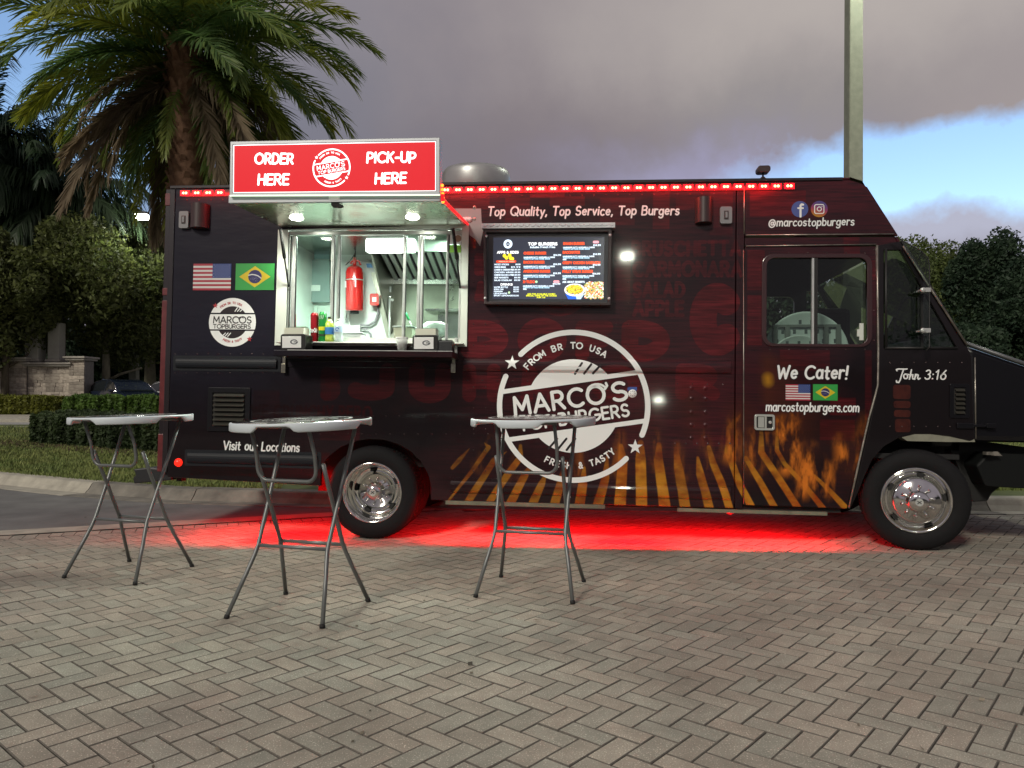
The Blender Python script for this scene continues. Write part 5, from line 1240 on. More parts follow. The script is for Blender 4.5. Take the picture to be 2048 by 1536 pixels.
# rivets, joined: far too many small ones to pick out
b = MB()
def rivet(px, py, r=.006): a = S(px, py); b.lathe([(0, .004), (r * .7, .003), (r, 0)], (a[0], -.0005, a[1]), 'y', 6)
for x in range(900, 1470, 24): rivet(x, 394 - (x - 900) * .012)
for x in list(range(350, 458, 24)): rivet(x, 400)
for x in range(905, 1466, 30): rivet(x, 760 + (x - 905) * .016); rivet(x, 712 + (x - 905) * .01)
for x in range(350, 560, 22): rivet(x, 708); rivet(x, 746)
for x in range(720, 900, 26): rivet(x, 832)
for x in range(640, 1000, 28): rivet(x, 868)
for y in range(480, 1000, 42): rivet(947, y); rivet(971, y) if y > 620 else None; rivet(1232, y); rivet(1256, y)
for x in range(1540, 1740, 38): rivet(x, 699); rivet(x, 506)
for x in range(1780, 1940, 24): rivet(x, 725); rivet(x, 853)
for y in range(500, 690, 60): rivet(1748, y)
for x in range(1350, 1466, 22): rivet(x, 887, .008)
b.build('rivets', mat('rivet_head', (.10, .07, .07), .25, metal=.6), truck, kind='stuff', flip=False)
for i, y in enumerate((776, 797, 824, 850, 876)):
    for x in (1383, 1411):
        a = S(x, y); b = MB(); b.lathe([(0, .010), (.012, .008), (.022, 0)], (a[0], -.0005, a[1]), 'y', 12); b.build('bolt_head', M_wrap, truck)
# gutter edge below the roof line and rails of the LED strip
MB().box(XB0 - .05, nose[0][0] - .2, -.012, -.001, ZR - .004, ZR + .022).build('gutter', M_post, truck, bevel=.003)
zl = [(441, 386), (963, 382), (1470, 375)]
def led_z(px): return Z_(386 if px < 441 else 386 - (px - 441) * .0118, px)
MB().box(X_(360, 386), X_(1590, 373), -.006, -.001, led_z(900) - .032, led_z(900) + .03).build('strip_rail', mat('strip_red', (.06, .004, .004), .3), truck)
# LED modules, each a part
M_ledr = mat('led_red', (.3, .0, .0), .5, emis=(1, .0012, .003), es=17.0); M_ledh = mat('led_hot', (1, .3, .1), .5, emis=(1, .24, .07), es=16)
b = MB(); b.box(-.037, .037, -.014, -.007, -.020, .020, 0)
for s in (-.013, .013): b.lathe([(0, .0075), (.007, .006), (.010, 0)], (s, -.0145, 0), 'y', 8, 1)
lo_ = b.build('led_light', [M_ledr, M_ledh], truck, flip=False)
pxs = [370, 398, 417, 445]
xs_ = [X_(371, 386), X_(395, 386), X_(418, 386), X_(441, 386)] + list(np.linspace(X_(893, 384), X_(1578, 373), 29))
for i, x in enumerate(xs_):
    o = lo_ if i == 0 else lo_.copy()
    if i: COL.objects.link(o); o.parent = truck
    o.location = (x, 0, led_z(900))

l = bpy.data.lights.new('strip_glow', 'AREA'); l.shape = 'RECTANGLE'; l.size = 5.2; l.size_y = .03; l.energy = 9; l.color = (1, .004, .008)
lo = bpy.data.objects.new('strip_glow', l); COL.objects.link(lo); lo.parent = truck; lo.location = (.8, -.05, led_z(900)); lo.rotation_euler = (radians(35), 0, 0)
# ---- fittings on the wall
M_grey = mat('grey_plastic', (.22, .22, .23), .5); M_tan = mat('housing', (.045, .026, .026), .4)
for x0, x1, yt, yb, lb in ((1439, 1463, 415, 449, None), (361, 381, 424, 458, None)):
    a, c = S(x0, yb), S(x1, yt); b = MB(); b.prism(rrect(a[0], c[0], a[1], c[1], .015, 3), -.035, 0); mx_ = (a[0] + c[0]) / 2; mz_ = (a[1] + c[1]) / 2
    b.box(mx_ - .018, mx_ + .018, -.042, -.035, mz_ - .035, mz_ + .035, 1); b.box(mx_ - .008, mx_ + .010, -.045, -.042, mz_ - .025, mz_ + .025, 0); b.build('hatch_catch', [M_grey, M_tan], truck, bevel=.004)
for x0, x1, yt, yb in ((1390, 1424, 398, 448), (384, 420, 410, 458)):
    a, c = S(x0, yb), S(x1, yt); w = (c[0] - a[0]) / 2; cx = (a[0] + c[0]) / 2; b = MB(); n = 10
    pr = [(cx - w * cos(pi * k / n), -.01 - .085 * sin(pi * k / n)) for k in range(n + 1)]
    V = [(p, q, a[1]) for p, q in pr] + [(p, q, c[1]) for p, q in pr]; k = n + 1
    b.add(V, [(i, i + 1, k + i + 1, k + i) for i in range(n)], 0, True); b.add(V[:k], [tuple(range(k))]); b.add(V[k:], [tuple(range(k))]); b.box(a[0], c[0], -.011, 0, a[1], c[1]); b.build('flood_lamp', M_tan, truck, flip=False)
def louvre(x0, x1, yt, yb, n, mcol, fr=.012):
    a, c = S(x0, yb), S(x1, yt); b = MB(); b.prism(rrect(a[0], c[0], a[1], c[1], .01, 2), -.012, .0, holes=[rrect(a[0] + fr, c[0] - fr, a[1] + fr, c[1] - fr, .004, 1)]); f = b.build('louvre_vent', M_blk, truck, bevel=.002)
    MB().box(a[0] + fr, c[0] - fr, -.0015, -.0005, a[1] + fr, c[1] - fr).build('backing', M_und, f)
    h = (c[1] - a[1] - 2 * fr) / n
    for i in range(n):
        z = a[1] + fr + h * (i + .15); b = MB(); b.add([(a[0] + fr + .01, -.006, z + h * .62), (c[0] - fr - .01, -.006, z + h * .62), (c[0] - fr - .01, -.030, z + .12 * h), (a[0] + fr + .01, -.030, z + .12 * h), (a[0] + fr + .01, -.004, z + h * .55), (c[0] - fr - .01, -.004, z + h * .55), (c[0] - fr - .01, -.028, z), (a[0] + fr + .01, -.028, z)],
            [(0, 1, 2, 3), (7, 6, 5, 4), (0, 3, 7, 4), (1, 5, 6, 2), (3, 2, 6, 7)]); b.build('slat', mcol, f)
    return f
M_slat = mat('slat_metal', (.05, .048, .04), .4, metal=.3)
louvre(415, 502, 776, 862, 7, M_slat, .045); louvre(1899, 1938, 768, 836, 6, M_slat, .03)
b = MB(); a = S(357, 925); b.lathe([(0, .03), (.028, .024), (.036, .006), (.038, 0)], (a[0], 0, a[1]), 'y', 20); b.build('marker_lamp', mat('marker_red', (.5, .01, .005), .3, emis=(1, .02, .008), es=1.1), truck)
# water inlet, stickers
a = S(1265, 787); b = MB(); b.lathe([(0, .008), (.03, .008), (.036, 0)], (a[0], 0, a[1]), 'y', 22)
for k in range(8): b.box(a[0] + .02 * cos(k * pi / 4) - .003, a[0] + .02 * cos(k * pi / 4) + .003, -.0095, -.0082, a[1] + .02 * sin(k * pi / 4) - .003, a[1] + .02 * sin(k * pi / 4) + .003, 1)
b.build('water_inlet', [M_dec, M_und], truck)
F = Flat(); F.poly([S(1255, 781), S(1274, 781), S(1274, 774), S(1255, 774)]); F.build('inlet_label', mat('label_blue', (.05, .10, .35), .4), fm_, truck)
a = S(987, 981); F = Flat(); F.ring(.022, .036, 0, 360, c=(0, 0)); F.build('filler_ring', M_dec, lambda u, v, e: (a[0] + u, -.002 - e, a[1] + v), truck)

def wall_text(text, p0, p1, cap, name, m=M_dec, slant=.12, sw=.08, gap=.25, space=.55, jit=.03, y=0, wide=1.0, parent=None, mode='strokes', fn=None, shadow=True):
    """text between two places of the wall, cap height in photo pixels"""
    pl, w = lay(text, gap, space, slant, jit, wide, random.Random(len(text)))
    a = S(*p0, y); c = S(*p1, y); h = cap * (S(p0[0], p0[1] - 10, y)[1] - a[1]) / 10
    ids = lay.ids; r = sw * h; o = None
    for wd in sorted(set(ids)):      # every word is a piece of vinyl of its own
        F = Flat(); G_ = Flat()
        for p, k_ in zip(pl, ids):
            if k_ != wd: continue
            q_ = [(a[0] + (c[0] - a[0]) * (q[0] / w), a[1] + (c[1] - a[1]) * q[0] / w + q[1] * h) for q in p]
            F.stroke(q_, r)
            if shadow: G_.stroke(q_, r * 1.5)
        if shadow: G_.build('lettering_outline', M_decm, lambda u, v, e: (u, y - .0015 - e * .25, v), parent or truck)
        o = F.build(name, m, lambda u, v, e: (u, y - .0045 - e, v), parent or truck)
    return o
wall_text("Top Quality, Top Service, Top Burgers", (976, 431.5), (1357, 429.5), 17, 'slogan_lettering', sw=.09)
wall_text("@marcostopburgers", (1537, 453), (1707, 450.5), 15, 'handle_lettering', sw=.082, gap=.24)
wall_text("We Cater!", (1554, 756.5), (1693, 757), 24.5, 'cater_lettering', sw=.092)
wall_text("marcostopburgers.com", (1532, 822), (1716.5, 823.5), 17, 'web_lettering', sw=.082, gap=.24)
wall_text("Visit our Locations", (447, 899), (598, 903), 16.5, 'locations_lettering', sw=.09, gap=.24)
# flowing script
JP = [[(.15, .92), (.1, 1.05), (.3, 1.12), (.75, 1.1), (1.0, 1.12)], [(.72, 1.1), (.55, .5), (.42, -.1), (.3, -.38), (.12, -.36), (.1, -.2)], A_(.88, .3, .17, .26, 100, 460, 12) + [(1.15, .5)], [(1.38, 1.05), (1.2, .0)], [(1.22, .2), (1.36, .5), (1.5, .48), (1.46, .2), (1.5, .02), (1.62, .06)], [(1.72, .54), (1.64, 0)], [(1.67, .2), (1.82, .52), (1.95, .46), (1.9, .12), (1.98, .0), (2.1, .1)]]
F = Flat(); a = S(1790, 758); c = S(1840, 758); k = (c[0] - a[0]) / 2.12; h = 18 * (S(1790, 748)[1] - a[1]) / 10
for p in JP: F.stroke([(a[0] + q[0] * k, a[1] + q[1] * h) for q in p], .075 * h)
F.build('script_lettering', M_dec, lambda u, v, e: (u, -.0045 - e, v), truck)
wall_text("3:16", (1849, 758), (1890, 758.5), 18, 'verse_lettering', sw=.075, slant=.18, shadow=False)
F = Flat(); F.poly([S(1441, 980.5), S(1461, 980.5), S(1461, 973.5), S(1441, 973.5)]); F.build('small_label', M_dec, fm_, truck)
wall_text("GRAY", (1443.5, 979.5), (1458.5, 979.5), 5, 'label_lettering', M_decm, 0, .11, y=-.003, shadow=False)
F = Flat(); F.poly([S(982, 964), S(1000, 964), S(1000, 957), S(982, 957)]); F.build('small_label', M_dec, fm_, truck)
wall_text("POTABLE", (983.5, 963), (998.5, 963), 4.4, 'label_lettering', M_decm, 0, .1, y=-.003, shadow=False)
# badges
lc = S(1146, 812); lr = (S(1299, 812)[0] - S(992, 812)[0]) / 2
logo_ring().build('badge', [M_dec, M_decm], lambda u, v, e: (lc[0] + u * lr, -.034 - e if (abs(lc[1] + v * lr - (Z_(732.5, 1190))) < .052) else -.0045 - e, lc[1] + v * lr), truck) if False else None
def badge_main():
    """the big badge follows the rub rail that runs through it"""
    F = logo_ring(); zm = Z_(732.5, 1190); hh = .060; b = MB()
    for pts, m, l in F.items:
        W_ = [(lc[0] + p[0] * lr, lc[1] + p[1] * lr) for p in pts]
        bands = [(-9, zm - hh), (zm - hh, zm - hh * .6), (zm - hh * .6, zm), (zm, zm + hh * .6), (zm + hh * .6, zm + hh), (zm + hh, 9)]
        for z0, z1 in bands:
            q = clip(clip(W_, 0, 1, -z0), 0, -1, z1)
            if len(q) < 3: continue
            def yy(z):
                t = abs(z - zm) / hh
                return -.0052 if t >= .999 else -.0052 - .031 * (1 - t ** 2.2) ** .5
            b.add([(p[0], yy(p[1]) - l * .0003, p[1]) for p in q], [tuple(range(len(q)))], m)
    return b.build('badge', [M_dec, M_decm], truck, flip=False)
badge_main()
sc_ = S(465, 644.7); sr = 47 * (S(475, 644)[0] - S(465, 644)[0]) / 10
logo_disc().build('badge', [M_dec, M_decm, M_decr], lambda u, v, e: (sc_[0] + u * sr, -.003 - e, sc_[1] + v * sr), truck, label='small round white badge with dark lettering')
# flags
def flag_us():
    r = Raster(0, 1.9, 0, 1.3, 190, (.62, .62, .60))
    for i in range(13):
        if i % 2 == 0: r.rect(0, 1.9, i * .1, (i + 1) * .1, (.36, .022, .045))
    r.rect(.97, 1.9, .6, 1.3, (.018, .045, .20))
    for i in range(9):
        for j in range(11):
            if (i + j) % 2 == 0: r.stroke([(1.04 + j * .077, .67 + i * .07)], .015, (.55, .58, .62), .008)
    return r.image('flag_us')
def flag_br():
    r = Raster(0, 1.9, 0, 1.3, 190, (.03, .33, .06)); r.poly([(.18, .65), (.95, 1.17), (1.72, .65), (.95, .13)], (.62, .47, .015)); r.stroke([(.95, .65)], .33, (.022, .022, .11), .012)
    r.stroke([(.64, .72), (.8, .76), (.95, .74), (1.1, .69), (1.25, .58)], .026, (.6, .62, .6), .01)
    for i in range(26): a = random.random() * 6.28; q = random.random() * .26; r.stroke([(.95 + q * cos(a), .56 + q * .6 * sin(a))], .008, (.4, .4, .5), .008)
    return r.image('flag_br')
IU, IB = flag_us(), flag_br()
for im, x0, x1, yt, yb, lb in ((IU, 386, 463, 527.5, 580.6, None), (IB, 470.8, 549.5, 527, 580, None), (IU, 1571, 1620.5, 769, 800.5, None), (IB, 1625.8, 1675, 769, 800.5, None)):
    a, c = S(x0, yb), S(x1, yt); mm_ = img_mat('flag_print', im, a[0], c[0], a[1], c[1], rough=.4)
    MB().box(a[0], c[0], -.004, -.0015, a[1], c[1]).build('flag_sticker', mm_, truck)
# round social icons
a = S(1599.5, 418.5); r_ = 16.8 * (S(1609, 418)[0] - a[0]) / 9.5
F = Flat(); F.disc(1, 0, 0); F.stroke([(.38, .55), (.2, .6), (.08, .45), (.08, -.92)], .13, 1, 2); F.stroke([(-.22, .12), (.36, .12)], .11, 1, 5)
F.build('social_icon', [mat('icon_blue', (.07, .10, .30), .4), M_dec], lambda u, v, e: (a[0] + u * r_, -.003 - e, a[1] + v * r_), truck)
a2 = S(1638.3, 418.2); F = Flat()
circ = [(cos(2 * pi * i / 48), sin(2 * pi * i / 48)) for i in range(48)]
for k in range(8):
    t0, t1 = -1 + k * .25, -1 + (k + 1) * .25; q = clip(clip(circ, .3, 1, -t0 * 1.04), -.3, -1, t1 * 1.04)
    if len(q) > 2: F.poly(q, k + 1, 0)
rr_ = rrect(-.55, .55, -.55, .55, .2, 4); F.stroke(rr_ + [rr_[0], rr_[1]], .055, 0, 2); F.stroke(A_(0, 0, .25, .25, 0, 360, 16), .055, 0, 5); F.disc(.06, 0, 5, (.32, .32), 8)
cr = [(.45, .20, .02), (.42, .13, .03), (.38, .08, .05), (.32, .05, .09), (.24, .04, .13), (.15, .04, .17), (.10, .05, .2), (.07, .06, .22)]
F.build('social_icon', [M_dec] + [mat('icon_tone', c_, .4) for c_ in cr], lambda u, v, e: (a2[0] + u * r_, -.003 - e, a2[1] + v * r_), truck)

# ---- wheels: set upright on the ground, then tied to the truck
TRB, RIMR = .405, .262
def wheel(wx_, wy_, rear, steer):
    h = bpy.data.objects.new('wheel', None); COL.objects.link(h)
    b = MB()
    prof = [(RIMR - .012, .00), (RIMR + .01, .018), (RIMR + .05, .030), (.36, .024), (.392, .008), (.402, -.012), (TRB, -.03), (TRB, -.205), (.402, -.222), (.36, -.245), (RIMR, -.235), (.20, -.21)]
    b.lathe(prof, (0, 0, 0), 'y', 72)
    if rear: b.lathe([(p[0], p[1] - .30) for p in prof], (0, 0, 0), 'y', 72)
    o = b.build('tyre', M_tyre); me_t = o
    b = MB()
    for k in range(0, 72):
        a = 2 * pi * k / 72
        for y0, y1 in ((.035, .075), (.10, .14), (.165, .20)):
            c, s = cos(a), sin(a); c2, s2 = cos(a + .05), sin(a + .05); rA, rB = TRB - .002, TRB + .004
            b.add([(c * rA, y0, s * rA), (c2 * rA, y0, s2 * rA), (c2 * rA, y1, s2 * rA), (c * rA, y1, s * rA), (c * rB, y0, s * rB), (c2 * rB, y0, s2 * rB), (c2 * rB, y1, s2 * rB), (c * rB, y1, s * rB)], [(4, 5, 6, 7), (0, 1, 5, 4), (3, 2, 6, 7), (0, 4, 7, 3), (1, 5, 6, 2)])
    tr2 = b.build('tread', M_tyre, flip=False); tr2['kind'] = 'stuff'
    b = MB()
    if rear: rp = [(RIMR, .0), (RIMR + .006, .016), (RIMR - .004, .024), (RIMR - .016, .014), (.240, .0), (.232, -.05), (.226, -.12), (.205, -.150), (.150, -.152), (.148, -.120), (.145, -.116), (.085, -.112), (.078, -.10), (.076, -.045), (.066, -.020), (.050, -.004), (.032, .000), (0, .000)]
    else: rp = [(RIMR, -.0), (RIMR + .006, .016), (RIMR - .004, .024), (RIMR - .016, .014), (.236, .004), (.228, -.028), (.215, -.034), (.205, -.022), (.186, .035), (.172, .058), (.166, .060), (.160, .066), (.152, .066), (.146, .072), (.088, .072), (.084, .080), (.082, .112), (.070, .128), (.045, .136), (0, .138)]
    b.lathe(rp, (0, 0, 0), 'y', 64); rim = b.build('rim', M_chrw)
    b = MB(); br = .115 if rear else .118; by = -.114 if rear else .072
    for k in range(10):
        a = 2 * pi * (k + .3) / 10; b.lathe([(0, .026), (.006, .025), (.010, .018), (.011, .006), (.014, .004), (.014, 0)], (br * cos(a), -by, br * sin(a)), 'y', 10)
    nuts = b.build('wheel_nuts', M_chrw); nuts['kind'] = 'stuff'
    holes = []; hr = .188 if rear else .212; hy = -.1515 if rear else -.020
    for k in range(5):
        b = MB(); a = 2 * pi * (k + .1) / 5 + (.35 if rear else .0); ca, sa = cos(a), sin(a)
        V = [(hr * ca + .034 * cos(t) * -sa + .013 * sin(t) * ca, -hy - .012, hr * sa + .034 * cos(t) * ca + .013 * sin(t) * sa) for t in np.linspace(0, 2 * pi, 14, endpoint=False)]
        b.add(V, [tuple(range(14))]); holes.append(b.build('hand_hole', M_und, flip=False))
    b = MB(); hy2 = .0015 if rear else .1395; F = Flat(); F.disc(.030, 0, 0, n=20); F.stroke([(-.014, .010), (0, 0), (.014, .010)], .003, 1, 2); F.stroke([(-.014, -.010), (0, 0), (.014, -.010)], .003, 1, 5)
    cap_ = F.build('hub_badge', [M_alu, M_und], lambda u, v, e: (u, -hy2 - e, v))
    for o in [me_t, tr2, rim, nuts, cap_] + holes: o.parent = h
    h.matrix_world = Matrix.Translation((wx_, wy_, TRB + .002)) @ Matrix.Rotation(-.09557 - steer, 4, 'Z')
    bpy.context.view_layer.update(); mw = h.matrix_world.copy(); h.parent = truck; h.matrix_parent_inverse = truck.matrix_world.inverted(); h.matrix_basis = mw
    return h
M_chrw = mat('polished_wheel', (.72, .72, .70), .10, metal=1, bump=.05, bscale=30)
wheel(-1.22, 6.75, True, 0); wheel(3.275, 6.235 + .02, False, radians(12))
# far side tyres
for x in (rcx, fcx):
    p = TM @ Vector((x, TW - .03, 0)); b = MB(); b.lathe([(.2, 0), (.38, 0), (TRB, .02), (TRB, .24), (.38, .26), (.2, .26)], (0, 0, 0), 'y', 40); o = b.build('far_tyre', M_tyre); mw = Matrix.Translation((p.x, p.y, TRB + .002)) @ Matrix.Rotation(-.09557, 4, 'Z'); o.parent = truck; o.matrix_parent_inverse = truck.matrix_world.inverted(); o.matrix_basis = mw
b = MB(); b.tube([(rcx, .3, .42), (rcx, TW - .3, .42)], .07, 12); b.tube([(fcx, .3, .5), (fcx, TW - .3, .5)], .05, 12); b.lathe([(0, .17), (.12, .14), (.18, 0), (.12, -.14), (0, -.17)], (rcx, TW / 2, .42), 'z', 20); b.build('axle', M_und, truck)
# red glow strips below the body
M_under = mat('under_strip', (.2, 0, 0), .5, emis=(1, .01, .02), es=14)
def under(x0, x1, power, z=.47, y=.10):
    o = MB().box(x0, x1, y - .010, y + .010, z, z + .01).build('underglow_strip', M_under, truck)
    l = bpy.data.lights.new('underglow_light', 'AREA'); l.shape = 'RECTANGLE'; l.size = x1 - x0; l.size_y = .09; l.energy = power; l.color = (1, .0015, .004); l.spread = radians(170)
    lo = bpy.data.objects.new('underglow_light', l); COL.objects.link(lo); lo.parent = truck; lo.location = ((x0 + x1) / 2, y, z - .006); return o
under(.75, 3.6, 150, z=.46, y=.12); under(-1.25, -.62, 36, z=.64, y=.17)
b = MB(); a0 = P3(1437, 1014, .1); a1 = P3(1484, 1012, .1); zz = [P3(1437, 1015, .1), P3(1450, 1012, .1), P3(1466, 1014, .1), P3(1485, 1012, .1), P3(1480, 1020, .1), P3(1462, 1029, .1), P3(1450, 1022, .1), P3(1438, 1021, .1)]
b.prism([(p[0], p[2]) for p in zz], .09, .13); b.tube([P3(1460 + 8 * cos(t), 1022 + 6 * sin(t), .085) for t in np.linspace(0, 5, 14)], .006, 6); b.build('tow_bracket', mat('bracket_red_lit', (.25, .03, .03), .35, metal=.4, emis=(1, .01, .02), es=.25), truck)  # red light of the underglow put into its colour and emission
# ------------------------------------------------------------------ serving window, kitchen, awning, sign
def plate(name, pts, y0, y1, m, parent=None, holes=(), bevel=0, label=None):
    return MB().prism([S(*p) for p in pts], y0, y1, holes=holes).build(name, m, parent or truck, label, bevel=bevel)
M_wh = mat('kitchen_white', (.66, .72, .68), .35, var=.04, vscale=3); M_bluegrey = mat('panel_grey', (.26, .33, .33), .4)
fin = [(wxa + .10, wza + .08), (wxb - .07, wza + .08), (wxb - .07, wzb), (wxa + .10, wzb)]
fout = [S(550, 691), S(934, 693.5), S(938, 450), S(557, 460)]
b = MB(); b.prism(fout, -.012, -.001, holes=[fin]); wf = b.build('window_frame', M_white, truck, bevel=.003)
zs_ = Z_(682, 745); ix0, ix1 = X_(586, 580), X_(921, 580)
MB().box(wxa + .05, wxb - .03, -.10, .05, Z_(686, 745) - .012, Z_(686, 745)).build('window_sill', M_white, truck, bevel=.004)
# aluminium channels of the sliding panes
def vbar(px, w, y, name='window_mullion', m=M_alu, zt=None):
    x = X_(px, 580); w *= .72; MB().box(x + w / 2 + .002, x + w / 2 + .009, y + .002, y + .016, Z_(686, 745) + .02, wzb - .05).build('seal_strip', M_seal, truck); b = MB(); b.box(x - w / 2, x + w / 2, y, y + .022, Z_(686, 745), wzb - .005); b.box(x - w * .12, x + w * .12, y - .006, y, Z_(686, 745), wzb - .005); return b.build(name, m, truck, bevel=.003)
for px, w, y in ((573, .05, .012), (583, .05, .03), (663, .035, .006), (673, .028, .035), (807, .03, .008), (835, .03, .034), (842, .026, .012), (893, .022, .006), (920, .04, .02)): vbar(px, w, y)
MB().box(wxa + .1, wxb - .07, .0, .05, wzb - .045, wzb - .012).build('window_head', M_alu, truck, bevel=.003)
MB().box(wxa + .1, wxb - .07, .0, .04, Z_(686, 745), Z_(686, 745) + .018).build('window_track', M_alu, truck, bevel=.003)
for a_, c_, y in ((586, 660, .045), (811, 832, .02), (845, 890, .03), (896, 916, .018)):
    MB().box(X_(a_, 580), X_(c_, 580), y, y + .004, Z_(684, 745), wzb - .04).build('sliding_pane', M_glk, truck)
# kitchen box
YB = 2.16; KX0, KX1 = -1.35, 1.55; KZ1 = 2.93
MB().box(KX0, KX1, YB, YB + .02, 1.05, KZ1).build('kitchen_wall', M_wh, truck)
MB().box(KX0, KX1, .06, YB, KZ1, KZ1 + .02).build('kitchen_ceiling', M_inox, truck)
MB().box(KX0 - .02, KX0, .06, YB, 1.05, KZ1).build('kitchen_wall', M_wh, truck); MB().box(KX1, KX1 + .02, .06, YB, 1.05, KZ1).build('kitchen_wall', M_inox, truck)
MB().box(KX0, KX1, .042, .058, 1.05, wza + .075).build('kitchen_wall', M_wh, truck)
MB().box(KX0, wxa + .09, .042, .058, wza + .08, KZ1).build('kitchen_wall', M_wh, truck); MB().box(wxb - .06, KX1, .042, .058, wza + .08, KZ1).build('kitchen_wall', M_wh, truck)
MB().box(wxa + .1, wxb - .07, .06, .55, Z_(690, 745) - .04, Z_(690, 745)).build('counter', M_inox, truck, bevel=.004)
# rear wall of the kitchen in stainless behind the hood
def pl3(name, pts, y, m, parent=None, th=.01, label=None):
    P = [S(*p, y) for p in pts]; return MB().prism(P, y, y + th).build(name, m, parent or truck, label)
hood = truck
M_inoxd = mat('stainless_dark', (.24, .24, .20), .3, metal=.85, var=.2, vscale=4); pl3('splashback', ((779, 700), (960, 700), (960, 545), (742, 545)), 2.12, M_inoxd)
hb = [S(741, 545, 2.1), S(790, 700, 2.1)]
hx = S(741, 506, 1.25)
# canopy: left cheek, slanted filters, front fascia
x0 = S(737, 504, 1.15)[0]; z1 = S(737, 504, 1.15)[1]; xr = 1.5
b = MB(); zf = z1; 
b.box(x0, xr, 1.13, 1.17, zf - .0, KZ1 - .02); b.build('hood_fascia', mat('fascia_grey', (.22, .26, .23), .35, metal=.4), truck)
cheek = [(1.15, KZ1 - .02), (1.15, zf), (1.25, zf - .02), (2.11, 2.0), (2.11, KZ1 - .02)]
b = MB(); V = [(x0, y, z) for y, z in cheek] + [(x0 + .02, y, z) for y, z in cheek]; n = 5
b.add(V, [tuple(range(5)), tuple(range(9, 4, -1))] + [(i, (i + 1) % n, n + (i + 1) % n, n + i) for i in range(n)]); b.build('hood_cheek', mat('cheek_dark', (.13, .13, .11), .3, metal=.8), truck)
M_dkin = mat('filter_dark', (.03, .03, .028), .35, metal=.6)
f0 = (1.22, zf + .12); f1_ = (2.05, S(800, 558, 2.05)[1])
nb_ = 22; b = MB(); b.add([(x0 + .03, f0[0] + .02, f0[1] + .02), (xr, f0[0] + .02, f0[1] + .02), (xr, f1_[0] + .02, f1_[1] + .02), (x0 + .03, f1_[0] + .02, f1_[1] + .02)], [(0, 1, 2, 3)]); b.build('filter_back', M_dkin, truck, flip=False)
for k in range(nb_):
    xa = x0 + .05 + (xr - x0 - .06) * k / nb_; w = (xr - x0) / nb_ * .58; b = MB()
    o3 = [(xa, f0[0], f0[1]), (xa + w, f0[0], f0[1]), (xa + w, f1_[0], f1_[1]), (xa, f1_[0], f1_[1])]
    b.add(o3 + [(p[0], p[1] - .0, p[2] - .02) for p in o3], [(4, 5, 6, 7), (0, 4, 7, 3), (1, 2, 6, 5), (0, 1, 5, 4)]); b.build('filter_baffle', M_alu, truck)
MB().box(x0 + .02, xr, 2.04, 2.11, f1_[1] - .06, f1_[1] + .0).build('grease_gutter', M_inox, truck)
M_tube = mat('tube_light', (1, 1, 1), .5, emis=(.92, 1.0, .90), es=4.5)
lz = S(780, 490, 1.0); b = MB(); xl0, xl1 = S(735, 490, 1.1)[0], S(832, 490, 1.1)[0]
b.box(xl0, xl1, 1.02, 1.12, S(760, 503, 1.02)[1], S(760, 476, 1.02)[1]); b.build('ceiling_light', M_tube, truck, bevel=.02)
for x, y, e in ((-.55, .75, 66), (.55, .75, 66)):
    l = bpy.data.lights.new('kitchen_light', 'AREA'); l.size = .5; l.size_y = .3; l.shape = 'RECTANGLE'; l.energy = e; l.color = (.87, 1.0, .88); lo = bpy.data.objects.new('kitchen_light', l); COL.objects.link(lo); lo.parent = truck; lo.location = (x, y, KZ1 - .06)
# electric panel, switches
pl3('electric_panel', ((597, 604), (659, 604), (659, 519), (597, 519)), 2.08, M_bluegrey, th=.07); pl3('electric_label', ((613, 582), (640, 582), (640, 570), (613, 570)), 2.07, M_dec, th=.008)
for x0_, x1_ in ((598, 607), (611, 625), (628, 634)): pl3('wall_socket', ((x0_, 634), (x1_, 634), (x1_, 612), (x0_, 612)), 2.13, M_wh, th=.03)
M_blue = mat('soft_blue', (.30, .45, .50), .5); pl3('shelf_panel', ((600, 518), (659, 518), (659, 468), (600, 468)), 2.14, M_blue, th=.012)
pl3('wall_label', ((734, 535), (745, 535), (742, 527), (732, 527)), 2.13, mat('note_blue', (.12, .3, .6), .5), th=.01)
pl3('allergy_note', ((583, 657), (592, 657), (592, 628), (583, 628)), .10, mat('note_red', (.5, .04, .04), .5), th=.004)
# suppression tank: hangs on the far wall
M_redp = mat('tank_red', (.50, .012, .010), .22, coat=1)
def item(name, px, py, y, label, cat, group=None):
    p = P3(px, py, y); e = empty(name, (0, 0, 0), 0, label, cat, group); w = TM @ Vector(p); e.location = w; e.rotation_euler = (0, 0, -.09557); return e
def sz(px, py, dpx, y): return abs(S(px + dpx, py, y)[0] - S(px, py, y)[0])
ty = 1.98; tk = item('suppression_tank', 709, 622, ty, 'tall red fire suppression tank hanging on the white kitchen wall', 'fire tank'); r = sz(709, 580, 17.5, ty); h = S(709, 531, ty)[1] - S(709, 622, ty)[1]
MB().lathe([(0, 0), (r * .9, 0), (r, .015), (r, h - .09), (r * .9, h - .04), (r * .5, h - .005), (0, h)], (0, 0, 0), 'z', 28).build('cylinder', M_redp, tk)
MB().lathe([(r + .004, h * .66), (r + .004, h * .68)], (0, 0, 0), 'z', 28).build('strap', M_alu, tk)
b = MB(); b.add([(-.10, -r - .002 if 0 else -sqrt(max(0, r * r - .0081)) - .012, h * .50), (.05, -sqrt(max(0, r * r - .0025)) - .012, h * .50), (.05, -sqrt(max(0, r * r - .0025)) - .012, h * .64), (-.10, -sqrt(max(0, r * r - .0081)) - .012, h * .64)], [(0, 1, 2, 3)]); b.build('label_plate', M_dec, tk, flip=False)
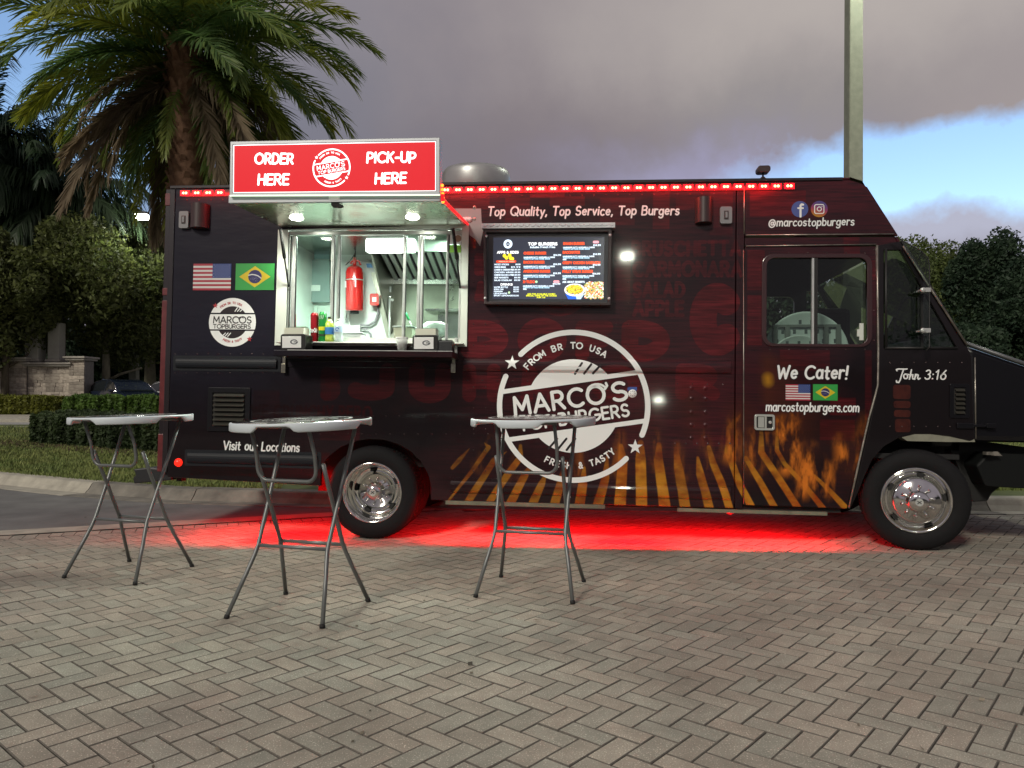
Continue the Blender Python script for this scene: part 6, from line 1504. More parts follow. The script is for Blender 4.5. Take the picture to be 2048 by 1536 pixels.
b = MB(); b.tube([(0, 0, h - .01), (0, 0, h + .09)], .022, 10); b.tube([(-.05, 0, h + .02), (-.03, 0, h + .05), (.05, 0, h + .05), (.07, 0, h)], .012, 8); b.build('valve', M_redp, tk)
b = MB(); b.tube([(0, 0, -.03), (0, 0, .0)], .05, 12); b.build('foot', M_und, tk)
b = MB(); b.tube([(0, .0, h + .09), (0, .02, h + .14)], .01, 8); b.tube([(0, .02, h + .14), (-.07, .05, h + .06), (-.13, .08, h + .02)], .005, 6); b.tube([(0, .02, h + .14), (0, .05, h + .28), (-.05, .08, h + .4)], .004, 6); b.tube([(0, .02, h + .14), (.02, .05, h + .25), (.07, .08, h + .38)], .004, 6); b.build('hose', M_und, tk)
b = MB()
def yp(px, py, y=2.11): return P3(px, py, y)
b.tube([yp(692, 640), yp(692, 525), yp(697, 521), yp(742, 522)], .010, 8); b.tube([yp(699, 622), yp(699, 662), yp(706, 672), yp(716, 668)], .008, 8); b.build('wall_pipe', M_alu, truck)
ps = item('pull_station', 751, 612, 2.08, 'small red pull station box right of the red tank', 'pull station'); w = sz(751, 600, 9, 2.08); hh = S(751, 588, 2.08)[1] - S(751, 612, 2.08)[1]
b = MB(); b.prism(rrect(-w, w, 0, hh, .02, 3), -.05, 0); b.build('box', M_redp, ps, bevel=.006); MB().box(-w * .45, w * .45, -.056, -.051, hh * .3, hh * .68).build('label_plate', M_dec, ps)
b = MB(); b.tube([yp(756, 612), yp(756, 628), yp(750, 643), yp(738, 650), yp(722, 650), yp(716, 656)], .013, 8); b.tube([yp(724, 657), yp(735, 658), yp(742, 668), yp(741, 676)], .012, 8); b.build('conduit', M_grey, truck)
jb = item('junction_box', 712, 668, 2.1, 'pale metal junction box where the grey conduits meet', 'box'); MB().box(-.06, .06, -.05, 0, 0, .10).build('body', M_alu, jb, bevel=.004); MB().box(-.045, .045, -.054, -.051, .015, .085).build('cover', M_wh, jb)
pl3('wall_clock', ((769, 584), (782, 584), (782, 573), (769, 573)), 1.95, M_dec, th=.02)
b = MB(); b.tube([P3(762, 590, 1.95), P3(775, 597, 1.95), P3(783, 592, 1.95)], .02, 8); b.build('bracket_arm', M_inox, truck)
b = MB(); b.tube([P3(779, 598, 1.9), P3(779, 690, 1.9)], .012, 8); b.tube([P3(772, 598, 1.95), P3(786, 600, 1.9)], .015, 8); b.build('riser_pipe', M_alu, truck)
# things seen through the right panes
b = MB(); a = P3(858, 622, 1.6); c = P3(930, 616, 1.6); b.box(a[0], c[0], 1.4, 1.8, a[2] - .02, a[2]); b.box(a[0] + .1, c[0], 1.6, 1.8, a[2] - .4, a[2] - .03); b.build('wall_shelf', M_inox, truck)
it = item('utensil', 818, 640, .9, 'green handled kitchen utensil leaning behind the glass', 'utensil'); MB().tube([(0, 0, 0), (-.06, 0, .12)], .012, 8).build('handle', mat('utensil_green', (.02, .35, .12), .4), it); MB().tube([(0, 0, 0), (.05, .02, -.12)], .005, 6).build('shaft', M_alu, it)
def white_tub(px0, px1, pyt, pyb, y, label, name='container', m=None):
    cx = (px0 + px1) / 2; e = item(name, cx, pyb, y, label, 'container'); w = sz(cx, pyb, (px1 - px0) / 2, y); h = S(cx, pyt, y)[1] - S(cx, pyb, y)[1]
    MB().prism([(-w * .9, 0), (w * .9, 0), (w, h * .92), (-w, h * .92)], -.07, .07).build('tub', m or M_dec, e, bevel=.01); MB().box(-w - .008, w + .008, -.078, .078, h * .92, h).build('lid', M_wh, e, bevel=.004); return e
white_tub(790, 828, 653, 684, .5, 'cream cardboard box behind the glass on the kitchen counter', 'carton', mat('cream_card', (.5, .5, .38), .7)); white_tub(685, 728, 667, 681, .35, 'low white tray on the counter under the conduits', 'tray')
b = item('paper_bag', 868, 672, .32, 'crumpled white bag on the kitchen counter behind the napkin box', 'bag'); q = MB(); q.lathe([(.0, 0), (.11, 0), (.125, .05), (.11, .10), (.07, .125), (0, .13)], (0, 0, 0), 'z', 14, scale=(1, .6)); o = q.build('bag_body', M_dec, b)
for v in o.data.vertices: v.co += Vector((random.gauss(0, .006), random.gauss(0, .006), random.gauss(0, .005)))
pl3('notice_sheet', ((895, 489), (922, 489), (922, 467), (895, 467)), .014, M_dec, th=.002); pl3('notice_sheet', ((895, 505), (922, 505), (922, 490), (895, 490)), .014, mat('notice_green', (.18, .42, .03), .5), th=.002)
F = Flat(); F.disc(1, 0, 0, n=24); a = S(916, 477, .012); F.build('round_sticker', mat('sticker_tan', (.3, .18, .12), .5), lambda u, v, e: (a[0] + u * .03, .012, a[1] + v * .03), truck)
b = MB(); b.box(X_(892, 640), X_(897, 640), -.02, -.004, Z_(684, 895), Z_(648, 895)); b.build('window_latch', M_grey, truck, bevel=.003)
# sill goods: four drinks
sy = -.055; sillz = Z_(686, 745) + .001
def drink(px, w_px, top_py, prof, m, label, parts, gname):
    z0 = sillz; p = S(px, 683, sy); e = empty(gname, TM @ Vector((p[0], sy, z0)), -.09557, label, 'drink', 'drinks standing on the window sill')
    r = sz(px, 660, w_px / 2, sy); h = S(px, top_py, sy)[1] - z0
    MB().lathe([(q[0] * r, q[1] * h) for q in prof], (0, 0, 0), 'z', 20).build(parts[0], m, e)
    return e, r, h
can = [(0, 0), (.8, 0), (.98, .03), (1, .06), (1, .90), (.96, .94), (.78, .985), (.76, 1), (.7, .985), (0, .985)]
e, r, h = drink(629, 15.5, 626, can, mat('can_red', (.42, .012, .02), .25, metal=.5, coat=.5), 'tall red soda can with white script, first of the sill drinks', ['can'], 'soda_can')
F = Flat(); pl, w = lay('Coca-Cola', .12, .3, .25, .02)
for p in pl: F.stroke([((q[0] / w - .5) * 1.9, q[1] * .36) for q in p], .055)
F.build('lettering', M_dec, lambda u, v, e_: ((r + .0015 + e_) * sin(u), -(r + .0015 + e_) * cos(u), h * .33 + v * .085), e)
bot = [(0, 0), (.8, 0), (1, .03), (1, .12), (.94, .3), (1, .5), (1, .62), (.9, .74), (.5, .86), (.32, .90), (.32, .94), (.4, .945), (.4, 1), (0, 1)]
e, r, h = drink(645.5, 15.5, 624, can, mat('can_green', (.02, .32, .06), .25, metal=.4, coat=.5), 'tall green soda can with yellow band beside the red can', ['can'], 'soda_can')
MB().lathe([(r + .001, h * .38), (r + .001, h * .50)], (0, 0, 0), 'z', 20).build('band', mat('band_yellow', (.65, .6, .02), .4), e); MB().lathe([(r + .0012, h * .18), (r + .0012, h * .26)], (0, 0, 0), 'z', 20).build('band', mat('band_dark', (.02, .05, .02), .4), e)
for k in range(3): F = Flat(); F.stroke([(-.5 + k * .4, 0), (-.3 + k * .4, .5)], .05); F.build('lettering', M_dec, lambda u, v, e_: ((r + .0015) * sin(u), -(r + .0015) * cos(u), h * .76 + v * .06), e)
e, r, h = drink(659, 17, 634, bot, mat('drink_yellow', (.50, .62, .10), .15, coat=1), 'yellow sports drink bottle with blue label on the sill', ['bottle'], 'drink_bottle')
MB().lathe([(r + .0015, h * .30), (r + .0015, h * .58)], (0, 0, 0), 'z', 20).build('label_band', mat('band_blue', (.04, .20, .50), .4), e); MB().lathe([(0, 1.005 * h), (r * .42, h * 1.005), (r * .42, h * .94)], (0, 0, 0), 'z', 14).build('cap', M_und, e)
e, r, h = drink(677, 16.5, 638, bot, mat('water_clear', (.55, .68, .66), .08, spec=.9, alpha=1), 'clear water bottle with pale blue label, last of the sill drinks', ['bottle'], 'drink_bottle')
MB().lathe([(r + .0015, h * .42), (r + .0015, h * .66)], (0, 0, 0), 'z', 20).build('label_band', mat('band_pale', (.45, .62, .75), .4), e); F = Flat(); F.ring(.5, .8, 0, 300); F.build('lettering', mat('logo_blue', (.03, .12, .45), .4), lambda u, v, e_: ((r + .003) * sin(u * .6), -(r + .003) * cos(u * .6), h * .54 + v * .02), e); MB().lathe([(0, 1.005 * h), (r * .42, h * 1.005), (r * .42, h * .94)], (0, 0, 0), 'z', 14).build('cap', M_dec, e)
# serving shelf
SHY = -.30; zsh = S(745, 700.5, SHY)[1]
b = MB(); b.box(S(547, 703, SHY)[0], S(905, 703, SHY)[0], SHY, -.005, zsh - .055, zsh - .004); b.build('serving_shelf', M_wrap, truck, bevel=.006)
b = MB(); b.box(S(575, 700, SHY)[0], S(905, 703, SHY)[0], SHY - .004, SHY + .01, zsh - .006, zsh + .0); b.build('shelf_edge', M_alu, truck)
for px in (570, 908): a, c = S(px, 746), S(px, 707); b = MB(); b.box(a[0] - .014, a[0] + .014, -.03, -.004, a[1], c[1]); b.box(a[0] - .020, a[0] + .02, -.045, -.03, a[1], a[1] + .08); b.build('shelf_bracket', mat('polished_hinge', (.6, .58, .45), .2, metal=1), truck, bevel=.003)
b = MB(); a = P3(912, 690, -.02); b.box(a[0] - .01, a[0] + .012, -.03, -.004, Z_(712, 912), Z_(676, 912)); b.build('shelf_latch', M_alu, truck)
M_disp = mat('dispenser_black', (.012, .012, .012), .35); M_paper = mat('napkin_paper', (.68, .70, .58), .85)
for x0_, x1_, yt, yb, lb in ((561, 611, 668, 697, 'black napkin dispenser at the left end of the serving shelf'), (824.5, 876, 670, 699, 'black napkin dispenser near the right end of the serving shelf')):
    y = SHY + .03; cx = (x0_ + x1_) / 2; p = S(cx, yb, y); e = empty('napkin_dispenser', TM @ Vector((p[0], y, zsh)), -.09557, lb, 'napkin holder', 'napkin dispensers on the serving shelf'); w = sz(cx, yb, (x1_ - x0_) / 2, y); h = S(cx, yt, y)[1] - zsh
    MB().prism(rrect(-w, w, 0, h, .02, 3), .0, .17).build('housing', M_disp, e, bevel=.006)
    fp = MB().box(-w * .86, w * .66, -.004, -.0005, h * .12, h * .86).build('label_plate', M_dec, e, bevel=.002)
    F = Flat(); F.stroke(A_(.55, .5, .13, .13, 40, 360, 10) + [(.56, .5)], .03); F.build('lettering', mat('print_grey', (.12, .13, .15), .5), lambda u, v, e_: (-w + u * 2 * w, -.0055 - e_, v * h), e)
    b = MB()
    for k in range(5):
        zz = h + .03 + k * .008; b.add([(-w * .8, .03 + .01 * k, zz), (w * .75, .03 + .01 * k, zz + random.uniform(0, .008)), (w * .8, .15, zz + .004), (-w * .8, .15, zz + .006)], [(0, 1, 2, 3)])
    b.box(-w * .8, w * .78, .02, .15, h, h + .055); b.build('napkins', M_paper, e)
y = SHY + .04; p = S(804, 700, y); e = empty('cup', TM @ Vector((p[0], y, zsh)), -.09557, 'light grey paper cup between the drinks and the right napkin dispenser', 'cup'); r = sz(804, 690, 12, y); h = S(804, 676, y)[1] - zsh
MB().lathe([(0, 0), (r * .72, 0), (r, h), (r * .93, h), (r * .68, .01), (0, .01)], (0, 0, 0), 'z', 24).build('cup_body', mat('cup_grey', (.38, .39, .38), .6), e); MB().lathe([(r * .98, h - .006), (r * 1.07, h), (r * .98, h + .006)], (0, 0, 0), 'z', 24).build('rim', M_dec, e)
p = S(889, 701, y); e = empty('card_tray', TM @ Vector((p[0], y, zsh)), -.09557, 'small black tray at the right end of the serving shelf', 'tray'); w = sz(889, 701, 15.5, y); h = S(889, 682, y)[1] - zsh
MB().box(-w, w, 0, .12, 0, h).build('tray_body', mat('tray_black', (.02, .022, .025), .4), e, bevel=.006); MB().box(-w * .9, w * .9, .01, .11, h, h + .008).build('tray_lip', M_disp, e)

# ---- awning hatch
OY = -.87
oL, oR = S(459, 403, OY), S(880.5, 401, OY); iL, iR = S(562, 459), S(932, 452)
hxL, hxR = (oL[0] + iL[0]) / 2, (oR[0] + iR[0]) / 2; zo = (oL[1] + oR[1]) / 2 + .0; zi = (iL[1] + iR[1]) / 2 + .01
L_, Rr = min(oL[0], iL[0]), max(oR[0], iR[0])
b = MB(); V = []
for x, y, z in ((oL[0], OY, zo), (oR[0], OY, zo), (iR[0], -.004, zi), (iL[0], -.004, zi)): V += [(x, y, z), (x, y, z + .045)]
b.add(V, [(0, 2, 4, 6), (1, 7, 5, 3), (0, 1, 3, 2), (2, 3, 5, 4), (4, 5, 7, 6), (6, 7, 1, 0)])
M_under2 = mat('awning_underside', (.58, .60, .50), .26, metal=.85, var=.06, vscale=3, bump=.35, bscale=4.5, bdist=.03)
hatch = b.build('awning_hatch', M_under2, truck)
b = MB(); b.box(oL[0] - .004, oR[0] + .004, OY - .012, OY + .02, zo - .012, zo + .055); b.build('awning_edge', M_sil, hatch, bevel=.004)
# catch hanging from the middle of the edge
c_ = P3(670, 404, OY); b = MB(); b.box(c_[0] - .045, c_[0] + .045, OY - .018, OY - .013, zo + .005, zo + .05, 1); b.box(c_[0] - .03, c_[0] + .03, OY, OY + .08, zo - .035, zo - .012); b.box(c_[0] - .02, c_[0] + .06, OY, OY + .03, zo - .045, zo - .03); b.build('awning_catch', [M_und, M_alu], hatch, bevel=.002)
def hz(y): return zo + (zi - zo) * (y - OY) / (-.004 - OY)
M_spot = mat('spot_glow', (1, 1, 1), .5, emis=(1, 1, .86), es=22)
for px, py in ((593, 436), (825, 434.5)):
    y = OY
    for _ in range(30):
        z = S(px, py, y)[1]; y += (hz(y) - z) * -2.0 if False else 0
        break
    best = min(((abs(S(px, py, yy)[1] - hz(yy)), yy) for yy in np.linspace(-.85, -.05, 200)))[1]
    q = P3(px, py, best); b = MB(); b.lathe([(0, -.012), (.045, -.012), (.055, -.004), (.058, 0)], (q[0], best, hz(best) - .001), 'z', 24); b.build('awning_light', M_spot, hatch, flip=False)
    l = bpy.data.lights.new('awning_spot', 'SPOT'); l.energy = 38; l.color = (.95, 1.0, .84); l.spot_size = radians(155); l.spot_blend = .8; l.shadow_soft_size = .05
    lo = bpy.data.objects.new('awning_spot', l); COL.objects.link(lo); lo.parent = truck; lo.location = (q[0], best, hz(best) - .04)
# red rope of light along the right edge of the hatch
b = MB(); b.tube([(oR[0] + .012, OY + .02, zo + .05), (oR[0] + .012, OY + .03, zo + .01), (iR[0] + .02, -.02, zi + .01)], [.014, .012, .009], 8); b.build('rope_light', mat('rope_red', (.5, .01, .01), .4, emis=(1, .01, .015), es=1.3), hatch)
for k in range(5): q = (oR[0] + .014, OY + .0 + .012 * k, zo + .11 - .028 * k); MB().lathe([(0, .012), (.010, .006), (.012, 0)], q, 'y', 8).build('rope_led', mat('rope_hot', (1, .2, .02), .4, emis=(1, .12, .01), es=5) if k == 0 else bpy.data.materials['rope_hot'], hatch)
# gas struts
for p0, p1 in (((561, 458), (577, 668)), ((906, 457), (920, 575))):
    a = P3(p0[0], p0[1], -.30); c = P3(p1[0], p1[1] if p1[1] < 600 else 572, -.01); m_ = tuple((a[i] + c[i]) / 2 for i in range(3))
    b = MB(); b.tube([a, m_], .015, 8); b.tube([m_, c], .008, 8); b.lathe([(0, .012), (.012, 0), (0, -.012)], c, 'z', 8); b.build('gas_strut', M_und, truck)
# flat pale patch and trim right of the window
pl3('white_patch', ((905, 417), (962, 417), (963, 440), (966, 462), (960, 492), (956, 486), (950, 478), (939, 470), (937, 452)), -.006, mat('patch_grey', (.30, .29, .29), .5), th=.004)
b = MB(); a, c = S(912, 443), S(944, 436)
for k in range(5): b.lathe([(0, .02), (.02, .012), (.022, 0)], (a[0] + .02 + k * (c[0] - a[0] - .04) / 4, -.008, (a[1] + c[1]) / 2), 'y', 10)
b.box(a[0], c[0], -.018, -.010, a[1] + .004, c[1] - .004); b.build('tread_trim', mat('bright_trim', (.8, .82, .8), .3), truck)
for p in ((949, 415), (949, 438.5)): a = S(*p); b = MB(); b.lathe([(.006, .008), (.014, .008), (.014, 0)], (a[0], -.0, a[1]), 'y', 12); b.build('rivet_ring', M_edge, truck)

# ---- illuminated sign
sign = empty('light_box_sign', TM @ Vector(P3(670, 391, OY - .02)), 0, 'glowing red sign reading ORDER HERE and PICK-UP HERE on the awning edge', 'sign')
sign.rotation_euler = TM.to_euler(); bpy.context.view_layer.update(); SGI = sign.matrix_world.inverted() @ TM
SYF = OY - .035
def sp3(px, py, y=SYF): return tuple(SGI @ Vector(P3(px, py, y)))
FO = [sp3(459, 391.5), sp3(880.3, 390), sp3(880, 274.7), sp3(460.6, 283)]; FI = [sp3(466, 385.5), sp3(871.5, 381.8), sp3(871.5, 282.2), sp3(466.7, 290)]
yf = FO[0][1]
b = MB(); b.prism([(p[0], p[2]) for p in FO], yf - .004, yf + .09, holes=[[(p[0], p[2]) for p in FI]]); b.build('frame', M_sil, sign, bevel=.005)
M_sred = mat('sign_red', (.12, .004, .006), .4, emis=(.56, .006, .014), es=1.0, spec=.2); M_swh = mat('sign_white', (.9, .9, .9), .4, emis=(1, .96, .96), es=1.35)
b = MB(); b.prism([(p[0], p[2]) for p in FI], yf + .006, yf + .05); b.build('face', M_sred, sign)
ln_ = MB()
for p, q in zip(FI, FI[1:] + FI[:1]): ln_.tube([(p[0], yf + .004, p[2]), (q[0], yf + .004, q[2])], .0045, 6)
ln_.build('light_gap', M_swh, sign)
b = MB(); b.tube([sp3(460, 391.5, SYF - .005), sp3(880, 390, SYF - .005)], .006, 6); b.build('light_gap', mat('gap_glow', (.8, .9, .7), .4, emis=(.8, 1, .75), es=.9), sign)
def sign_text(t, p0, p1, cap, nm):
    pl, w = lay(t, .26, .5, .05, .04, 1, random.Random(5)); a, c = sp3(*p0), sp3(*p1); h = cap * (sp3(p0[0], p0[1] - 10)[2] - a[2]) / 10; F = Flat(); r = .088 * h
    for p in pl: F.stroke([(a[0] + r + (c[0] - a[0] - 2 * r) * q[0] / w, a[2] + (c[2] - a[2]) * q[0] / w + r + q[1] * (h - 2 * r)) for q in p], r)
    F.build(nm, M_swh, lambda u, v, e: (u, yf + .0045 - e, v), sign)
sign_text('ORDER', (507.5, 328.8), (586.7, 329.5), 23.5, 'order_lettering'); sign_text('HERE', (514, 371), (578, 371), 24, 'here_lettering')
sign_text('PICK-UP', (732, 327), (831.5, 326), 23.5, 'pickup_lettering'); sign_text('HERE', (748.5, 369), (813, 368), 24, 'here_lettering')
lc2 = sp3(662.6, 335.3); lr2 = abs(sp3(700.5, 335)[0] - sp3(662.6, 335)[0])
logo_ring(k=.7).build('badge', [M_swh, M_sred], lambda u, v, e: (lc2[0] + u * lr2, yf + .0045 - e * .6, lc2[2] + v * lr2), sign)

# ---- menu screen
a, c = S(970, 613.5), S(1222, 462); b = MB()
b.prism([S(971, 612, -.0), S(1221, 614), S(1223, 461), S(970, 463)], -.10, 0, holes=[[S(977, 606), S(1214, 608), S(1216, 469), S(976, 470)]])
menu = empty('menu_screen', TM @ Vector((0, 0, 0)), 0, 'framed menu television with white and red print under a tread plate cap', 'screen'); menu.matrix_world = TM
ms_ = S(1096, 540)
menu.matrix_world = TM @ Matrix.Translation((ms_[0], -.05, ms_[1])); bpy.context.view_layer.update(); MO = Matrix.Translation((-ms_[0], .05, -ms_[1]))
def mbuild(b, nm, m, **k): b.v = [tuple(MO @ Vector(p)) for p in b.v]; return b.build(nm, m, menu, **k)
mbuild(b, 'case', mat('case_brown', (.035, .022, .022), .35, coat=.3), bevel=.006)
MB_ = MB().prism([S(975, 608), S(1217, 610), S(1219, 467), S(974, 468)], -.06, -.005); mbuild(MB_, 'bezel', mat('bezel_grey', (.045, .048, .055), .3), bevel=.004)
su0, sz0 = S(985, 598.5, -.06); su1, sz1 = S(1208.5, 474, -.06)
r = Raster(0, 2.24, 0, 1.245, 330, (.030, .033, .048)); WH = (.75, .88, 1.0); RD = (.85, .08, .02)
gy, gx = np.mgrid[0:r.h, 0:r.w].astype(np.float32); r.a *= (.8 + .9 * np.exp(-((gx / r.k - 1.1) / .7) ** 2 - ((gy / r.k - .35) / .5) ** 2))[..., None]
def rt(t, x0, x1, yb, h, col, sw=.13, gap=.22):
    pl, w = lay(t, gap, .5); sx = (x1 - x0) / w
    for p in pl: r.stroke([(x0 + q[0] * sx, yb + q[1] * h) for q in p], sw * h, col, .003)
def px_(x): return (x - 200) / (1806 - 200) * 2.24
def py_(y): return (1160 - y) / (1160 - 240) * 1.245
def rowt(t, x0, x1, y, h, col, sw=.13): rt(t, px_(x0), px_(x1), py_(y) - h / 2, h, col, sw)
r.stroke([(px_(413), py_(340))], .09, WH); r.poly([(px_(375), py_(335)), (px_(450), py_(335)), (px_(413), py_(300))], (.03, .03, .05)); r.poly([(px_(375), py_(345)), (px_(450), py_(345)), (px_(413), py_(378))], (.03, .03, .05)); r.rect(px_(350), px_(476), py_(344), py_(336), WH)
rowt('TOP BURGERS', 712, 1128, 342, .050, (1, 1, 1), .17); rowt('Includes French Fries', 740, 1098, 388, .036, WH)
rowt('APPS & SIDES', 258, 568, 464, .042, (1, 1, 1), .17)
for c0 in ((365, 515), (440, 508), (395, 545), (480, 560), (455, 550)): r.stroke([(px_(c0[0]), py_(c0[1]))], .036, (.95, .75, .03), .008)
r.stroke([(px_(262), py_(603)), (px_(520), py_(600))], .026, (.8, .06, .02)); rowt('PREMIUM FRIES', 285, 510, 602, .02, (.9, .6, .4), .12)
L1 = ['MOZZ STICKS', 'ONION RINGS', 'LOADED & CHEDDAR FRIES', 'CHICKEN WINGS', 'CHEESE BACON & FRIES', 'SIDE NUGGETS', 'SALAD COLESLAW']
for i, t in enumerate(L1):
    y = 645 + i * 39; rowt(t, 222, (430, 385, 510, 500, 515, 425, 475)[i], y, .026, WH, .15); rowt('$9.99', (530, 465, 520, 518, 525, 515, 515)[i], 598, y, .026, WH, .15)
rowt('DRINKS', 318, 488, 942, .036, (1, 1, 1), .17)
for i, (t, x) in enumerate((('WATER BOTTLE', 420), ('SODA CAN', 355), ('GUARANA', 345), ('LEMONADE', 410), ('SPORT LEMONADE', 495))): y = 983 + i * 31; rowt(t, 220, x, y, .024, WH, .15); rowt('$2.00', 505, 580, y, .024, WH, .15) if i != 3 else None
r.stroke([(px_(441), py_(1062))], .022, (.55, .9, .45)); r.stroke([(px_(836), py_(902))], .024, (.45, .9, .45))
secs = [(648, 968, 478, 'CHEESE BURGER', 1185, 508, 2), (648, 945, 612, 'BACON BURGER', 1185, 643, 2), (648, 1030, 746, 'AMERICANO BURGER', 1185, 777, 3), (645, 812, 902, 'X-TUDO', 1180, 933, 3), (1218, 1520, 338, 'SMASH BURGER', 1755, 364, 2), (1215, 1455, 468, 'BACONATOR', 1755, 496, 3), (1215, 1745, 622, 'CRISPY CHICKEN SANDWICH', 1752, 654, 2), (1215, 1645, 750, 'PHILLY STEAK BURGER', 1750, 784, 3)]
tx = ['HAMBURGER PATTY MOZZARELLA CHEESE', 'TOMATO LETTUCE HOUSE SAUCE', 'SPECIAL']
for x0, x1, y, t, xp, yp_, n in secs:
    rowt(t, x0, x1, y, .044, RD, .19); rowt('$14.99', xp - 105, xp, yp_, .03, WH, .16)
    for k in range(n): rowt(tx[k % 3], x0, x0 + (450, 400, 50)[k] if n == 3 and k == 2 else x0 + (450, 380, 60)[k], yp_ + 32 + 23 * k, .022, (.5, .8, 1.0) if k % 2 else WH, .16)
for x, y in ((1125, 900), (1686, 318)): r.stroke([(px_(x - 25), py_(y)), (px_(x + 25), py_(y))], .026, (.95, .35, .4))
for k, (x0, x1) in enumerate(((708, 1110), (690, 1130), (845, 965))): rowt(('ADD FOR AVAILABLE COMBO', 'SPECIAL ITEMS OF THE CHOICE', 'ASK US')[k], x0, x1, 1083 + 25 * k, .024, (.85, .85, .02), .15)
rowt('ASK ABOUT DESSERTS', 1215, 1530, 905, .032, WH, .15)
for _ in range(420):
    x = random.uniform(1540, 1800); y = random.uniform(905, 1145)
    if y < 905 + max(0, 1600 - x) * .5: continue
    r.stroke([(px_(x), py_(y)), (px_(x + random.uniform(-22, 22)), py_(y + random.uniform(-14, 14)))], random.uniform(.004, .014), random.choice([(.9, .55, .2), (.75, .12, .05), (.9, .8, .6), (.85, .35, .08), (.3, .45, .08), (.95, .9, .85)]), .006)
r.poly([(px_(1258), py_(1080)), (px_(1530), py_(1080)), (px_(1480), py_(1158)), (px_(1300), py_(1158))], (.02, .12, .75)); r.poly([(px_(1400), py_(1080)), (px_(1530), py_(1080)), (px_(1480), py_(1158)), (px_(1420), py_(1158))], (.5, .7, .95))
for a_ in np.linspace(0, 6.28, 40): r.stroke([(px_(1390 + 135 * cos(a_)), py_(1022 + 80 * sin(a_)))], .02, (.85, .85, .8), .005)
for _ in range(220): a_ = random.random() * 6.28; q = random.random() ** .5; r.stroke([(px_(1390 + 120 * q * cos(a_)), py_(1018 + 68 * q * sin(a_))), (px_(1390 + 120 * q * cos(a_) + random.uniform(-20, 20)), py_(1018 + 68 * q * sin(a_) + random.uniform(-12, 12)))], .009, random.choice([(.95, .65, .02), (.8, .45, .02), (.98, .8, .1), (.4, .3, .03)]), .004)
im = r.image('menu_print'); o = mbuild(MB().box(su0, su1, -.0635, -.061, sz0, sz1), 'display', None) if False else None
b = MB().box(su0, su1, -.0635, -.061, sz0, sz1); mm_ = img_mat('menu_display', im, su0 - ms_[0], su1 - ms_[0], sz0 - ms_[1], sz1 - ms_[1], rough=.15, emis=1.25); mbuild(b, 'display', mm_)
b = MB(); p, q = S(966, 463, -.12), S(1230, 452, -.12); zc = (S(966, 458)[1] + S(1230, 457)[1]) / 2 + .0
b.box(X_(967, 457), X_(1229, 457), -.125, -.0, zc - .022, zc + .020); n_ = 44
for k in range(n_):
    x = X_(968, 457) + (X_(1228, 457) - X_(968, 457)) * (k + .5) / n_; s = .010 if k % 2 else -.010
    b.tube([(x - .010, -.127, zc - s), (x + .010, -.127, zc + s)], .0035, 5)
mbuild(b, 'rain_cap', mat('tread_plate', (.62, .64, .66), .3, metal=.35))
for x, y in ((973, 472), (1220, 470), (970, 596), (1218, 597)): a = S(x, y, -.1); b = MB(); b.lathe([(0, .008), (.008, .006), (.012, 0)], (a[0], -.101, a[1]), 'y', 10); mbuild(b, 'screw', mat('screw_bright', (.8, .8, .8), .2, metal=.5, emis=(1, 1, 1), es=0) if x == 973 else bpy.data.materials['screw_bright'])

# ---- roof equipment
fan = empty('roof_vent', TM @ Vector((X_(953, 370, .7), .7, ZR + .02)), -.09557, 'round brushed aluminium exhaust fan housing on the truck roof', 'vent')
y = .7; rv = sz(953, 360, 68, y); zt = S(953, 344, y)[1] - ZR - .02
MB().lathe([(rv * .9, 0), (rv, .04), (rv, zt * .75), (rv * .985, zt * .9), (rv * .93, zt), (rv * .80, zt * .97), (0, zt * .9)], (0, 0, 0), 'z', 48).build('housing', mat('brushed_alu', (.42, .43, .42), .4, metal=.6, var=.1, vscale=4), fan)
b = MB(); b.lathe([(.018, .02), (.035, .02), (.04, 0)], (rv * .75, -rv * .66 - .03, zt * .22), 'y', 14); b.build('bolt_ring', M_edge, fan)
ca = empty('roof_camera', TM @ Vector((X_(1527, 362), .0, ZR + .024)), -.09557, 'small dark camera on a short stalk above the light strip', 'camera'); hh = S(1527, 338)[1] - ZR
b = MB(); b.tube([(0, 0.02, 0), (0, .02, hh * .6)], .008, 8); b.lathe([(.03, 0), (.02, .01), (.008, .02)], (0, .02, 0), 'z', 12); b.build('stalk', M_tan, ca); MB().prism(rrect(-.052, .052, hh * .45, hh * .98, .02, 3), -.03, .07).build('head', M_tan, ca, bevel=.006)
# folded table tops stored in the cab
M_pl = mat('table_plastic', (.80, .83, .88), .5); M_dimple = mat('dimple', (.12, .13, .15), .6)
def spare(px, py, rpx, y, label):
    p = P3(px, py, y); e = empty('stored_table', TM @ Vector(p), -.09557, label, 'table', 'spare folded tables in the cab'); r_ = sz(px, py, rpx, y)
    MB().lathe([(r_, -.02), (r_, .01), (r_ * .96, .012), (r_ * .93, .0), (0, .0)], (0, 0, 0), 'y', 56).build('tabletop', M_pl, e)
    b = MB()
    for i in range(-7, 8):
        for j in range(0, 8):
            x, z = i * .1 + (.05 if j % 2 else 0), j * .085 + .02
            if x * x + z * z < (r_ * .84) ** 2: b.box(x - .012, x + .012, -.004, -.0015, z - .018, z + .018)
    b.build('dimples', M_dimple, e, kind='stuff')
    b = MB(); b.box(-r_ * .78, r_ * .78, -.03, -.006, r_ * .62, r_ * .68); 
    for s in (-.74, -.45, .45, .74): b.box(r_ * s - .02, r_ * s + .02, -.03, -.006, r_ * .1, r_ * .62)
    b.build('folded_frame', M_grey, e)
spare(1612, 706, 86, .45, 'folded white round table standing behind the cab door window'); spare(1598, 730, 62, .32, 'smaller view of a second folded table in front of the first')
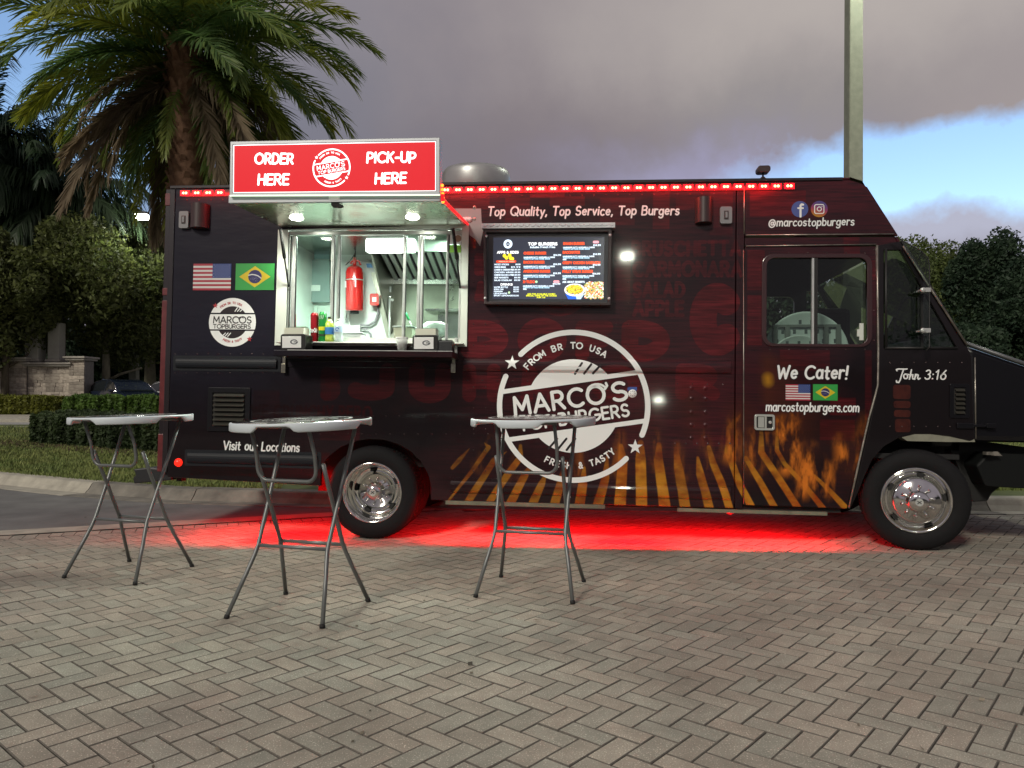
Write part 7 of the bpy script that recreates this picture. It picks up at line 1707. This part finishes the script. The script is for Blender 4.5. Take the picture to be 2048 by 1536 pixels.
b = MB(); b.box(S(1600, 640, 1.6)[0], S(1690, 640, 1.6)[0], 1.4, 1.9, .85, S(1600, 620, 1.6)[1]); b.build('driver_seat', mat('seat_dark', (.02, .018, .018), .8), truck, bevel=.05)
b = MB(); b.box(XD0 - .05, XD0 - .03, .06, TW - .06, .85, ZR - .03); b.build('partition', mat('partition_brown', (.035, .020, .016), .6), truck)
b = MB(); b.prism([S(1700, 560, 1.5), S(1722, 575, 1.5), S(1722, 650, 1.5), S(1690, 672, 1.5), S(1672, 640, 1.5)], 1.5, 1.52); b.build('sun_shade', mat('shade_green', (.22, .26, .18), .4, metal=.3), truck)
b = MB(); b.box(n1[0] + .3, hd0[0] - .05, .1, TW - .1, .9, S(1900, 700)[1] - .03); b.build('dashboard', mat('dash', (.012, .014, .013), .6), truck, bevel=.03)
sw_ = P3(1800, 640, 1.7); b = MB(); b.tube([(sw_[0] + .1 * sin(t) * .4, 1.6 + .22 * cos(t), sw_[2] + .22 * sin(t)) for t in np.linspace(0, 2 * pi, 28)], .014, 8); b.build('steering_wheel', M_und, truck)

# ------------------------------------------------------------------ bar tables
M_rim = mat('table_rim', (.60, .66, .70), .45); M_top = mat('table_print', (.018, .011, .013), .12, coat=1); M_leg = mat('grey_tube', (.15, .16, .16), .38, metal=.35, var=.08, vscale=20); M_ft = mat('foot_rubber', (.01, .01, .01), .7)
M_topl = mat('print_white', (.50, .50, .50), .25)
def bar_table(loc, yaw, notches, label, rot=0, tilt=(0, 0), sc=1.0):
    t = empty('bar_table', (*loc, 0), yaw, label, 'table', 'round folding bar tables')
    TR_, TZ = .405 * sc, 1.115; b = MB(); n = 120; V = []
    def th(a):
        d = .050
        for q in notches:
            x = abs(((degrees_(a) - q + 180) % 360) - 180)
            if x < 13: d = .018
            elif x < 18: d = .018 + .032 * (x - 13) / 5
        return d
    degrees_ = lambda a: a * 180 / pi
    for k in range(n):
        a = 2 * pi * k / n; c, s = cos(a - yaw), sin(a - yaw); d = th(a)
        for r_, z in ((TR_ - .012, TZ), (TR_ - .003, TZ - .002), (TR_, TZ - .008), (TR_, TZ - d + .006), (TR_ - .006, TZ - d), (TR_ - .016, TZ - d + .002), (TR_ - .02, TZ - .014)): V.append((r_ * c, r_ * s, z))
    m_ = 7; b.add(V, [(k * m_ + j, ((k + 1) % n) * m_ + j, ((k + 1) % n) * m_ + j + 1, k * m_ + j + 1) for k in range(n) for j in range(m_ - 1)], 0, True)
    b.lathe([(TR_ - .02, TZ - .014), (0, TZ - .014)], (0, 0, 0), 'z', 60)
    o1 = b.build('tabletop_rim', M_rim, t)
    b = MB(); b.lathe([(TR_ - .012, TZ - .001), (TR_ - .018, TZ + .001), (0, TZ + .001)], (0, 0, 0), 'z', 72); o2 = b.build('tabletop', M_top, t)
    F = logo_ring(k=.9); o3 = F.build('badge', [M_topl, M_top], lambda u, v, e: ((u * cos(rot - yaw) - v * sin(rot - yaw)) * TR_ * .72, (u * sin(rot - yaw) + v * cos(rot - yaw)) * TR_ * .72, TZ + .0016 + e * .6), t, eps=.0003)
    for o in (o1, o2, o3):
        for v in o.data.vertices: v.co.z += tilt[0] * v.co.x + tilt[1] * v.co.y
    r = .0125
    for s in (-1, 1):   # outer pair: far edge of the top down to the near feet
        b = MB(); b.tube([(s * .245, .20, TZ - .03), (s * .238, .10, .84), (s * .232, 0, .606), (s * .228, -.095, .39), (s * .236, -.118, .335), (s * .258, -.165, .235), (s * .305, -.278, .012)], r, 10); lg = b.build('leg', M_leg, t); b = MB(); b.tube([(s * .303, -.274, .02), (s * .306, -.280, .0)], r * 1.22, 10); b.build('foot_cap', M_ft, lg)
        b = MB(); b.tube([(s * .215, -.125, .87), (s * .213, -.06, .73), (s * .212, 0, .606), (s * .212, .10, .385), (s * .220, .124, .33), (s * .24, .168, .235), (s * .288, .278, .012)], r, 10); lg = b.build('leg', M_leg, t); b = MB(); b.tube([(s * .286, .274, .02), (s * .289, .280, .0)], r * 1.22, 10); b.build('foot_cap', M_ft, lg)
        MB().tube([(s * .205, 0, .606), (s * .246, 0, .606)], .005, 8).build('pivot_bolt', M_alu, t)
    b = MB(); b.tube([(-.228, -.098, .385), (.228, -.098, .385)], r * .85, 10); b.build('cross_bar', M_leg, t)
    b = MB(); b.tube([(-.212, .105, .375), (.212, .105, .375)], r * .85, 10); b.build('cross_bar', M_leg, t)
    U = [(-.185, -.235, TZ - .03), (-.190, -.17, .92)] + [(-.190 + .06 * (1 - cos(a_)), -.158 + .01 * sin(a_), .84 - .07 * sin(a_)) for a_ in np.linspace(0, pi / 2, 6)] + [(.190 - .06 * (1 - cos(a_)), -.158 + .01 * sin(a_), .84 - .07 * sin(a_)) for a_ in np.linspace(pi / 2, 0, 6)] + [(.190, -.17, .92), (.185, -.235, TZ - .03)]
    b = MB(); b.tube(U, r * .9, 10); b.build('brace', M_leg, t)
    b = MB(); b.tube([(-.26, .20, TZ - .03), (.26, .20, TZ - .03)], .012, 8); b.build('hinge_bar', M_leg, t); b = MB(); b.tube([(-.2, -.235, TZ - .03), (.2, -.235, TZ - .03)], .012, 8); b.build('hinge_bar', M_leg, t)
    return t
def gpt(*ps): q = [ground(*p) for p in ps]; return (sum(a[0] for a in q) / len(q), sum(a[1] for a in q) / len(q))
bar_table(gpt((119.5, 1157), (268, 1171), (260, 1123), (392, 1133)), -radians(18), (-90 - 24, -24, 66, 156), 'round bar table at the left in front of the hedge', .3, (.018, .014))
bar_table(gpt((441, 1239), (640, 1257), (577, 1188), (745, 1202)), -radians(17), (-98, 178, -8, 82), 'nearest round bar table, in front of the rear wheel of the truck', .1, (.018, .030))
bar_table(gpt((947.5, 1196), (1146.5, 1208), (1002, 1155), (1169, 1163)), -radians(14), (-70, -140, 20, 110), 'round bar table in front of the big round badge', -.1, (.012, 0.018))
